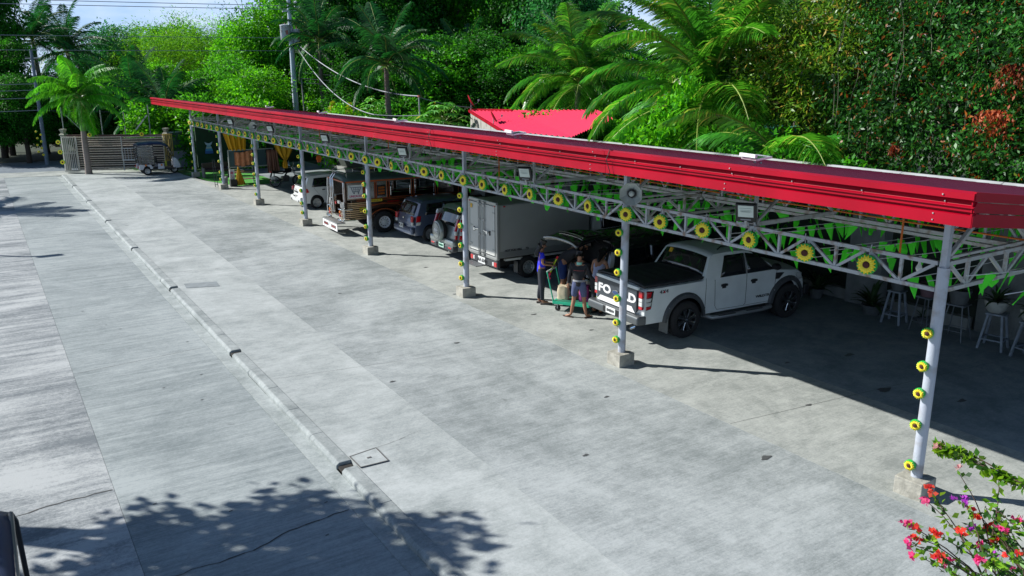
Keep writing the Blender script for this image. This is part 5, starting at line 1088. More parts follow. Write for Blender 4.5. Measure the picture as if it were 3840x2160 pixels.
# ================================================================ people
skin_m = mat('skin_brown', (.34, .165, .095), .55, 0, .08, 10)
hairm = mat('hair_black', (.008, .007, .007), .4)
def skin(name, V, Ed, Rad, m, parent, sub=2, root=0):
    me = bpy.data.meshes.new(name); me.from_pydata([tuple(v) for v in V], Ed, []); me.materials.append(m); o = link(name, me, parent)
    s = o.modifiers.new('skin', 'SKIN'); s.use_smooth_shade = True
    lay = me.skin_vertices[0].data if me.skin_vertices else None
    if lay is None:
        import bmesh
        bm = bmesh.new(); bm.from_mesh(me); bm.verts.layers.skin.verify(); bm.to_mesh(me); bm.free(); lay = me.skin_vertices[0].data
    for i, r_ in enumerate(Rad): lay[i].radius = r_ if isinstance(r_, tuple) else (r_, r_)
    lay[root].use_root = True
    ss_ = o.modifiers.new('sub', 'SUBSURF'); ss_.levels = sub; ss_.render_levels = sub; return o
def person(label, loc, rz, J, clothes, hair, H=1.0, group=None):
    """J: joints in metres, facing +x, left = +y"""
    t = thing('person', label, 'person', loc, rz, group); t.scale = (H, H, H)
    V = []; E_ = []; Rr = []; idx = {}
    def add(k, p, r_, par=None):
        idx[k] = len(V); V.append(Vector(p)); Rr.append(r_)
        if par: E_.append((idx[par], idx[k]))
    add('pel', J['pel'], (.115, .14)); add('waist', J['waist'], (.095, .125), 'pel'); add('chest', J['chest'], (.105, .145), 'waist'); add('neck0', J['neck'], .055, 'chest')
    hd = Vector(J['head']); nk = Vector(J['neck']); dirn = (hd-nk).normalized()
    add('neck1', nk+dirn*.07, .05, 'neck0'); add('jaw', hd-dirn*.055, (.066, .06), 'neck1'); add('head', hd+dirn*.01, (.09, .075), 'jaw'); add('crown', hd+dirn*.085, (.07, .062), 'head')
    for s_ in 'LR':
        add('sh'+s_, J['sh'+s_], .052, 'chest'); add('el'+s_, J['el'+s_], .038, 'sh'+s_); add('wr'+s_, J['wr'+s_], .025, 'el'+s_)
        w_ = Vector(J['wr'+s_]); e_ = Vector(J['el'+s_]); d = (w_-e_).normalized(); sdv = Vector(J.get('palm'+s_, (0, 1 if s_ == 'L' else -1, 0))); sdv = (sdv-d*sdv.dot(d)).normalized(); cv = d.cross(sdv)*(1 if s_ == 'L' else -1)
        add('pm'+s_, w_+d*.055, (.020, .036), 'wr'+s_)
        for k, (off, ln, rd) in enumerate(((.026, .075, .0085), (.009, .085, .0088), (-.009, .08, .0085), (-.025, .062, .0075))):
            b0 = w_+d*.085+sdv*off; add(f'f{k}a{s_}', b0, rd*1.15, 'pm'+s_); add(f'f{k}b{s_}', b0+d*ln*.5+cv*.012, rd, f'f{k}a{s_}'); add(f'f{k}c{s_}', b0+d*ln*.8+cv*.035, rd*.8, f'f{k}b{s_}')
        tb = w_+d*.03+sdv*.035; add('th0'+s_, tb, .012, 'pm'+s_); add('th1'+s_, tb+d*.035+sdv*.015+cv*.015, .0095, 'th0'+s_); add('th2'+s_, tb+d*.06+sdv*.012+cv*.03, .008, 'th1'+s_)
        add('hip'+s_, J['hip'+s_], .085, 'pel'); add('kn'+s_, J['kn'+s_], .058, 'hip'+s_)
        cf = Vector(J['kn'+s_]).lerp(Vector(J['an'+s_]), .35); add('cf'+s_, cf+Vector((-.015, 0, 0)), .055, 'kn'+s_); add('an'+s_, J['an'+s_], .035, 'cf'+s_)
        a = Vector(J['an'+s_]); fd = Vector(J.get('foot'+s_, (1, 0, 0))).normalized()
        add('ft'+s_, a+fd*.10+Vector((0, 0, -.045)), (.04, .03), 'an'+s_); add('toe'+s_, a+fd*.17+Vector((0, 0, -.055)), (.04, .018), 'ft'+s_)
    skin('body', V, E_, Rr, skin_m, t)
    # face
    fx = Vector(J.get('face', (1, 0, 0))).normalized(); side = dirn.cross(fx).normalized(); fx = side.cross(dirn).normalized()
    b = MB(); nb_ = hd+fx*.085-dirn*.015; b.tube([nb_+dirn*.03-fx*.01, nb_+fx*.018], [.008, .014], 6); b.build('nose', skin_m, t, smooth=True)
    for s_ in (-1, 1):
        p = hd+fx*.073+side*s_*.030+dirn*.018; b = MB(); b.lathe([(.001, -.009), (.011, 0), (.001, .009)], 8, c=p); b.build('eye', inkm, t)
        p = hd+side*s_*.080-fx*.005; b = MB(); b.lathe([(.001, -.03), (.014, -.01), (.016, .015), (.001, .03)], 8, c=p); b.build('ear', skin_m, t, smooth=True)
    p = hd+fx*.072-dirn*.048; b = MB(); b.bar(p-side*.022, p+side*.022, .008); b.build('mouth', mat('lip', (.28, .08, .06), .5), t)
    # hair
    hv = [hd+dirn*.045-fx*.015, hd+dirn*.085-fx*.01, hd-fx*.04+dirn*.0]; hr = [.088, .072, .075]; he = [(0, 1), (0, 2)]
    if hair == 'long': hv += [hd-fx*.065-dirn*.09, hd-fx*.085-dirn*.20, hd-fx*.10-dirn*.32]; hr += [.07, (.05, .08), (.035, .075)]; he += [(2, 3), (3, 4), (4, 5)]
    else: hr[2] = .07
    skin('hair', hv, he, hr, hairm, t)
    for name, chain, rads, m_ in clothes:
        Vc = []; Ec = []; Rc = []; seen = {}
        for seg in chain:
            prev = None
            for k, item in enumerate(seg):
                key = item if isinstance(item, str) else item[0]
                if isinstance(item, str): p = Vector(V[idx[item]]); r_ = rads.get(item, .1)
                else: a_, b_, tt, r_ = item; p = V[idx[a_]].lerp(V[idx[b_]], tt); key = item
                if key not in seen: seen[key] = len(Vc); Vc.append(p); Rc.append(r_)
                if prev is not None and (prev, seen[key]) not in Ec: Ec.append((prev, seen[key]))
                prev = seen[key]
        skin(name, Vc, Ec, Rc, m_, t)
    return t, V, idx
def base(**k):
    J = dict(pel=(0, 0, .92), waist=(.0, 0, 1.08), chest=(.0, 0, 1.30), neck=(.0, 0, 1.44), head=(.03, 0, 1.585),
             shL=(0, .185, 1.38), shR=(0, -.185, 1.38), elL=(-.02, .22, 1.10), elR=(-.02, -.22, 1.10), wrL=(.05, .23, .86), wrR=(.05, -.23, .86),
             hipL=(0, .09, .86), hipR=(0, -.09, .86), knL=(.02, .10, .48), knR=(.02, -.10, .48), anL=(-.02, .10, .085), anR=(-.02, -.10, .085))
    J.update(k); return J
def shirt(sl=.55, r0=.128, hem='waist', arm=.06, cuff=.05):
    ch = [[('pel', 'waist', -.55, (.122, .15)), 'pel', 'waist', 'chest', ('chest', 'neck0', .75, .065)]]; 
    for s_ in 'LR':
        ch.append(['chest', 'sh'+s_, ('sh'+s_, 'el'+s_, min(sl, 1), cuff)] if sl <= 1 else ['chest', 'sh'+s_, 'el'+s_, ('el'+s_, 'wr'+s_, .95, .036)])
    return ch
SR = dict(pel=(.125, .155), waist=(.112, .145), chest=(.120, .160), shL=.066, shR=.066, elL=.05, elR=.05)
def legs(to, r_):
    ch = []
    for s_ in 'LR':
        seg = ['pel', 'hip'+s_]
        if to <= 1: seg += [('hip'+s_, 'kn'+s_, to, r_)]
        else: seg += ['kn'+s_, 'cf'+s_, ('cf'+s_, 'an'+s_, .92, r_)]
        ch.append(seg)
    ch.append(['pel', ('pel', 'waist', .75, (.118, .14))]); return ch
LR = dict(pel=(.128, .155), hipL=.105, hipR=.105, knL=.075, knR=.075, cfL=.068, cfR=.068)
def shoes(t, V, idx, m_, name='shoe', flip=False):
    for s_ in 'LR':
        a = V[idx['an'+s_]]; toe = V[idx['toe'+s_]]; d = (toe-a); d.z = 0; d.normalize()
        b = MB(); n = Vector((-d.y, d.x, 0)); c0 = a-d*.06; P = [(-.0, .035), (.10, .045), (.22, .05), (.29, .03), (.31, 0)]; pts = [c0+d*x+n*w_ for x, w_ in P]+[c0+d*x-n*w_ for x, w_ in reversed(P[:-1])]
        h = .022 if flip else .05
        b.add([(p.x, p.y, .004) for p in pts]+[(p.x, p.y, h) for p in pts], [tuple(range(len(pts)-1, -1, -1)), tuple(range(len(pts), 2*len(pts)))]+[(i, (i+1) % len(pts), len(pts)+(i+1) % len(pts), len(pts)+i) for i in range(len(pts))])
        if flip: b.tube([c0+d*.24+Vector((0, 0, .02)), c0+d*.17+n*.03+Vector((0, 0, .045)), c0+d*.10+n*.042+Vector((0, 0, .02))], .006, 5); b.tube([c0+d*.24+Vector((0, 0, .02)), c0+d*.17-n*.03+Vector((0, 0, .045)), c0+d*.10-n*.042+Vector((0, 0, .02))], .006, 5)
        b.build(name, m_, t, bevel=.006)
bluesh = mat('royal_blue_polo', (.01, .02, .62), .75, 0, .1, 8); blackc = mat('black_cloth', (.012, .013, .018), .8, 0, .2, 8); darkt = mat('charcoal_trousers', (.015, .018, .028), .8); blsh = mat('denim_blue_shorts', (.01, .035, .16), .8, 0, .1, 8)
slate = mat('slate_shorts', (.075, .095, .19), .8, 0, .15, 8); mint = mat('mint_collar', (.28, .62, .50), .7); tankm = mat('lilac_tank', (.42, .46, .66), .7)
# woman in blue, image right = world heading about -33 degrees
J = base(elL=(.02, .20, 1.12), elR=(.02, -.20, 1.12), wrL=(.24, .10, 1.10), wrR=(.25, -.08, 1.06), head=(.035, 0, 1.575), anL=(-.06, .08, .085), anR=(.03, -.09, .085), knL=(.0, .09, .48))
t, V, ix = person('woman in a royal blue top and black trousers holding a bright toy tube', (1.22, 11.12, 0), R(-30), J,
    [('polo_shirt', shirt(.5, cuff=.055), SR, bluesh), ('trousers', legs(2, .056), LR, darkt)], 'long', .985)
shoes(t, V, ix, mat('brown_clog', (.10, .08, .07), .7))
b = MB()
for s_ in (-1, 1): b.lathe([(.026, 0), (.022, 0)], 12, c=(.118, s_*.032, 1.595), ax='x', cap=False)
b.bar((.118, -.01, 1.595), (.118, .01, 1.595), .006); b.bar((.118, -.058, 1.60), (.03, -.078, 1.60), .006); b.bar((.118, .058, 1.60), (.03, .078, 1.60), .006); b.build('eyeglasses', inkm, t)
toyc = [mat('toy_red', (.75, .01, .02), .4), mat('toy_lime', (.55, .75, .01), .4), mat('toy_blue', (.01, .08, .7), .4), mat('toy_pink', (.80, .01, .12), .4), mat('toy_yellow', (.8, .7, .02), .4)]
def toy(lab, loc, rot):
    t = thing('toy_bubble_tube', lab, 'toy', loc); t.rotation_euler = rot
    for z0, z1, r_, k in ((-.30, -.20, .035, 3), (-.20, -.16, .026, 0), (-.16, .0, .022, 1), (.0, .05, .024, 2), (.05, .22, .022, 1), (.22, .30, .026, 0)):
        MB().lathe([(r_, z0), (r_, z1)], 12).build('tube_section', toyc[k], t, smooth=True)
    b = MB(); b.lathe([(.028, -.08), (.028, -.07)], 12); b.lathe([(.028, .12), (.028, .13)], 12); b.build('band', toyc[4], t)
    b = MB(); b.box((.02, 0, -.31), (.10, .05, .05)); b.build('tube_foot', toyc[3], t, bevel=.01); return t
toy('bright red, lime and blue toy tube held up by the woman in blue', (1.50, 11.00, .98), (R(0), R(24), R(-30)))
# boy seen from behind, holding a toy tube: faces the van (+y side slightly +x)
J = base(pel=(0, 0, .90), hipL=(0, .10, .84), hipR=(0, -.10, .84), knL=(.03, .13, .47), knR=(.03, -.13, .47), anL=(-.02, .19, .085), anR=(.0, -.19, .085), elL=(-.02, .25, 1.10), elR=(-.0, -.27, 1.12), wrL=(.04, .28, .86), wrR=(.08, -.42, .93), head=(.04, 0, 1.57), footL=(.3, .8, 0), footR=(.9, -.5, 0))
bh = R(42)
t, V, ix = person('boy from behind in a black long-sleeved top, mint collar, slate shorts and flip-flops', (1.27, 9.58, 0), bh, J,
    [('rash_top', shirt(2), dict(SR, elL=.045, elR=.045), blackc), ('shorts', legs(.86, .085), LR, slate)], 'short', .965)
shoes(t, V, ix, mat('flip_flop_brown', (.07, .04, .03), .7), 'flip_flop', True)
b = MB(); b.lathe([(.085, 1.395), (.072, 1.455), (.068, 1.455), (.08, 1.39)], 16, cap=False); b.build('collar', mint, t, smooth=True)
b = MB(); b.lathe([(.152, .96), (.150, 1.01)], 18, cap=False); b.v = [(x*.86, y*1.10, z) for x, y, z in b.v]; b.build('waistband', mat('waist_grey', (.28, .29, .31), .8), t, smooth=True)
b = MB()
for z, r_ in ((1.25, .158),): b.lathe([(r_, z), (r_, z+.008)], 18, cap=False)
b.v = [(x*.86, y*1.08, z) for x, y, z in b.v]; b.build('seam_line', mat('seam_red', (.35, .05, .05), .7), t)
hx, hy = 1.27+(.09*math.cos(bh)+.42*math.sin(bh))*.965, 9.58+(.09*math.sin(bh)-.42*math.cos(bh))*.965
toy('lime, blue and red toy tube hanging from the hand of the boy in black', (hx+.02, hy-.02, .62), (R(180), 0, 0))
# man bending over the cart
J = base(pel=(-.10, 0, .93), waist=(0, 0, 1.06), chest=(.19, 0, 1.20), neck=(.33, 0, 1.30), head=(.44, 0, 1.345), face=(.7, 0, -.7), shL=(.24, .20, 1.24), shR=(.24, -.20, 1.24), elL=(.38, .24, 1.0), elR=(.38, -.24, 1.02), wrL=(.56, .16, .88), wrR=(.56, -.14, .90), hipL=(-.10, .10, .87), hipR=(-.10, -.10, .87), knL=(-.04, .12, .48), knR=(-.06, -.12, .48), anL=(-.08, .12, .085), anR=(-.12, -.12, .085))
t, V, ix = person('man in a black shirt and blue shorts bending over the green trolley', (1.95, 11.02, 0), R(-42), J,
    [('shirt', shirt(.7, cuff=.062), dict(SR, chest=(.135, .175), waist=(.13, .16), pel=(.14, .165)), blackc), ('shorts', legs(.9, .09), LR, blsh)], 'short', 1.12)
shoes(t, V, ix, MATS['flip_flop_brown'], 'sandal', True)
b = MB(); 
for s_ in (-1, 1): b.lathe([(.028, 0), (.001, .004)], 12, c=(.525, s_*.033, 1.30), ax='x')
b.bar((.525, -.03, 1.31), (.525, .03, 1.31), .01); b.build('sunglasses', inkm, t)
# woman in the lilac tank top leaning into the boot
J = base(pel=(-.05, 0, .93), waist=(0, 0, 1.07), chest=(.10, 0, 1.25), neck=(.18, 0, 1.38), head=(.27, 0, 1.48), shL=(.10, .165, 1.32), shR=(.10, -.165, 1.32), elL=(.10, .22, 1.08), elR=(.16, -.20, 1.06), wrL=(.20, .20, .86), wrR=(.26, -.16, .84), hipL=(-.05, .09, .86), hipR=(-.05, -.09, .86))
t, V, ix = person('woman in a lilac tank top leaning into the open boot beside the white pickup', (1.88, 9.62, 0), R(22), J,
    [('tank_top', [[('pel', 'waist', -.55, (.122, .15)), 'pel', 'waist', 'chest', ('chest', 'neck0', .45, .07)], ['chest', ('chest', 'shL', .8, .045)], ['chest', ('chest', 'shR', .8, .045)]], SR, tankm), ('trousers', legs(2, .056), LR, darkt)], 'long', 1.0)
shoes(t, V, ix, blk)

# ================================================================ trolley and goods
gm = mat('green_enamel', (.02, .42, .24), .4, 0, .1, 4)
tz = R(-60)
T = thing('platform_trolley', 'green platform trolley with a white-topped push bar between the four people', 'trolley', (1.60, 10.15, 0), R(-58))
b = MB()
for a, c_ in (((-.48, -.30), (.48, -.30)), ((.48, -.30), (.48, .30)), ((.48, .30), (-.48, .30)), ((-.48, .30), (-.48, -.30))): b.bar((*a, .23), (*c_, .23), .05, .06)
b.build('platform_frame', gm, T); MB().box((0, 0, .262), (.92, .58, .012)).build('deck', mat('deck_green', (.03, .22, .14), .5), T)
b = MB()
for y in (-.29, .29): b.tube([(-.48, y, .25), (-.66, y, 1.0)], .018, 8)
b.build('push_posts', gm, T); b = MB(); b.tube([(-.66, -.30, 1.0), (-.66, .30, 1.0)], .022, 8); b.build('push_bar', mat('bar_white', (.62, .68, .64), .4), T)
for x in (-.38, .38):
    for y in (-.24, .24):
        b = MB(); b.lathe([(.07, -.018), (.075, 0), (.07, .018)], 16, ax='y'); w_ = b.build('castor', rubber, T, smooth=True); w_.location = (x, y, .075)
        b = MB(); b.bar((0, .025, 0), (0, .025, .12), .02); b.bar((0, -.025, 0), (0, -.025, .12), .02); b.build('castor_fork', silverrim, w_)
def bag(name, lab, cat, x, y, z, d, m_, rz=0, seed=1):
    rr = random.Random(seed); b = MB(); nx = 6
    def f(u, v):
        a = 2*math.pi*u; k = 1-.10*v+.10*math.sin(v*9+u*12+seed)*.6; ca, sa = math.cos(a), math.sin(a); p = 4.5; den = (abs(ca)**p+abs(sa)**p)**(1/p)
        return (d[0]/2*ca/den*k, d[1]/2*sa/den*k, d[2]*v+.015*math.sin(a*5+seed))
    b.grid(f, 28, 8); b.add([f(i/28, 1) for i in range(28)], [tuple(range(28))]); o = b.build(name, m_, smooth=True, ang=60); o.location = (x, y, z); o.rotation_euler = (0, 0, rz); tag(o, lab, cat); return o
bag('paper_bag', 'crumpled beige shopping bag on the trolley near its push bar', 'bag', 1.42, 10.42, .27, (.30, .22, .34), mat('beige_bag', (.50, .43, .30), .8, 0, .15, 7), R(-58), 2)
bag('shopping_bag', 'pink and violet shopping bag on the trolley, behind the boy', 'bag', 1.72, 9.95, .27, (.26, .22, .40), mat('violet_bag', (.30, .03, .18), .7, 0, .5, 9), R(-50), 4)
bag('carton', 'brown carton on the far side of the trolley deck', 'carton', 1.80, 10.28, .27, (.26, .24, .24), mat('carton_brown', (.25, .13, .07), .85), R(-58), 7)

# ================================================================ stools and pot plants by the wall
def stool(lab, x, y, h, wd, m_, rz, three=False):
    t = thing('plant_stool', lab, 'stool', (x, y, 0), rz); k = .20; fl = .30
    MB().box((0, 0, h), (wd*2, wd*2, .035)).build('seat', m_, t, bevel=.008)
    L4 = [(-1, -1), (1, -1), (1, 1), (-1, 1)]
    lw = .045 if not three else .018
    for a, c_ in L4: MB().bar((a*wd*.7, c_*wd*.7, h), (a*wd*1.25, c_*wd*1.25, 0), lw).build('leg', m_, t)
    b = MB(); f = .72; q = wd*(.7+.55*f); z = h*(1-f)
    for i in range(4): a, c_ = L4[i], L4[(i+1) % 4]; b.bar((a[0]*q, a[1]*q, z), (c_[0]*q, c_[1]*q, z), lw*.7)
    b.build('stretcher', m_, t)
blw = mat('stool_bluegrey', (.20, .235, .27), .6, 0, .3, 8); irm = mat('stool_iron', (.16, .18, .20), .5, .4); potg = mat('grey_pot', (.10, .11, .11), .7, 0, .2, 6); potw = mat('cream_pot', (.42, .43, .38), .6, 0, .2, 6); pott = mat('mauve_pot', (.14, .08, .09), .7)
leafpot = leafmat('pot_leaves', (.015, .05, .012), (.06, .12, .04), rough=.4)
def pot(lab, x, y, z, r_, h, m_, spiky=0, hgt=.4, seed=1, bowl=False):
    t = thing('potted_plant', lab, 'pot plant', (x, y, z)); n = 20; b = MB()
    prof = [(r_*.55, 0), (r_*.8, h*.25), (r_*.97, h*.7), (r_*1.04, h*.93), (r_*1.04, h), (r_*.92, h), (r_*.9, h*.85), (.01, h*.82)] if bowl else [(r_*.72, 0), (r_*.9, h*.6), (r_, h*.9), (r_*1.05, h*.9), (r_*1.05, h), (r_*.93, h), (r_*.9, h*.86), (.01, h*.84)]
    b.lathe(prof, 22, cap=False); b.v = [(px*(1+.02*math.cos(8*math.atan2(py, px))), py*(1+.02*math.cos(8*math.atan2(py, px))), pz) for px, py, pz in b.v]; b.build('pot', m_, t, smooth=True)
    rr = random.Random(seed); b = MB()
    for i in range(spiky):
        a = rr.uniform(0, 6.28); el = rr.uniform(.3, 1.4); ln = hgt*rr.uniform(.6, 1.1); w_ = ln*.07; p = Vector((0, 0, h*.85)); pts = []
        for k in range(5): pts.append(p.copy()); p = p+Vector((math.cos(a)*math.cos(el), math.sin(a)*math.cos(el), math.sin(el)))*ln/4; el -= .28
        sdv = Vector((-math.sin(a), math.cos(a), 0)); vs = []
        for k, q_ in enumerate(pts): ww = w_*(.6, 1, .9, .6, .05)[k]; vs += [q_+sdv*ww, q_-sdv*ww]
        b.add(vs, [(2*k, 2*k+1, 2*k+3, 2*k+2) for k in range(4)])
    b.build('foliage', leafpot, t)
stool('pale wooden stool under a round grey pot, first from the pillar', 7.35, 5.1, .78, .17, blw, R(8)); pot('round grey pot with sparse leaves on the stool nearest the pillar', 7.35, 5.1, .80, .17, .24, potg, 22, .4, 2)
stool('thin iron stool under a mauve pot beside the wooden stool', 7.35, 4.35, .80, .18, irm, R(-5), True); pot('mauve pot on a thin iron stool', 7.35, 4.35, .82, .20, .30, pott, 18, .35, 3)
stool('thin iron stool just behind the nearest corner post', 7.35, 3.62, .80, .20, irm, R(6), True); pot('large dark pot on an iron stool behind the nearest corner post', 7.35, 3.62, .82, .23, .32, potg, 20, .35, 5)
stool('pale wooden stool carrying the cream bowl near the right edge', 7.40, 2.80, .78, .19, blw, R(12)); pot('cream bowl planter with a straggly yellowish plant on a wooden stool', 7.40, 2.84, .80, .24, .26, potw, 26, .55, 8, True)
stool('pale wooden stool cut off by the right edge of the view', 7.35, 2.05, .76, .18, blw, R(-8)); pot('second cream bowl planter, cut off by the right edge', 7.35, 2.08, .78, .23, .26, potw, 30, .7, 9, True)
pot('low grey pot of broad spiky leaves standing on the floor by the pillar', 7.55, 5.85, 0, .24, .24, potg, 34, .75, 11)
pot('small dark plant on the floor under the stools', 7.85, 4.7, 0, .12, .14, potg, 16, .3, 12)
for i, (x, y, lab) in enumerate(((7.7, 7.6, 'low leafy pot at the wall in front of the parked pickup'), (7.4, 1.3, 'tall leafy pot on the floor at the far right wall'))): pot(lab, x, y, 0, .2, .26, potg, 30, .8, 20+i)
# ================================================================ vegetation
def nrm_(a): return a/np.maximum(np.linalg.norm(a, axis=1, keepdims=True), 1e-9)
def leaf_mesh(name, P, D, L, W, mats, rng, fold=.18, mi=None):
    n = len(P); r_ = rng.normal(size=(n, 3)); Sd = nrm_(np.cross(D, r_)); Nn = np.cross(Sd, D)
    L = np.asarray(L).reshape(-1, 1); W = np.asarray(W).reshape(-1, 1)
    v = np.stack([P, P+D*L*.48+Sd*W*.5+Nn*W*fold, P+D*L-Nn*L*.08, P+D*L*.48-Sd*W*.5+Nn*W*fold], 1).reshape(-1, 3).astype(np.float32)
    me = bpy.data.meshes.new(name); me.vertices.add(4*n); me.vertices.foreach_set('co', v.ravel())
    me.loops.add(4*n); me.loops.foreach_set('vertex_index', np.arange(4*n, dtype=np.int32)); me.polygons.add(n)
    me.polygons.foreach_set('loop_start', np.arange(0, 4*n, 4, dtype=np.int32)); me.polygons.foreach_set('loop_total', np.full(n, 4, np.int32))
    for m_ in (mats if isinstance(mats, (list, tuple)) else [mats]): me.materials.append(m_)
    if mi is not None: me.polygons.foreach_set('material_index', mi.astype(np.int32))
    me.update(); me.validate(); return me
def crown_pts(blobs, n, rng, clump=.55, per=26, shell=.62, droop=.35):
    """leaf clumps spread over lumpy shells: returns positions and directions"""
    vol = np.array([b_[1]**2 for b_ in blobs]); vol = vol/vol.sum(); P = []; D = []
    for (c, r_), f in zip(blobs, vol):
        k = max(6, int(n*f/per)); d = nrm_(rng.normal(size=(k, 3))); d[:, 2] *= .9
        rad = r_*(shell+(1-shell)*rng.random(k)**.6)*(1+.22*np.sin(d[:, 0]*5+c[0])*np.sin(d[:, 1]*4+c[1])*1.0+.12*rng.normal(size=k)*.6)
        cc = np.array(c)+d*rad[:, None]*np.array([1, 1, .85])
        o = rng.normal(size=(k, per, 3))*clump*r_**.35*.55; o[:, :, 2] *= .62
        p = cc[:, None, :]+o; out = np.repeat(d[:, None, :], per, 1)
        dd = out*.55+rng.normal(size=(k, per, 3))*.75; dd[:, :, 2] -= droop
        P.append(p.reshape(-1, 3)); D.append(dd.reshape(-1, 3))
    return np.concatenate(P), nrm_(np.concatenate(D))
barkm = mat('bark_grey', (.13, .11, .085), .9, 0, .5, 6, .7, 12, stretch=(4, 4, .6))
barkd = mat('bark_dark', (.06, .045, .035), .9, 0, .5, 6, .7, 12, stretch=(4, 4, .6))
def trunk_mesh(H, r_, blobs, seed, name='trunk', m_=None, lean=.3):
    rr = random.Random(seed); b = MB(); pts = [Vector((0, 0, -.3))]; n = 6
    for i in range(1, n+1): pts.append(Vector((lean*math.sin(i*.9+seed)*i/n, lean*math.cos(i*1.1+seed)*i/n, H*i/n)))
    b.tube(pts, [r_*(1-.65*i/n) for i in range(n+1)], 9)
    for c, br in blobs:
        k = rr.randint(2, 4); s_ = pts[k]; e = Vector(c); m1 = s_.lerp(e, .5)+Vector((rr.uniform(-.3, .3), rr.uniform(-.3, .3), rr.uniform(.0, .5)))
        b.tube([s_, m1, e], [r_*.42, r_*.28, r_*.08], 6)
        for _ in range(4):
            q = e+Vector((rr.uniform(-1, 1), rr.uniform(-1, 1), rr.uniform(-.6, .9)))*br*.85; b.tube([m1.lerp(e, rr.uniform(.2, 1)), e.lerp(q, .5)+Vector((0, 0, .1)), q], [r_*.14, r_*.08, r_*.03], 5)
    return b.mesh(name, m_ or barkm, True)
G = dict(dark=leafmat('leaf_dark', (.003, .045, .004), (.028, .22, .010), rough=.55, trans=.34, spec=.25),
         bright=leafmat('leaf_bright', (.02, .20, .004), (.11, .46, .010), rough=.5, trans=.42, spec=.25),
         mid=leafmat('leaf_mid', (.010, .12, .004), (.065, .37, .012), rough=.5, trans=.40, spec=.25),
         bamboo=leafmat('leaf_bamboo', (.03, .20, .004), (.15, .42, .01), rough=.6, trans=.4, spec=.2),
         blue=leafmat('leaf_bluegreen', (.005, .08, .02), (.04, .24, .05), rough=.5, trans=.34, spec=.3))
def proto(seed, H, R_, nb, n, leaf, gm_, spread=.8, zlow=.35, per=26, clump=.55, aspect=.5):
    rng = np.random.default_rng(seed); rr = random.Random(seed); blobs = []
    for i in range(nb):
        z = H*(zlow+(1-zlow-.12)*i/(nb-1)); a = i*2.4+rr.uniform(-.5, .5); q = R_*spread*(1-.45*abs((z/H-.6)/.5))*rr.uniform(.35, .85)
        blobs.append(((q*math.cos(a), q*math.sin(a), z), R_*rr.uniform(.42, .62)))
    P, D = crown_pts(blobs, n, rng, clump, per)
    L = leaf*rng.uniform(.6, 1.3, len(P)); cm = leaf_mesh('crown', P, D, L, L*aspect, G[gm_] if isinstance(gm_, str) else gm_, rng)
    return trunk_mesh(H*.8, H*.022, blobs, seed, m_=barkd if gm_ in ('dark',) else barkm), cm
PR = dict(dark1=proto(1, 14, 4.2, 9, 26000, .30, 'dark'), dark2=proto(2, 14, 3.8, 8, 24000, .27, 'dark', zlow=.28), dark3=proto(12, 14, 4.6, 10, 26000, .32, 'mid', zlow=.3),
          bright1=proto(3, 12, 4.2, 9, 26000, .26, 'bright', zlow=.2), bright2=proto(4, 9, 3.6, 8, 20000, .24, 'bright', zlow=.2), mid1=proto(5, 10, 3.8, 8, 22000, .24, 'mid', zlow=.22),
          bamboo=proto(6, 10, 4.0, 11, 34000, .20, 'bamboo', zlow=.15, per=40, clump=.75, aspect=.22), blue=proto(7, 11, 3.2, 8, 14000, .24, 'blue', zlow=.35),
          shrub=proto(8, 3.6, 1.9, 6, 7000, .22, 'bright', zlow=.12, clump=.4), shrubd=proto(9, 3.6, 2.2, 6, 8000, .22, 'mid', zlow=.1, clump=.4), wisp=proto(10, 9, 3.0, 7, 2600, .16, 'blue', zlow=.45, per=10))
def polar(az, d): return (CAM.x+d*math.sin(R(az)), CAM.y+d*math.cos(R(az)))
def tree(kind, az, d, H, sxy, label, name='broadleaf_tree', cat='tree', group=None, rz=None):
    tm, cm = PR[kind]; x, y = polar(az, d); h0 = dict(dark1=14, dark2=14, dark3=14, bright1=12, bright2=9, mid1=10, bamboo=10, blue=11, shrub=3.6, shrubd=3.6, wisp=9)[kind]
    t = thing(name, label, cat, (x, y, -.1), random.uniform(0, 6.28) if rz is None else rz, group); t.scale = (sxy, sxy, H/h0)
    link('trunk', tm, t); link('crown', cm, t); return t
F = 'broadleaf trees of the wood beyond the carport'
# back row, left to right
tree('dark1', 1.4, 77, 16, .72, 'tall dark tree filling the upper left corner of the view')
tree('dark2', 1.6, 74, 8.5, .8, 'lower dark tree under the tall one at the far left', group=F)
for az, d, H, lab in ((.6, 68, 4.0, 'dark undergrowth shrub at the far left edge'), (2.4, 67, 4.6, 'dark undergrowth shrub left of the roadside pole'), (4.3, 68, 4.4, 'dark undergrowth shrub right of the roadside pole'), (6.2, 68, 4.0, 'dark undergrowth shrub behind the ornamental palm')): tree('dark2', az, d, H*1.3, .62, lab, 'shrub', 'shrub')  # shade of this corner is put into the dark leaf colour
for az, d, H, lab in ((54.5, 42, 12, 'left'), (58.5, 40, 13, 'middle'), (63, 40, 13, 'right'), (67, 38, 13, 'rightmost')): tree('dark1', az, d, H, .95, f'{lab} one of four dark trees behind the vine-hung tree')
tree('dark1', 5.0, 78, 6.5, .8, 'low dark tree behind the roadside pole', group=F)
tree('blue', 7.6, 96, 11.3, 1.0, 'slim dark tree standing up against the cloud left of the bamboo', group=F)
tree('blue', 5.8, 94, 8.8, 1.0, 'small blue-green tree low against the cloud at the left', group=F)
tree('dark3', 9.6, 98, 10.6, 1.0, 'round-topped tree peeping over the left end of the bamboo', group=F)
tree('bamboo', 10.6, 80, 9.5, 1.25, 'left clump of yellow-green feathery bamboo', 'bamboo_clump', 'bamboo')
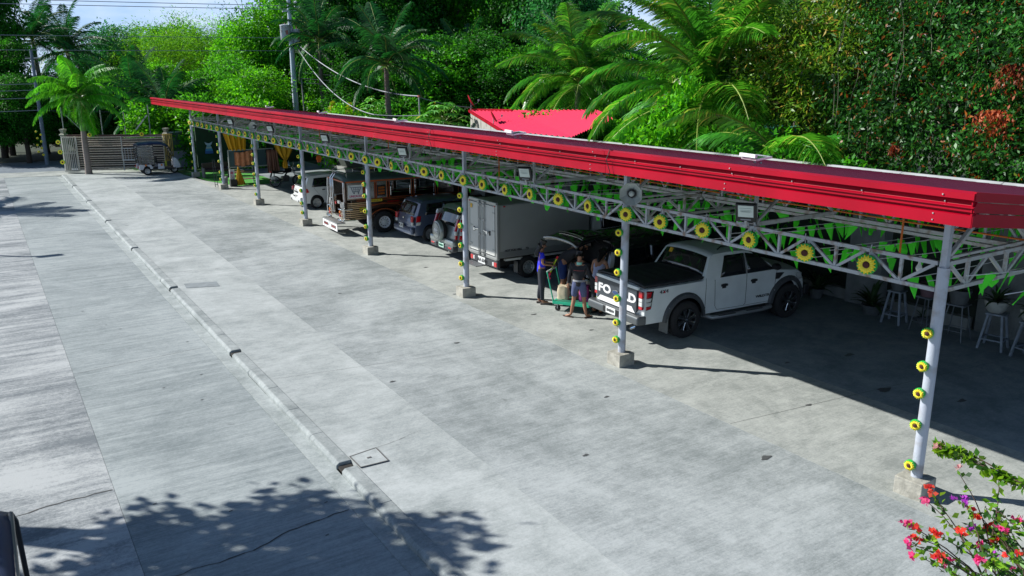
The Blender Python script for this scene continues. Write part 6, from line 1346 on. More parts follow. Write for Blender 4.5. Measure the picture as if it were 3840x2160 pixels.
tree('bamboo', 12.9, 82, 10.4, 1.35, 'tallest yellow-green feathery bamboo clump in the middle', 'bamboo_clump', 'bamboo')
tree('bamboo', 15.0, 84, 9.9, 1.2, 'right clump of yellow-green feathery bamboo', 'bamboo_clump', 'bamboo')
tree('blue', 12.2, 100, 11.6, 1.2, 'pale crown rising just behind the bamboo', group=F)
tree('wisp', 15.6, 76, 12.5, 1.1, 'nearly bare pale tree between the bamboo and the utility pole')
for i, (k, az, d, H, s_, lab) in enumerate((
    ('bright1', 16.4, 74, 10.6, .95, 'bright green tree to the left of the utility pole'), ('bright1', 19.2, 78, 17.5, 1.05, 'tall bright green tree right behind the utility pole'),
    ('bright2', 15.8, 72, 9.5, 1.0, 'lower light green tree in front of the bright one by the utility pole'),
    ('dark1', 21.2, 70, 17, 1.0, 'first tall dark tree to the right of the utility pole'), ('dark3', 23.6, 74, 17.5, 1.0, 'tall dark tree directly above the dark coconut palm'),
    ('dark2', 25.6, 68, 17, 1.0, 'tall narrow dark tree right of the dark coconut palm'), ('bright1', 27.3, 84, 16.5, 1.0, 'tall tree with light showing through, behind the dark ones'),
    ('dark3', 28.9, 72, 17, .95, 'dark tree above the papaya plants'), ('bright1', 31.0, 80, 16.5, 1.05, 'sunlit tree above the two red satellite dishes'),
    ('dark2', 32.6, 66, 15.5, .95, 'dark tree above the left end of the red house roof'), ('dark3', 34.8, 72, 16.5, 1.0, 'dark tree with gaps of sky above the red house roof'),
    ('blue', 36.6, 60, 13.5, 1.15, 'open blue-green tree behind the middle coconut palm'), ('blue', 38.0, 62, 12.0, 1.15, 'open blue-green tree right of the middle coconut palm'),
    ('mid1', 40.8, 66, 8.4, 1.1, 'lower tree below the patch of open sky'), ('mid1', 43.4, 62, 8.0, 1.1, 'tree behind the left fronds of the big coconut palm'),
    ('mid1', 46.8, 60, 8.4, 1.2, 'tree behind the crown of the big coconut palm'), ('dark2', 49.4, 52, 8.5, 1.0, 'dark tree behind the yellow-green mango'))):
    tree(k, az, d, H, s_, lab, group=F)
# middle row, lower, closing the wood down to the ground
mids = [('dark1', 3.4, 74, 6), ('dark2', 1.2, 72, 6), ('dark1', 5.4, 72, 5.5), ('mid1', 7.0, 70, 5.5), ('bright2', 9.4, 68, 6.5), ('mid1', 11.6, 66, 6.2), ('mid1', 13.8, 66, 7.2), ('bright2', 15.4, 62, 6), ('mid1', 20.6, 70, 8.5), ('dark1', 22.8, 60, 8), ('dark2', 24.6, 62, 9), ('dark3', 27.0, 58, 8.2), ('dark1', 29.6, 60, 9), ('dark2', 31.8, 56, 8.5), ('dark3', 34.0, 58, 8), ('dark1', 36.2, 54, 7.5), ('dark2', 38.4, 56, 7.0), ('dark3', 40.8, 52, 6.4), ('dark1', 43, 50, 6.5), ('mid1', 45.5, 48, 6.2), ('dark2', 48.2, 44, 6.5), ('dark1', 51, 42, 7)]
for i, (k, az, d, H) in enumerate(mids): tree(k, az, d, H, .85, f'lower tree in the front row of the wood, number {i+1} counted from the left', group='lower trees in the front row of the wood')
sh = [(9.0, 60, 3.4), (11.2, 59, 3.6), (12.8, 58, 3.9), (14.3, 60, 4.0), (15.8, 57, 3.8), (17.2, 68, 3.9), (19.6, 68, 3.6), (21.6, 55, 3.2), (24.0, 52, 3.0), (26.4, 50, 3.2), (33.5, 47, 3.2), (36, 42, 3.3), (38.4, 40, 3.2)]
for i, (az, d, H) in enumerate(sh): tree('shrub' if i % 3 != 2 else 'shrubd', az, d, H+.5, 1.15, f'leafy roadside shrub beyond the carport, number {i+1} counted outward from the gate', 'shrub', 'shrub', 'shrubs along the far roadside')
for i, (az, d, H, k, lab) in enumerate(((41.0, 32, 3.6, 'shrub', 'bright shrub right of the red house roof'), (43.6, 30, 4.2, 'shrub', 'taller bright shrub beneath the big coconut palm'), (46.8, 28.6, 3.9, 'shrubd', 'dark shrub behind the gutter under the big palm'), (50, 27.5, 3.8, 'shrubd', 'dark shrub behind the gutter, left of the vine-hung tree'), (45.0, 31, 5.2, 'shrub', 'upright light green shrub in front of the big palm trunk'), (53.5, 25.5, 3.6, 'shrubd', 'low shrub at the foot of the vine-hung tree'), (30.8, 50, 3.4, 'shrubd', 'dark shrub left of the red house'))):
    tree(k, az, d, H, 1.0, lab, 'shrub', 'shrub')
# clipped hedge behind the house
rng = np.random.default_rng(40)
P = np.stack([rng.uniform(0, 7.5, 9000), rng.uniform(-.5, .5, 9000), 2.4*rng.random(9000)**.5+.1], 1); D = nrm_(rng.normal(size=(9000, 3))+np.array([0, 0, .4])); L = .16*rng.uniform(.6, 1.3, 9000)
hx, hy = polar(31.0, 57); hd_ = link('clipped_hedge', leaf_mesh('clipped_hedge', P, D, L, L*.55, G['bright'], rng)); hd_.location = (hx, hy, .95); hd_.rotation_euler = (0, 0, R(-35)); tag(hd_, 'flat-topped hedge in the distance behind the red-roofed house', 'hedge')

# ---------------- palms
def frond_mesh(L, a0, a1, nl, ll, lw, seed, m_, rm, droop=.5, name='frond', curl=.0):
    rr = random.Random(seed); rng = np.random.default_rng(seed); n = 14; pts = []; p = Vector((0, 0, 0)); ang = []
    for i in range(n+1):
        t = i/n; a = R(a0+(a1-a0)*t**1.15); pts.append(p.copy()); ang.append(a); p = p+Vector((math.cos(a), curl*t*.4, math.sin(a)))*L/n
    b = MB(); b.tube(pts, [.035*L/4*(1-.85*i/n)+.004 for i in range(n+1)], 5, 0)
    for k in range(nl):
        t = .10+.90*(k+rr.uniform(0, .6))/nl; i = min(n-1, int(t*n)); f = t*n-i; c = pts[i].lerp(pts[i+1], min(1, f)); a = ang[i]
        T_ = Vector((math.cos(a), 0, math.sin(a))); U = Vector((-math.sin(a), 0, math.cos(a)))
        ln = ll*math.sin(math.pi*min(1, .16+.80*t))**.6*rr.uniform(.85, 1.1)
        for s_ in (-1, 1):
            fwd = .35+.5*t; d = (Vector((0, s_, 0))*(1-.25*t)+T_*fwd+U*rr.uniform(-.05, .22)).normalized(); d2 = (d+Vector((0, 0, -droop*rr.uniform(.7, 1.5)))).normalized(); d3 = (d2+Vector((0, 0, -droop*1.1))).normalized()
            q0 = c; q1 = q0+d*ln*.34; q2 = q1+d2*ln*.36; q3 = q2+d3*ln*.30; w_ = (U*.55+T_*.85).normalized()*lw*.5
            b.add([q0+w_*.5, q0-w_*.5, q1-w_, q1+w_, q2-w_*.8, q2+w_*.8, q3], [(0, 1, 2, 3), (3, 2, 4, 5), (5, 4, 6)], 1)
    return b.mesh(name, [rm, m_])
rach = mat('rachis_green', (.22, .30, .05), .5, 0, .2, 4); rachy = mat('rachis_yellow', (.45, .38, .04), .5)
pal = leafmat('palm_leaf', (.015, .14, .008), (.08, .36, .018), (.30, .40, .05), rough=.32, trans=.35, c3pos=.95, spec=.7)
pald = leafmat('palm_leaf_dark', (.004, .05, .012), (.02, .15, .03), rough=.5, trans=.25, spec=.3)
palb = leafmat('palm_leaf_bright', (.018, .19, .006), (.09, .42, .015), rough=.4, trans=.45)
paly = leafmat('palm_leaf_gold', (.14, .24, .01), (.36, .42, .03), rough=.3, trans=.4)
def fset(L, ll, lw, nl, m_, rm, droop, elevs, seed): return [frond_mesh(L*f, a0, a1, nl, ll, lw, seed+i, m_, rm, droop) for i, (a0, a1, f) in enumerate(elevs)]
EL = [(84, 38, .95), (68, 0, 1), (50, -30, 1), (30, -55, 1), (8, -72, .95), (-18, -82, .85)]
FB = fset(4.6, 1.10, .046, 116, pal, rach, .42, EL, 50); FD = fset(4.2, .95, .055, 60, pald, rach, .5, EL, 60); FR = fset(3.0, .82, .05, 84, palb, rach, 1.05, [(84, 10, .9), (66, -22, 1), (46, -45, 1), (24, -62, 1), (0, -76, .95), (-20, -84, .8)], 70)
FY = fset(4.4, 1.0, .046, 100, paly, rachy, .5, EL, 80)
coconut = mat('coconut_green', (.18, .30, .05), .5); ringb = mat('palm_bark', (.20, .17, .14), .9, 0, .4, 3, .8, 6, stretch=(.6, .6, 9))
def palm(label, x, y, z, fr, n, seed, tr=.16, nuts=0, rings=((84, 0), ), scale=1, cnt=None, lean=.4, name='coconut_palm', gold=0):
    t = thing(name, label, 'palm tree', (x, y, -.1)); rr = random.Random(seed); b = MB()
    b.tube([(lean*.9*(1-i/8)**2, lean*.5*(1-i/8)**2, -.2+(z-.1)*i/8) for i in range(9)], [tr*(1.35-.5*i/8) for i in range(9)], 12); b.build('trunk', ringb, t, smooth=True)
    cnt = cnt or [3, 4, 5, 5, 5, 3]; ph = rr.uniform(0, 6.28)
    for k, c_ in enumerate(cnt):
        for j in range(c_):
            f = (FY if (gold and k >= 3 and rr.random() < gold) else fr)[k]; o = link('frond', f, t); o.location = (0, 0, z-.05*k); s_ = scale*rr.uniform(.88, 1.08); o.scale = (s_, s_, s_)
            o.rotation_euler = (rr.uniform(-.25, .25), rr.uniform(-.12, .12), ph+2*math.pi*(j+.5*k)/c_+rr.uniform(-.25, .25))
    for i in range(nuts):
        a = i*.9; o = MB().lathe([(.001, -.14), (.09, -.08), (.11, .02), (.06, .12), (.001, .14)], 10).build('coconut', coconut, t, smooth=True); o.location = (.22*math.cos(a), .22*math.sin(a), z-.35-.1*(i % 3))
    return t
palm('large coconut palm with sunlit feathery fronds arching over the carport gutter', 13.3, 17.2, 5.0, FB, 24, 3, .2, 4, scale=1.36, cnt=[8, 8, 7, 6, 5, 3], gold=.25)
x, y = polar(37.2, 46); palm('middle coconut palm with a bunch of green nuts, above the red house roof', x, y, 5.6, FB, 24, 5, .17, 9, scale=1.02, cnt=[5, 6, 6, 6, 6, 5])
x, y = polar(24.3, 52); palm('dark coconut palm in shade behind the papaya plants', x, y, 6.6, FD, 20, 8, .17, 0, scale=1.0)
x, y = polar(50.6, 27.0); palm('short palm with sunlit fronds lying close to the carport roof edge', x, y, 3.5, FB, 18, 11, .15, 0, scale=.95, cnt=[0, 0, 1, 3, 4, 1])
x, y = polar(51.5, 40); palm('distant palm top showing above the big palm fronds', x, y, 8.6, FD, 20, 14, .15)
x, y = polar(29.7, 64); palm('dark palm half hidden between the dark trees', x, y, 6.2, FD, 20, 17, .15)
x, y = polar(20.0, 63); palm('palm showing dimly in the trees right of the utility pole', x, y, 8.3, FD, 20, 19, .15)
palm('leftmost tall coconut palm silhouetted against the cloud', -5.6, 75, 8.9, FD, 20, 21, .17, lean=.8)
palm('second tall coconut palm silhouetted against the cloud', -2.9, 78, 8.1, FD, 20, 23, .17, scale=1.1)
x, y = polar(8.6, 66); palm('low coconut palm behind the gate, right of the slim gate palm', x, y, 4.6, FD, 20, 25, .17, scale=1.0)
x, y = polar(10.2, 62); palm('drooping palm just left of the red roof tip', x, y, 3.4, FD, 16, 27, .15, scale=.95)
palm('palm out of view on the left that shades the driveway', -19.6, 46.5, 7.2, FB, 18, 29, .17)
t = palm('slim bright-green ornamental palm with a grey trunk standing before the gate', -5.15, 50.35, 4.75, FR, 14, 31, .13, scale=1.04, cnt=[3, 5, 5, 5, 4, 2], lean=.05, name='ornamental_palm')
for o in list(t.children):
    if o.name.startswith('trunk'): bpy.data.objects.remove(o)
MB().lathe([(.24, -.1), (.21, .1), (.17, .8), (.18, 1.6), (.155, 2.55), (.14, 2.68)], 14).build('trunk', mat('ring_trunk', (.24, .20, .175), .9, 0, .3, 5, .5, 14, stretch=(.5, .5, 10)), t, smooth=True)
MB().lathe([(.15, 2.68), (.165, 2.8), (.12, 3.8), (.07, 4.7), (.03, 4.95)], 12).build('crownshaft', mat('crownshaft_green', (.10, .30, .04), .35, 0, .1, 3), t, smooth=True)
# ---------------- big vine-hung tree and mango on the right
glossy = leafmat('leaf_glossy', (.003, .032, .006), (.032, .17, .016), (.24, .075, .010), rough=.42, trans=.3, c3pos=.93, spec=.4)
deadm = leafmat('leaf_dead_red', (.14, .025, .008), (.36, .085, .02), rough=.6, trans=.3)
mangom = leafmat('leaf_mango', (.03, .14, .008), (.16, .33, .02), (.42, .33, .05), rough=.35, trans=.4, c3pos=.88)
def bigtree(label, x, y, blobs, n, leaf, m_, seed, asp, extra=None, per=22, clump=.42, name='broadleaf_tree', bark=None):
    t = thing(name, label, 'tree', (x, y, 0)); rng = np.random.default_rng(seed); P, D = crown_pts(blobs, n, rng, clump, per, droop=.55, shell=.72)
    L = leaf*rng.uniform(.65, 1.25, len(P)); link('crown', leaf_mesh('crown', P, D, L, L*asp, m_, rng), t)
    link('trunk', trunk_mesh(6.0, .32, blobs[::2], seed, m_=bark or barkd), t); return t, rng
bl = [((0, 0, 7.2), 2.6), ((-.3, 2.2, 6.6), 1.9), ((-.9, 3.6, 5.6), 1.5), ((-1.1, -2.0, 6.4), 2.3), ((-1.2, -4.2, 6.6), 2.3), ((-1.6, 1.6, 4.4), 1.6), ((-1.8, -.5, 4.3), 1.7), ((-1.9, -2.6, 3.9), 1.7), ((-1.7, -4.6, 4.2), 1.7), ((.3, 3.0, 8.6), 2.1), ((.2, -3.0, 9.0), 2.4), ((1.5, 0, 9.6), 2.5), ((-2.2, 2.6, 2.9), 1.2), ((-2.4, .6, 2.6), 1.1), ((-2.3, -1.6, 2.5), 1.1), ((-2.3, -3.8, 2.5), 1.2), ((1.2, 5.2, 7.4), 1.6), ((-.5, -6.5, 5.0), 2.4), ((-.5, -6.5, 8.0), 2.4)]
t, rng = bigtree('huge dark glossy-leaved tree hung with vines, filling the upper right', 14.2, 7.2, bl, 100000, .165, glossy, 101, .42, per=44, clump=.40)
# hanging vines and reddish dead sprays
b = MB(); rr = random.Random(5)
for i in range(16):
    x0, y0, z0 = rr.uniform(-3.4, -2.4), rr.uniform(-4.6, 3.2), rr.uniform(6.2, 8.2); ln = rr.uniform(1.5, 3.4); b.tube([(x0+.12*math.sin(k*1.1+i), y0+.12*math.cos(k*.9+i), z0-ln*k/8) for k in range(9)], .008, 4)
b.build('vines', mat('vine_pale', (.16, .17, .10), .8), t)
for i, (x0, y0, z0, s_, sp_) in enumerate(((11.2, 5.4, 4.5, .40, 1), (11.2, 5.18, 5.75, .28, 1), (11.0, 7.9, 3.75, .10, .8))):
    k = int(1300*s_); q = rng.normal(size=(k, 3)); q[:, 2] = -np.abs(q[:, 2]); sp = .35+.5*np.clip(-q[:, 2], 0, 2)[:, None]
    P = np.array([x0-14.2, y0-7.2, z0+s_])+np.concatenate([q[:, :2]*sp*np.array([.5, .9]), q[:, 2:]*1.1], 1)*s_; D = nrm_(rng.normal(size=(k, 3))*.45+np.array([0, 0, -1])); L = .12*rng.uniform(.6, 1.3, k)
    link('dead_spray', leaf_mesh('dead_spray', P, D, L, L*.4, deadm, rng), t)
bl = [((0, 0, 6.6), 1.9), ((-.8, 1.3, 5.8), 1.5), ((-.6, -1.2, 6.0), 1.6), ((.3, 1.6, 7.6), 1.5), ((.3, -1.4, 8.0), 1.7), ((-.9, .2, 4.6), 1.4), ((-.2, 2.6, 6.8), 1.0)]
x, y = polar(52.6, 31); bigtree('yellow-green mango tree with pale young leaves between big palm and dark tree', x, y, bl, 24000, .24, mangom, 102, .26, name='mango_tree')
# tree out of view on the left whose shade falls on the driveway
shm_ = leafmat('leaf_shade', (.02, .10, .01), (.06, .2, .02))
bl = [((.2, 0, 6.2), 1.4), ((.9, -1.6, 6.0), 1.0), ((-1.2, -1.1, 6.0), .95), ((1.4, .75, 6.0), .42), ((2.5, -1.2, 5.9), .45), ((1.3, -3.6, 5.4), .45), ((.0, -3.2, 5.8), .8), ((-1.6, -.1, 6.0), .4)]
bigtree('leafy tree left of the view that casts the dappled shade on the driveway', -14.9, 9.8, bl, 7000, .24, shm_, 103, .6, per=30, clump=.42)
# ---------------- papaya, croton
pap = leafmat('papaya_leaf', (.03, .20, .015), (.12, .42, .04), (.42, .34, .03), rough=.35, trans=.4, c3pos=.95)
def papaya(lab, x, y, z, s_, seed):
    t = thing('papaya_plant', lab, 'papaya plant', (x, y, 0)); MB().tube([(0, 0, 0), (.05, 0, z*.5), (0, 0, z)], [.12, .09, .06], 8).build('trunk', barkm, t, smooth=True)
    rr = random.Random(seed); b = MB()
    for i in range(30):
        a = i*2.4; el = 1.25-1.5*i/30; ln = s_*rr.uniform(.8, 1.1); e = Vector((math.cos(a)*math.cos(el), math.sin(a)*math.cos(el), math.sin(el)))*ln+Vector((0, 0, z)); b.tube([(0, 0, z), e], .014, 4, 0)
        nv = Vector((math.cos(a)*.3, math.sin(a)*.3, 1)).normalized(); u = Vector((math.cos(a), math.sin(a), -.3)).normalized(); v = nv.cross(u)
        for k in range(7):
            th = (k-3)*.62; d = u*math.cos(th)+v*math.sin(th); q = nv.cross(d); l2 = .42*s_*(1-.06*abs(k-3)); b.add([e, e+d*l2*.5+q*.075, e+d*l2-nv*.10, e+d*l2*.5-q*.075], [(0, 1, 2, 3)], 1)
    b.build('crown', [rach, pap], t)
papaya('papaya plant beside the small service post and the red dish', 11.2, 35.0, 3.15, 1.25, 1); papaya('smaller papaya plant touching the first one on its left', 10.2, 36.0, 2.7, .95, 4); papaya('papaya plant with a white ball above it, left of the service post', 11.5, 44.5, 3.3, 1.15, 2)
crot = leafmat('croton_leaf', (.25, .36, .01), (.55, .55, .04), rough=.4, trans=.3)
for i, (x, y, z, lab) in enumerate(((9.6, 47.6, 3.35, 'left of two yellow columnar croton bushes behind the roof'), (9.9, 45.4, 3.3, 'right of two yellow columnar croton bushes behind the roof'))):
    rng = np.random.default_rng(60+i); P = rng.normal(size=(1500, 3))*np.array([.28, .28, .0]); P[:, 2] = z+1.15-1.6*rng.random(1500)**1.3; P[:, :2] *= np.clip((z+1.2-P[:, 2])/.9, .15, 1)[:, None]; D = nrm_(rng.normal(size=(1500, 3))+np.array([0, 0, 1.2])); L = .14*rng.uniform(.7, 1.3, 1500)
    t = thing('croton_bush', lab, 'bush', (x, y, -.5)); link('foliage', leaf_mesh('foliage', P, D, L, L*.4, crot, rng), t); MB().tube([(0, 0, 0), (0, 0, z)], .04, 6).build('stem', barkm, t)
# ---------------- bougainvillea in front
bleaf = leafmat('bougainvillea_leaf', (.06, .24, .01), (.26, .50, .02), rough=.4, trans=.45); bleafd = leafmat('bougainvillea_leaf_dark', (.015, .07, .012), (.05, .16, .02), rough=.4, trans=.3)
bract = leafmat('bract_pink', (.75, .02, .16), (.85, .10, .30), rough=.6, trans=.4); bractr = leafmat('bract_red', (.75, .03, .02), (.85, .12, .05), rough=.6, trans=.4); bractv = leafmat('bract_violet', (.45, .03, .55), (.70, .12, .70), rough=.6, trans=.4); bractp = leafmat('bract_pale', (.75, .30, .32), (.85, .50, .45), rough=.6, trans=.4)
stemm = mat('bougainvillea_stem', (.07, .045, .03), .8)
bg_ = thing('bougainvillea', 'bougainvillea bush with pink, red and violet bracts in the lower right foreground', 'flowering shrub', (-3.25, -3.5, 0)); O = Vector((-3.25, -3.5, 0)); rr = random.Random(9); rng = np.random.default_rng(9)
b = MB(); LP = []; LD = []; DP = []; DD = []; FL_ = {0: [], 1: [], 2: [], 3: []}
def sprig(tip, root, leaves=14, dark=.5, flower=None, sz=1.0, dens=1.0):
    tip = Vector(tip)-O; root = Vector(root)-O; mid = root.lerp(tip, .55)+Vector((rr.uniform(-.1, .1), rr.uniform(-.1, .1), .10)); pts = []
    for k in range(9): t = k/8; pts.append(root*(1-t)**2+mid*2*t*(1-t)+tip*t*t+Vector((rr.uniform(-.008, .008), rr.uniform(-.008, .008), 0)))
    b.tube(pts, [.007*(1-.75*k/8)+.0016 for k in range(9)], 5)
    for _ in range(int(leaves*dens)):
        t = rr.uniform(.3, 1)**.5; p = pts[min(7, int(t*8))].lerp(pts[min(8, int(t*8)+1)], rr.random())+Vector((rr.gauss(0, .018), rr.gauss(0, .018), rr.gauss(0, .015))); d = Vector((rr.gauss(0, 1), rr.gauss(0, 1), rr.gauss(-.2, .7))).normalized()
        (DP if rr.random() < dark else LP).append(p); (DD if DP and DP[-1] is p else LD).append(d)
    if flower is not None:
        for _ in range(rr.randint(1, 3)):
            c = pts[-1]+Vector((rr.gauss(0, .03), rr.gauss(0, .03), rr.gauss(.01, .018)))
            for k in range(7): FL_[flower].append((c, Vector((rr.gauss(0, 1), rr.gauss(0, 1), rr.gauss(.4, .8))).normalized()))
for i in range(24):
    tip = (rr.uniform(-4.02, -2.75), rr.uniform(-2.95, -2.12), rr.uniform(1.45, 1.92)); root = (tip[0]*.45-3.2*.55+rr.uniform(-.1, .1), -3.0+rr.uniform(-.2, .1), 1.15+rr.uniform(-.1, .2))
    sprig(tip, root, 20, .55, rr.choice([0, 1, 0, 1, 0, 2, None, None, None]))
for tip, fl in (((-3.92, -2.10, 1.82), 0), ((-3.98, -2.28, 1.78), 1), ((-3.42, -2.02, 1.84), 0), ((-3.40, -2.03, 1.95), 1), ((-3.15, -2.2, 1.86), 2), ((-4.0, -2.5, 1.7), 1)): sprig(tip, (-3.5, -2.7, 1.35), 14, .3, fl)
for _ in range(3): sprig((-3.37+rr.uniform(-.02, .02), -2.03, 2.39), (-3.28, -2.75, 2.30), 60, .12, 3)
sprig((-3.36, -2.5, 2.36), (-3.3, -3.3, 2.2), 90, .15, None); sprig((-3.36, -2.45, 2.37), (-3.3, -3.1, 2.15), 80, .2, None); sprig((-3.05, -2.08, 2.08), (-3.15, -2.6, 1.3), 6, .3, 3); sprig((-2.72, -2.3, 2.02), (-3.1, -2.5, 1.6), 10, .1, None)
b.tube([(0, 0, 0), (.03, .15, .6), (-.05, .4, 1.15), (-.2, .6, 1.35)], [.05, .04, .03, .015], 8); b.tube([(0, 0, 0), (-.1, .1, 1.1), (-.05, .2, 2.1)], [.04, .03, .012], 8); b.tube([(0, .05, .5), (.2, .4, 1.2), (.3, .8, 1.55)], [.03, .02, .01], 8)
b.build('stems', stemm, bg_, smooth=True)
def lm(name, P, D, L, asp, m_):
    P = np.array([tuple(p) for p in P]); D = np.array([tuple(d) for d in D]); L = L*rng.uniform(.7, 1.25, len(P)); link(name, leaf_mesh(name, P, D, L, L*asp, m_, rng, .12), bg_)
lm('foliage', LP, LD, .078, .6, bleaf); lm('foliage', DP, DD, .07, .62, bleafd)
for k, m_ in enumerate((bract, bractr, bractv, bractp)):
    if FL_[k]: lm('bracts', [q[0] for q in FL_[k]], [q[1] for q in FL_[k]], .050, .85, m_)
# ================================================================ red-roofed house, dishes, poles, wires
hs = thing('red_roofed_house', 'small house with a corrugated red roof and bare cement side wall behind the carport', 'house')
Aa, Bb, Cc, Dd, Ee, Ff = (13.0, 35.19, 3.79), (13.4, 31.42, 3.85), (14.5, 25.62, 4.08), (13.2, 22.83, 3.83), (10.6, 22.45, 3.16), (10.6, 27.89, 3.15)
A_, C_, F_ = [Vector(q) for q in (Aa, Cc, Ff)]; U_ = C_-A_; V_ = F_-A_; b = MB(); N_ = 64; mm_ = []
def vmax(u): # eave and right-hand verge of the roof in the sloping plane
    return 1+.197*u/.40 if u < .40 else (1.197+(.40-1.197)*(u-.40)/.55 if u < .95 else .40-.40*(u-.95)/.05)
for i in range(N_+1):
    u = i/N_; o = Vector((0, 0, .075 if i % 2 else 0)); mm_.append((A_+U_*u+o, A_+U_*u+V_*vmax(u)+o))
b.add([p for q in mm_ for p in q], [(2*i, 2*i+2, 2*i+3, 2*i+1) for i in range(N_)])
o = b.build('corrugated_roof', mat('red_corrugated', (.58, .006, .055), .5, 0, .08, 2, spec=.25), hs); mo = o.modifiers.new('th', 'SOLIDIFY'); mo.thickness = .02
b = MB(); b.bar(Vector(Aa)+Vector((0, 0, .06)), Vector(Bb)+Vector((0, 0, .08)), .12, .16); b.bar(Vector(Bb), Vector(Cc)+Vector((0, 0, .03)), .10, .08); b.bar(Vector(Aa)+Vector((-.05, .05, .02)), Vector(Ff)+Vector((-.05, .05, .03)), .10, .12); b.build('ridge_flashing', redm2, hs)
stainw = mat('stained_cement', (.36, .35, .31), .9, 0, 0, dirt=(.09, .085, .075), vscale=2.2, stretch=(1.5, 1.5, .4))
b = MB(); P = [Vector(Aa), Vector(Ff)]; vs = [P[0]-Vector((0, 0, .05)), P[1]-Vector((0, 0, .05)), Vector((P[1].x, P[1].y, 0)), Vector((P[0].x, P[0].y, 0))]; off = Vector((.2, .08, 0)); b.add(vs+[v+off for v in vs], [(0, 1, 2, 3), (7, 6, 5, 4), (0, 4, 5, 1), (1, 5, 6, 2), (2, 6, 7, 3), (3, 7, 4, 0)]); b.build('side_wall', stainw, hs)
b = MB(); b.bar((10.8, 27.8, 1.5), (10.8, 22.6, 1.5), .2, 3.0); b.bar((14.4, 25.5, 1.9), (13.1, 34.9, 1.8), .2, 3.4); b.build('front_wall', wallm, hs)
def dish(lab, x, y, z, rz, s_):
    t = thing('satellite_dish', lab, 'satellite dish', (x, y, z), rz, 'red satellite dishes on the house'); q = Matrix.Rotation(R(60), 4, 'Y')
    b = MB(); b.lathe([(.001, -.05), (.15, -.035), (.30, .0), (.36, .03), (.362, .02), (.30, -.015), (.15, -.05), (.001, -.065)], 24, cap=False); b.v = [tuple(q @ Vector((a*s_, c*s_*1.1, d*s_))) for a, c, d in b.v]; b.build('reflector', mat('dish_red', (.42, .01, .03), .4), t, smooth=True)
    b = MB(); b.tube([(0, 0, -.6), (0, 0, -.1), (-.05, 0, 0)], .025, 8); b.tube([(0, 0, -.25), (.35, 0, -.12), (.42, 0, .02)], .014, 6); b.build('mount_arm', steel, t); MB().box((.42, 0, .05), (.10, .07, .10)).build('receiver', platew, t)
dish('upper red satellite dish at the corner of the house wall', 12.95, 35.0, 4.35, R(-30), 1.05); dish('lower red satellite dish halfway down the house wall', 11.3, 29.9, 3.75, R(-35), .95)
# utility poles
conc = mat('pole_concrete', (.50, .59, .70), .7, 0, .15, 4, stretch=(1, 1, .3))
t = thing('utility_pole', 'tall tapering utility pole carrying two transformers behind the carport', 'utility pole', (9.5, 54.9, 0))
MB().tube([(0, 0, 0), (0, 0, 12.5)], [.25, .12], 12).build('pole', conc, t, smooth=True)
tm_ = mat('transformer_grey', (.45, .50, .58), .45, 0, 0, dirt=(.20, .14, .12), vscale=3.5)
for x, z, r_ in ((-.42, 8.75, .36), (.42, 8.45, .28)):
    o = MB().lathe([(r_*.92, -.55), (r_, -.5), (r_, .42), (r_*1.06, .45), (r_*1.04, .52), (r_*.3, .58), (.001, .58)], 18).build('transformer', tm_, t, smooth=True); o.location = (x, -.1, z)
    b = MB(); b.tube([(0, 0, .55), (0, 0, .78)], [.05, .03], 8); b.box((0, -r_-.01, .0), (.14, .03, .3)); b.build('bushing', mat('insulator', (.35, .12, .10), .4), o)
b = MB(); b.bar((-.5, 0, 10.2), (.65, 0, 10.35), .10); b.box((.55, 0, 10.55), (.3, .12, .12)); b.lathe([(.12, 10.6), (.14, 10.68), (.02, 10.75)], 10, c=(.5, 0, .2)); b.build('crossarm', mat('fittings_pale', (.5, .55, .6), .5), t)
t = thing('roadside_pole', 'grey-blue roadside pole at the left with sunflowers round its foot', 'utility pole', (-6.85, 57.9, 0)); MB().tube([(0, 0, 0), (0, 0, 7.4)], [.14, .09], 10).build('pole', mat('old_pole', (.12, .155, .21), .8, 0, .3, 3), t, smooth=True); MB().bar((-.4, 0, 6.9), (.4, 0, 6.95), .07).build('crossarm', steel, t)
t = thing('service_post', 'slim service post with wires beside the papaya plants', 'post', (10.4, 36.2, 0)); MB().tube([(0, 0, 0), (-.08, 0, 4.62)], .045, 8).build('post', mat('post_pale', (.30, .32, .33), .7, 0, .2, 3), t); MB().box((-.08, 0, 4.64), (.12, .12, .10)).build('insulator', MATS['insulator'], t)
tag(MB().tube([(10.2, 54.9, 0), (10.0, 54.7, 5.55)], .06, 8).build('service_post', MATS['post_pale']), 'slim pale post just right of the utility pole', 'post')
for i, (x, y, h) in enumerate(((-5.95, 53.4, 3.9), (-3.85, 52.6, 3.7), (-2.6, 52.0, 3.6), (-1.2, 51.6, 4.0), (.75, 52.2, 4.0))):
    b = MB(); b.tube([(0, 0, 0), (0, 0, h)], .035, 6); o = b.build('fence_post', MATS['post_pale']); o.location = (x, y, 0); tag(o, f'thin pale post standing behind the gate, number {i+1} from the left', 'post', 'thin posts behind the gate')
tag(MB().bar((-1.3, 51.6, 3.35), (-2.0, 51.9, 2.45), .05, .08).build('slanting_board', MATS['board_white']), 'white slanting bar leaning against a thin post above the tricycle', 'board')
tag(MB().bar((-5.9, 53.3, 3.6), (-5.0, 53.0, 2.5), .04).build('stay_rod', MATS['post_pale']), 'grey stay running down from the leftmost thin post', 'stay')
wirem = mat('wire_grey', (.20, .23, .26), .6); wired = mat('wire_dark', (.05, .06, .07), .6)
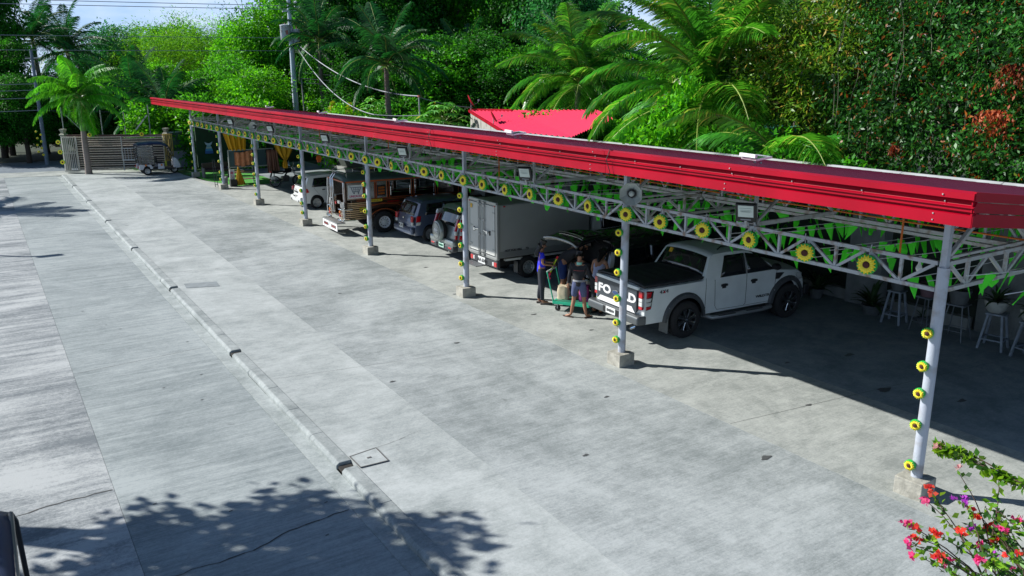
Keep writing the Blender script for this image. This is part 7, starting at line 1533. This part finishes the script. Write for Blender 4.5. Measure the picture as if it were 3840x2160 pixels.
def wire(P, Q, sag, r_, m_, lab, grp='overhead wires'):
    P = Vector(P); Q = Vector(Q); pts = [P.lerp(Q, k/20)-Vector((0, 0, sag*4*(k/20)*(1-k/20))) for k in range(21)]; b = MB(); b.tube(pts, r_, 5); tag(b.build('overhead_wire', m_, smooth=True), lab, 'wire', grp)
wire((9.7, 54.9, 8.2), (10.32, 36.2, 4.64), .9, .035, wirem, 'upper thick service cable from the transformers to the slim post')
wire((9.7, 54.9, 8.1), (8.6, 38.5, 3.6), 1.0, .03, wirem, 'lower service cable sagging from the transformers to the roof edge')
wire((8.6, 38.5, 3.6), (10.4, 36.2, 3.6), .05, .025, wirem, 'short cable along the roof edge to the service post')
wire((10.3, 36.2, 4.6), (13.0, 34.9, 4.0), .1, .02, wirem, 'short cable from the service post to the house')
for i, (z0, z1, r_) in enumerate(((10.25, 10.35, .022), (10.55, 10.6, .022), (8.5, 8.4, .018), (7.6, 7.5, .018))): wire((-42, 60.5, z0), (9.4, 54.9, z1), .15, r_, wirem, f'thin line crossing the sky at the left, number {i+1} from the top')
for i, (z0, z1) in enumerate(((8.2, 6.4), (7.6, 6.1), (6.0, 5.3), (5.6, 5.0), (5.3, 4.8))): wire((9.6, 54.9, z0), (34, 40, z1), .5, .018, wirem, f'thin line through the trees right of the utility pole, number {i+1} from the top')
for i, z in enumerate((5.3, 4.9, 4.4, 3.6)): wire((-40, 60, z+.4), (-6.95, 57.9, z), .3, .02, wirem, f'thin line reaching the roadside pole from the left, number {i+1} from the top'); wire((-6.95, 57.9, z), (9.5, 54.9, z+.3), .35, .015, wired, f'thin line between the roadside pole and the utility pole, number {i+1} from the top')
t = thing('street_lamp', 'lamp post out of view on the left whose shadow crosses the driveway', 'street lamp', (-15.9, 31.9, 0)); MB().tube([(0, 0, 0), (0, 0, 5.9), (.3, 0, 6.2)], .07, 8).build('pole', steel, t); MB().box((.55, -.1, 6.2), (.7, .28, .12)).build('lamp_head', hornm, t)
b = MB(); b.box((0, 0, 1.3), (5, 3, 2.6)); tag(b.build('green_roof_shed', mat('shed_teal', (.04, .22, .18), .5, 0, .3, 3)), 'low teal tin shed glimpsed behind the fronds above the gutter', 'shed').location = (*polar(50, 40), .9)
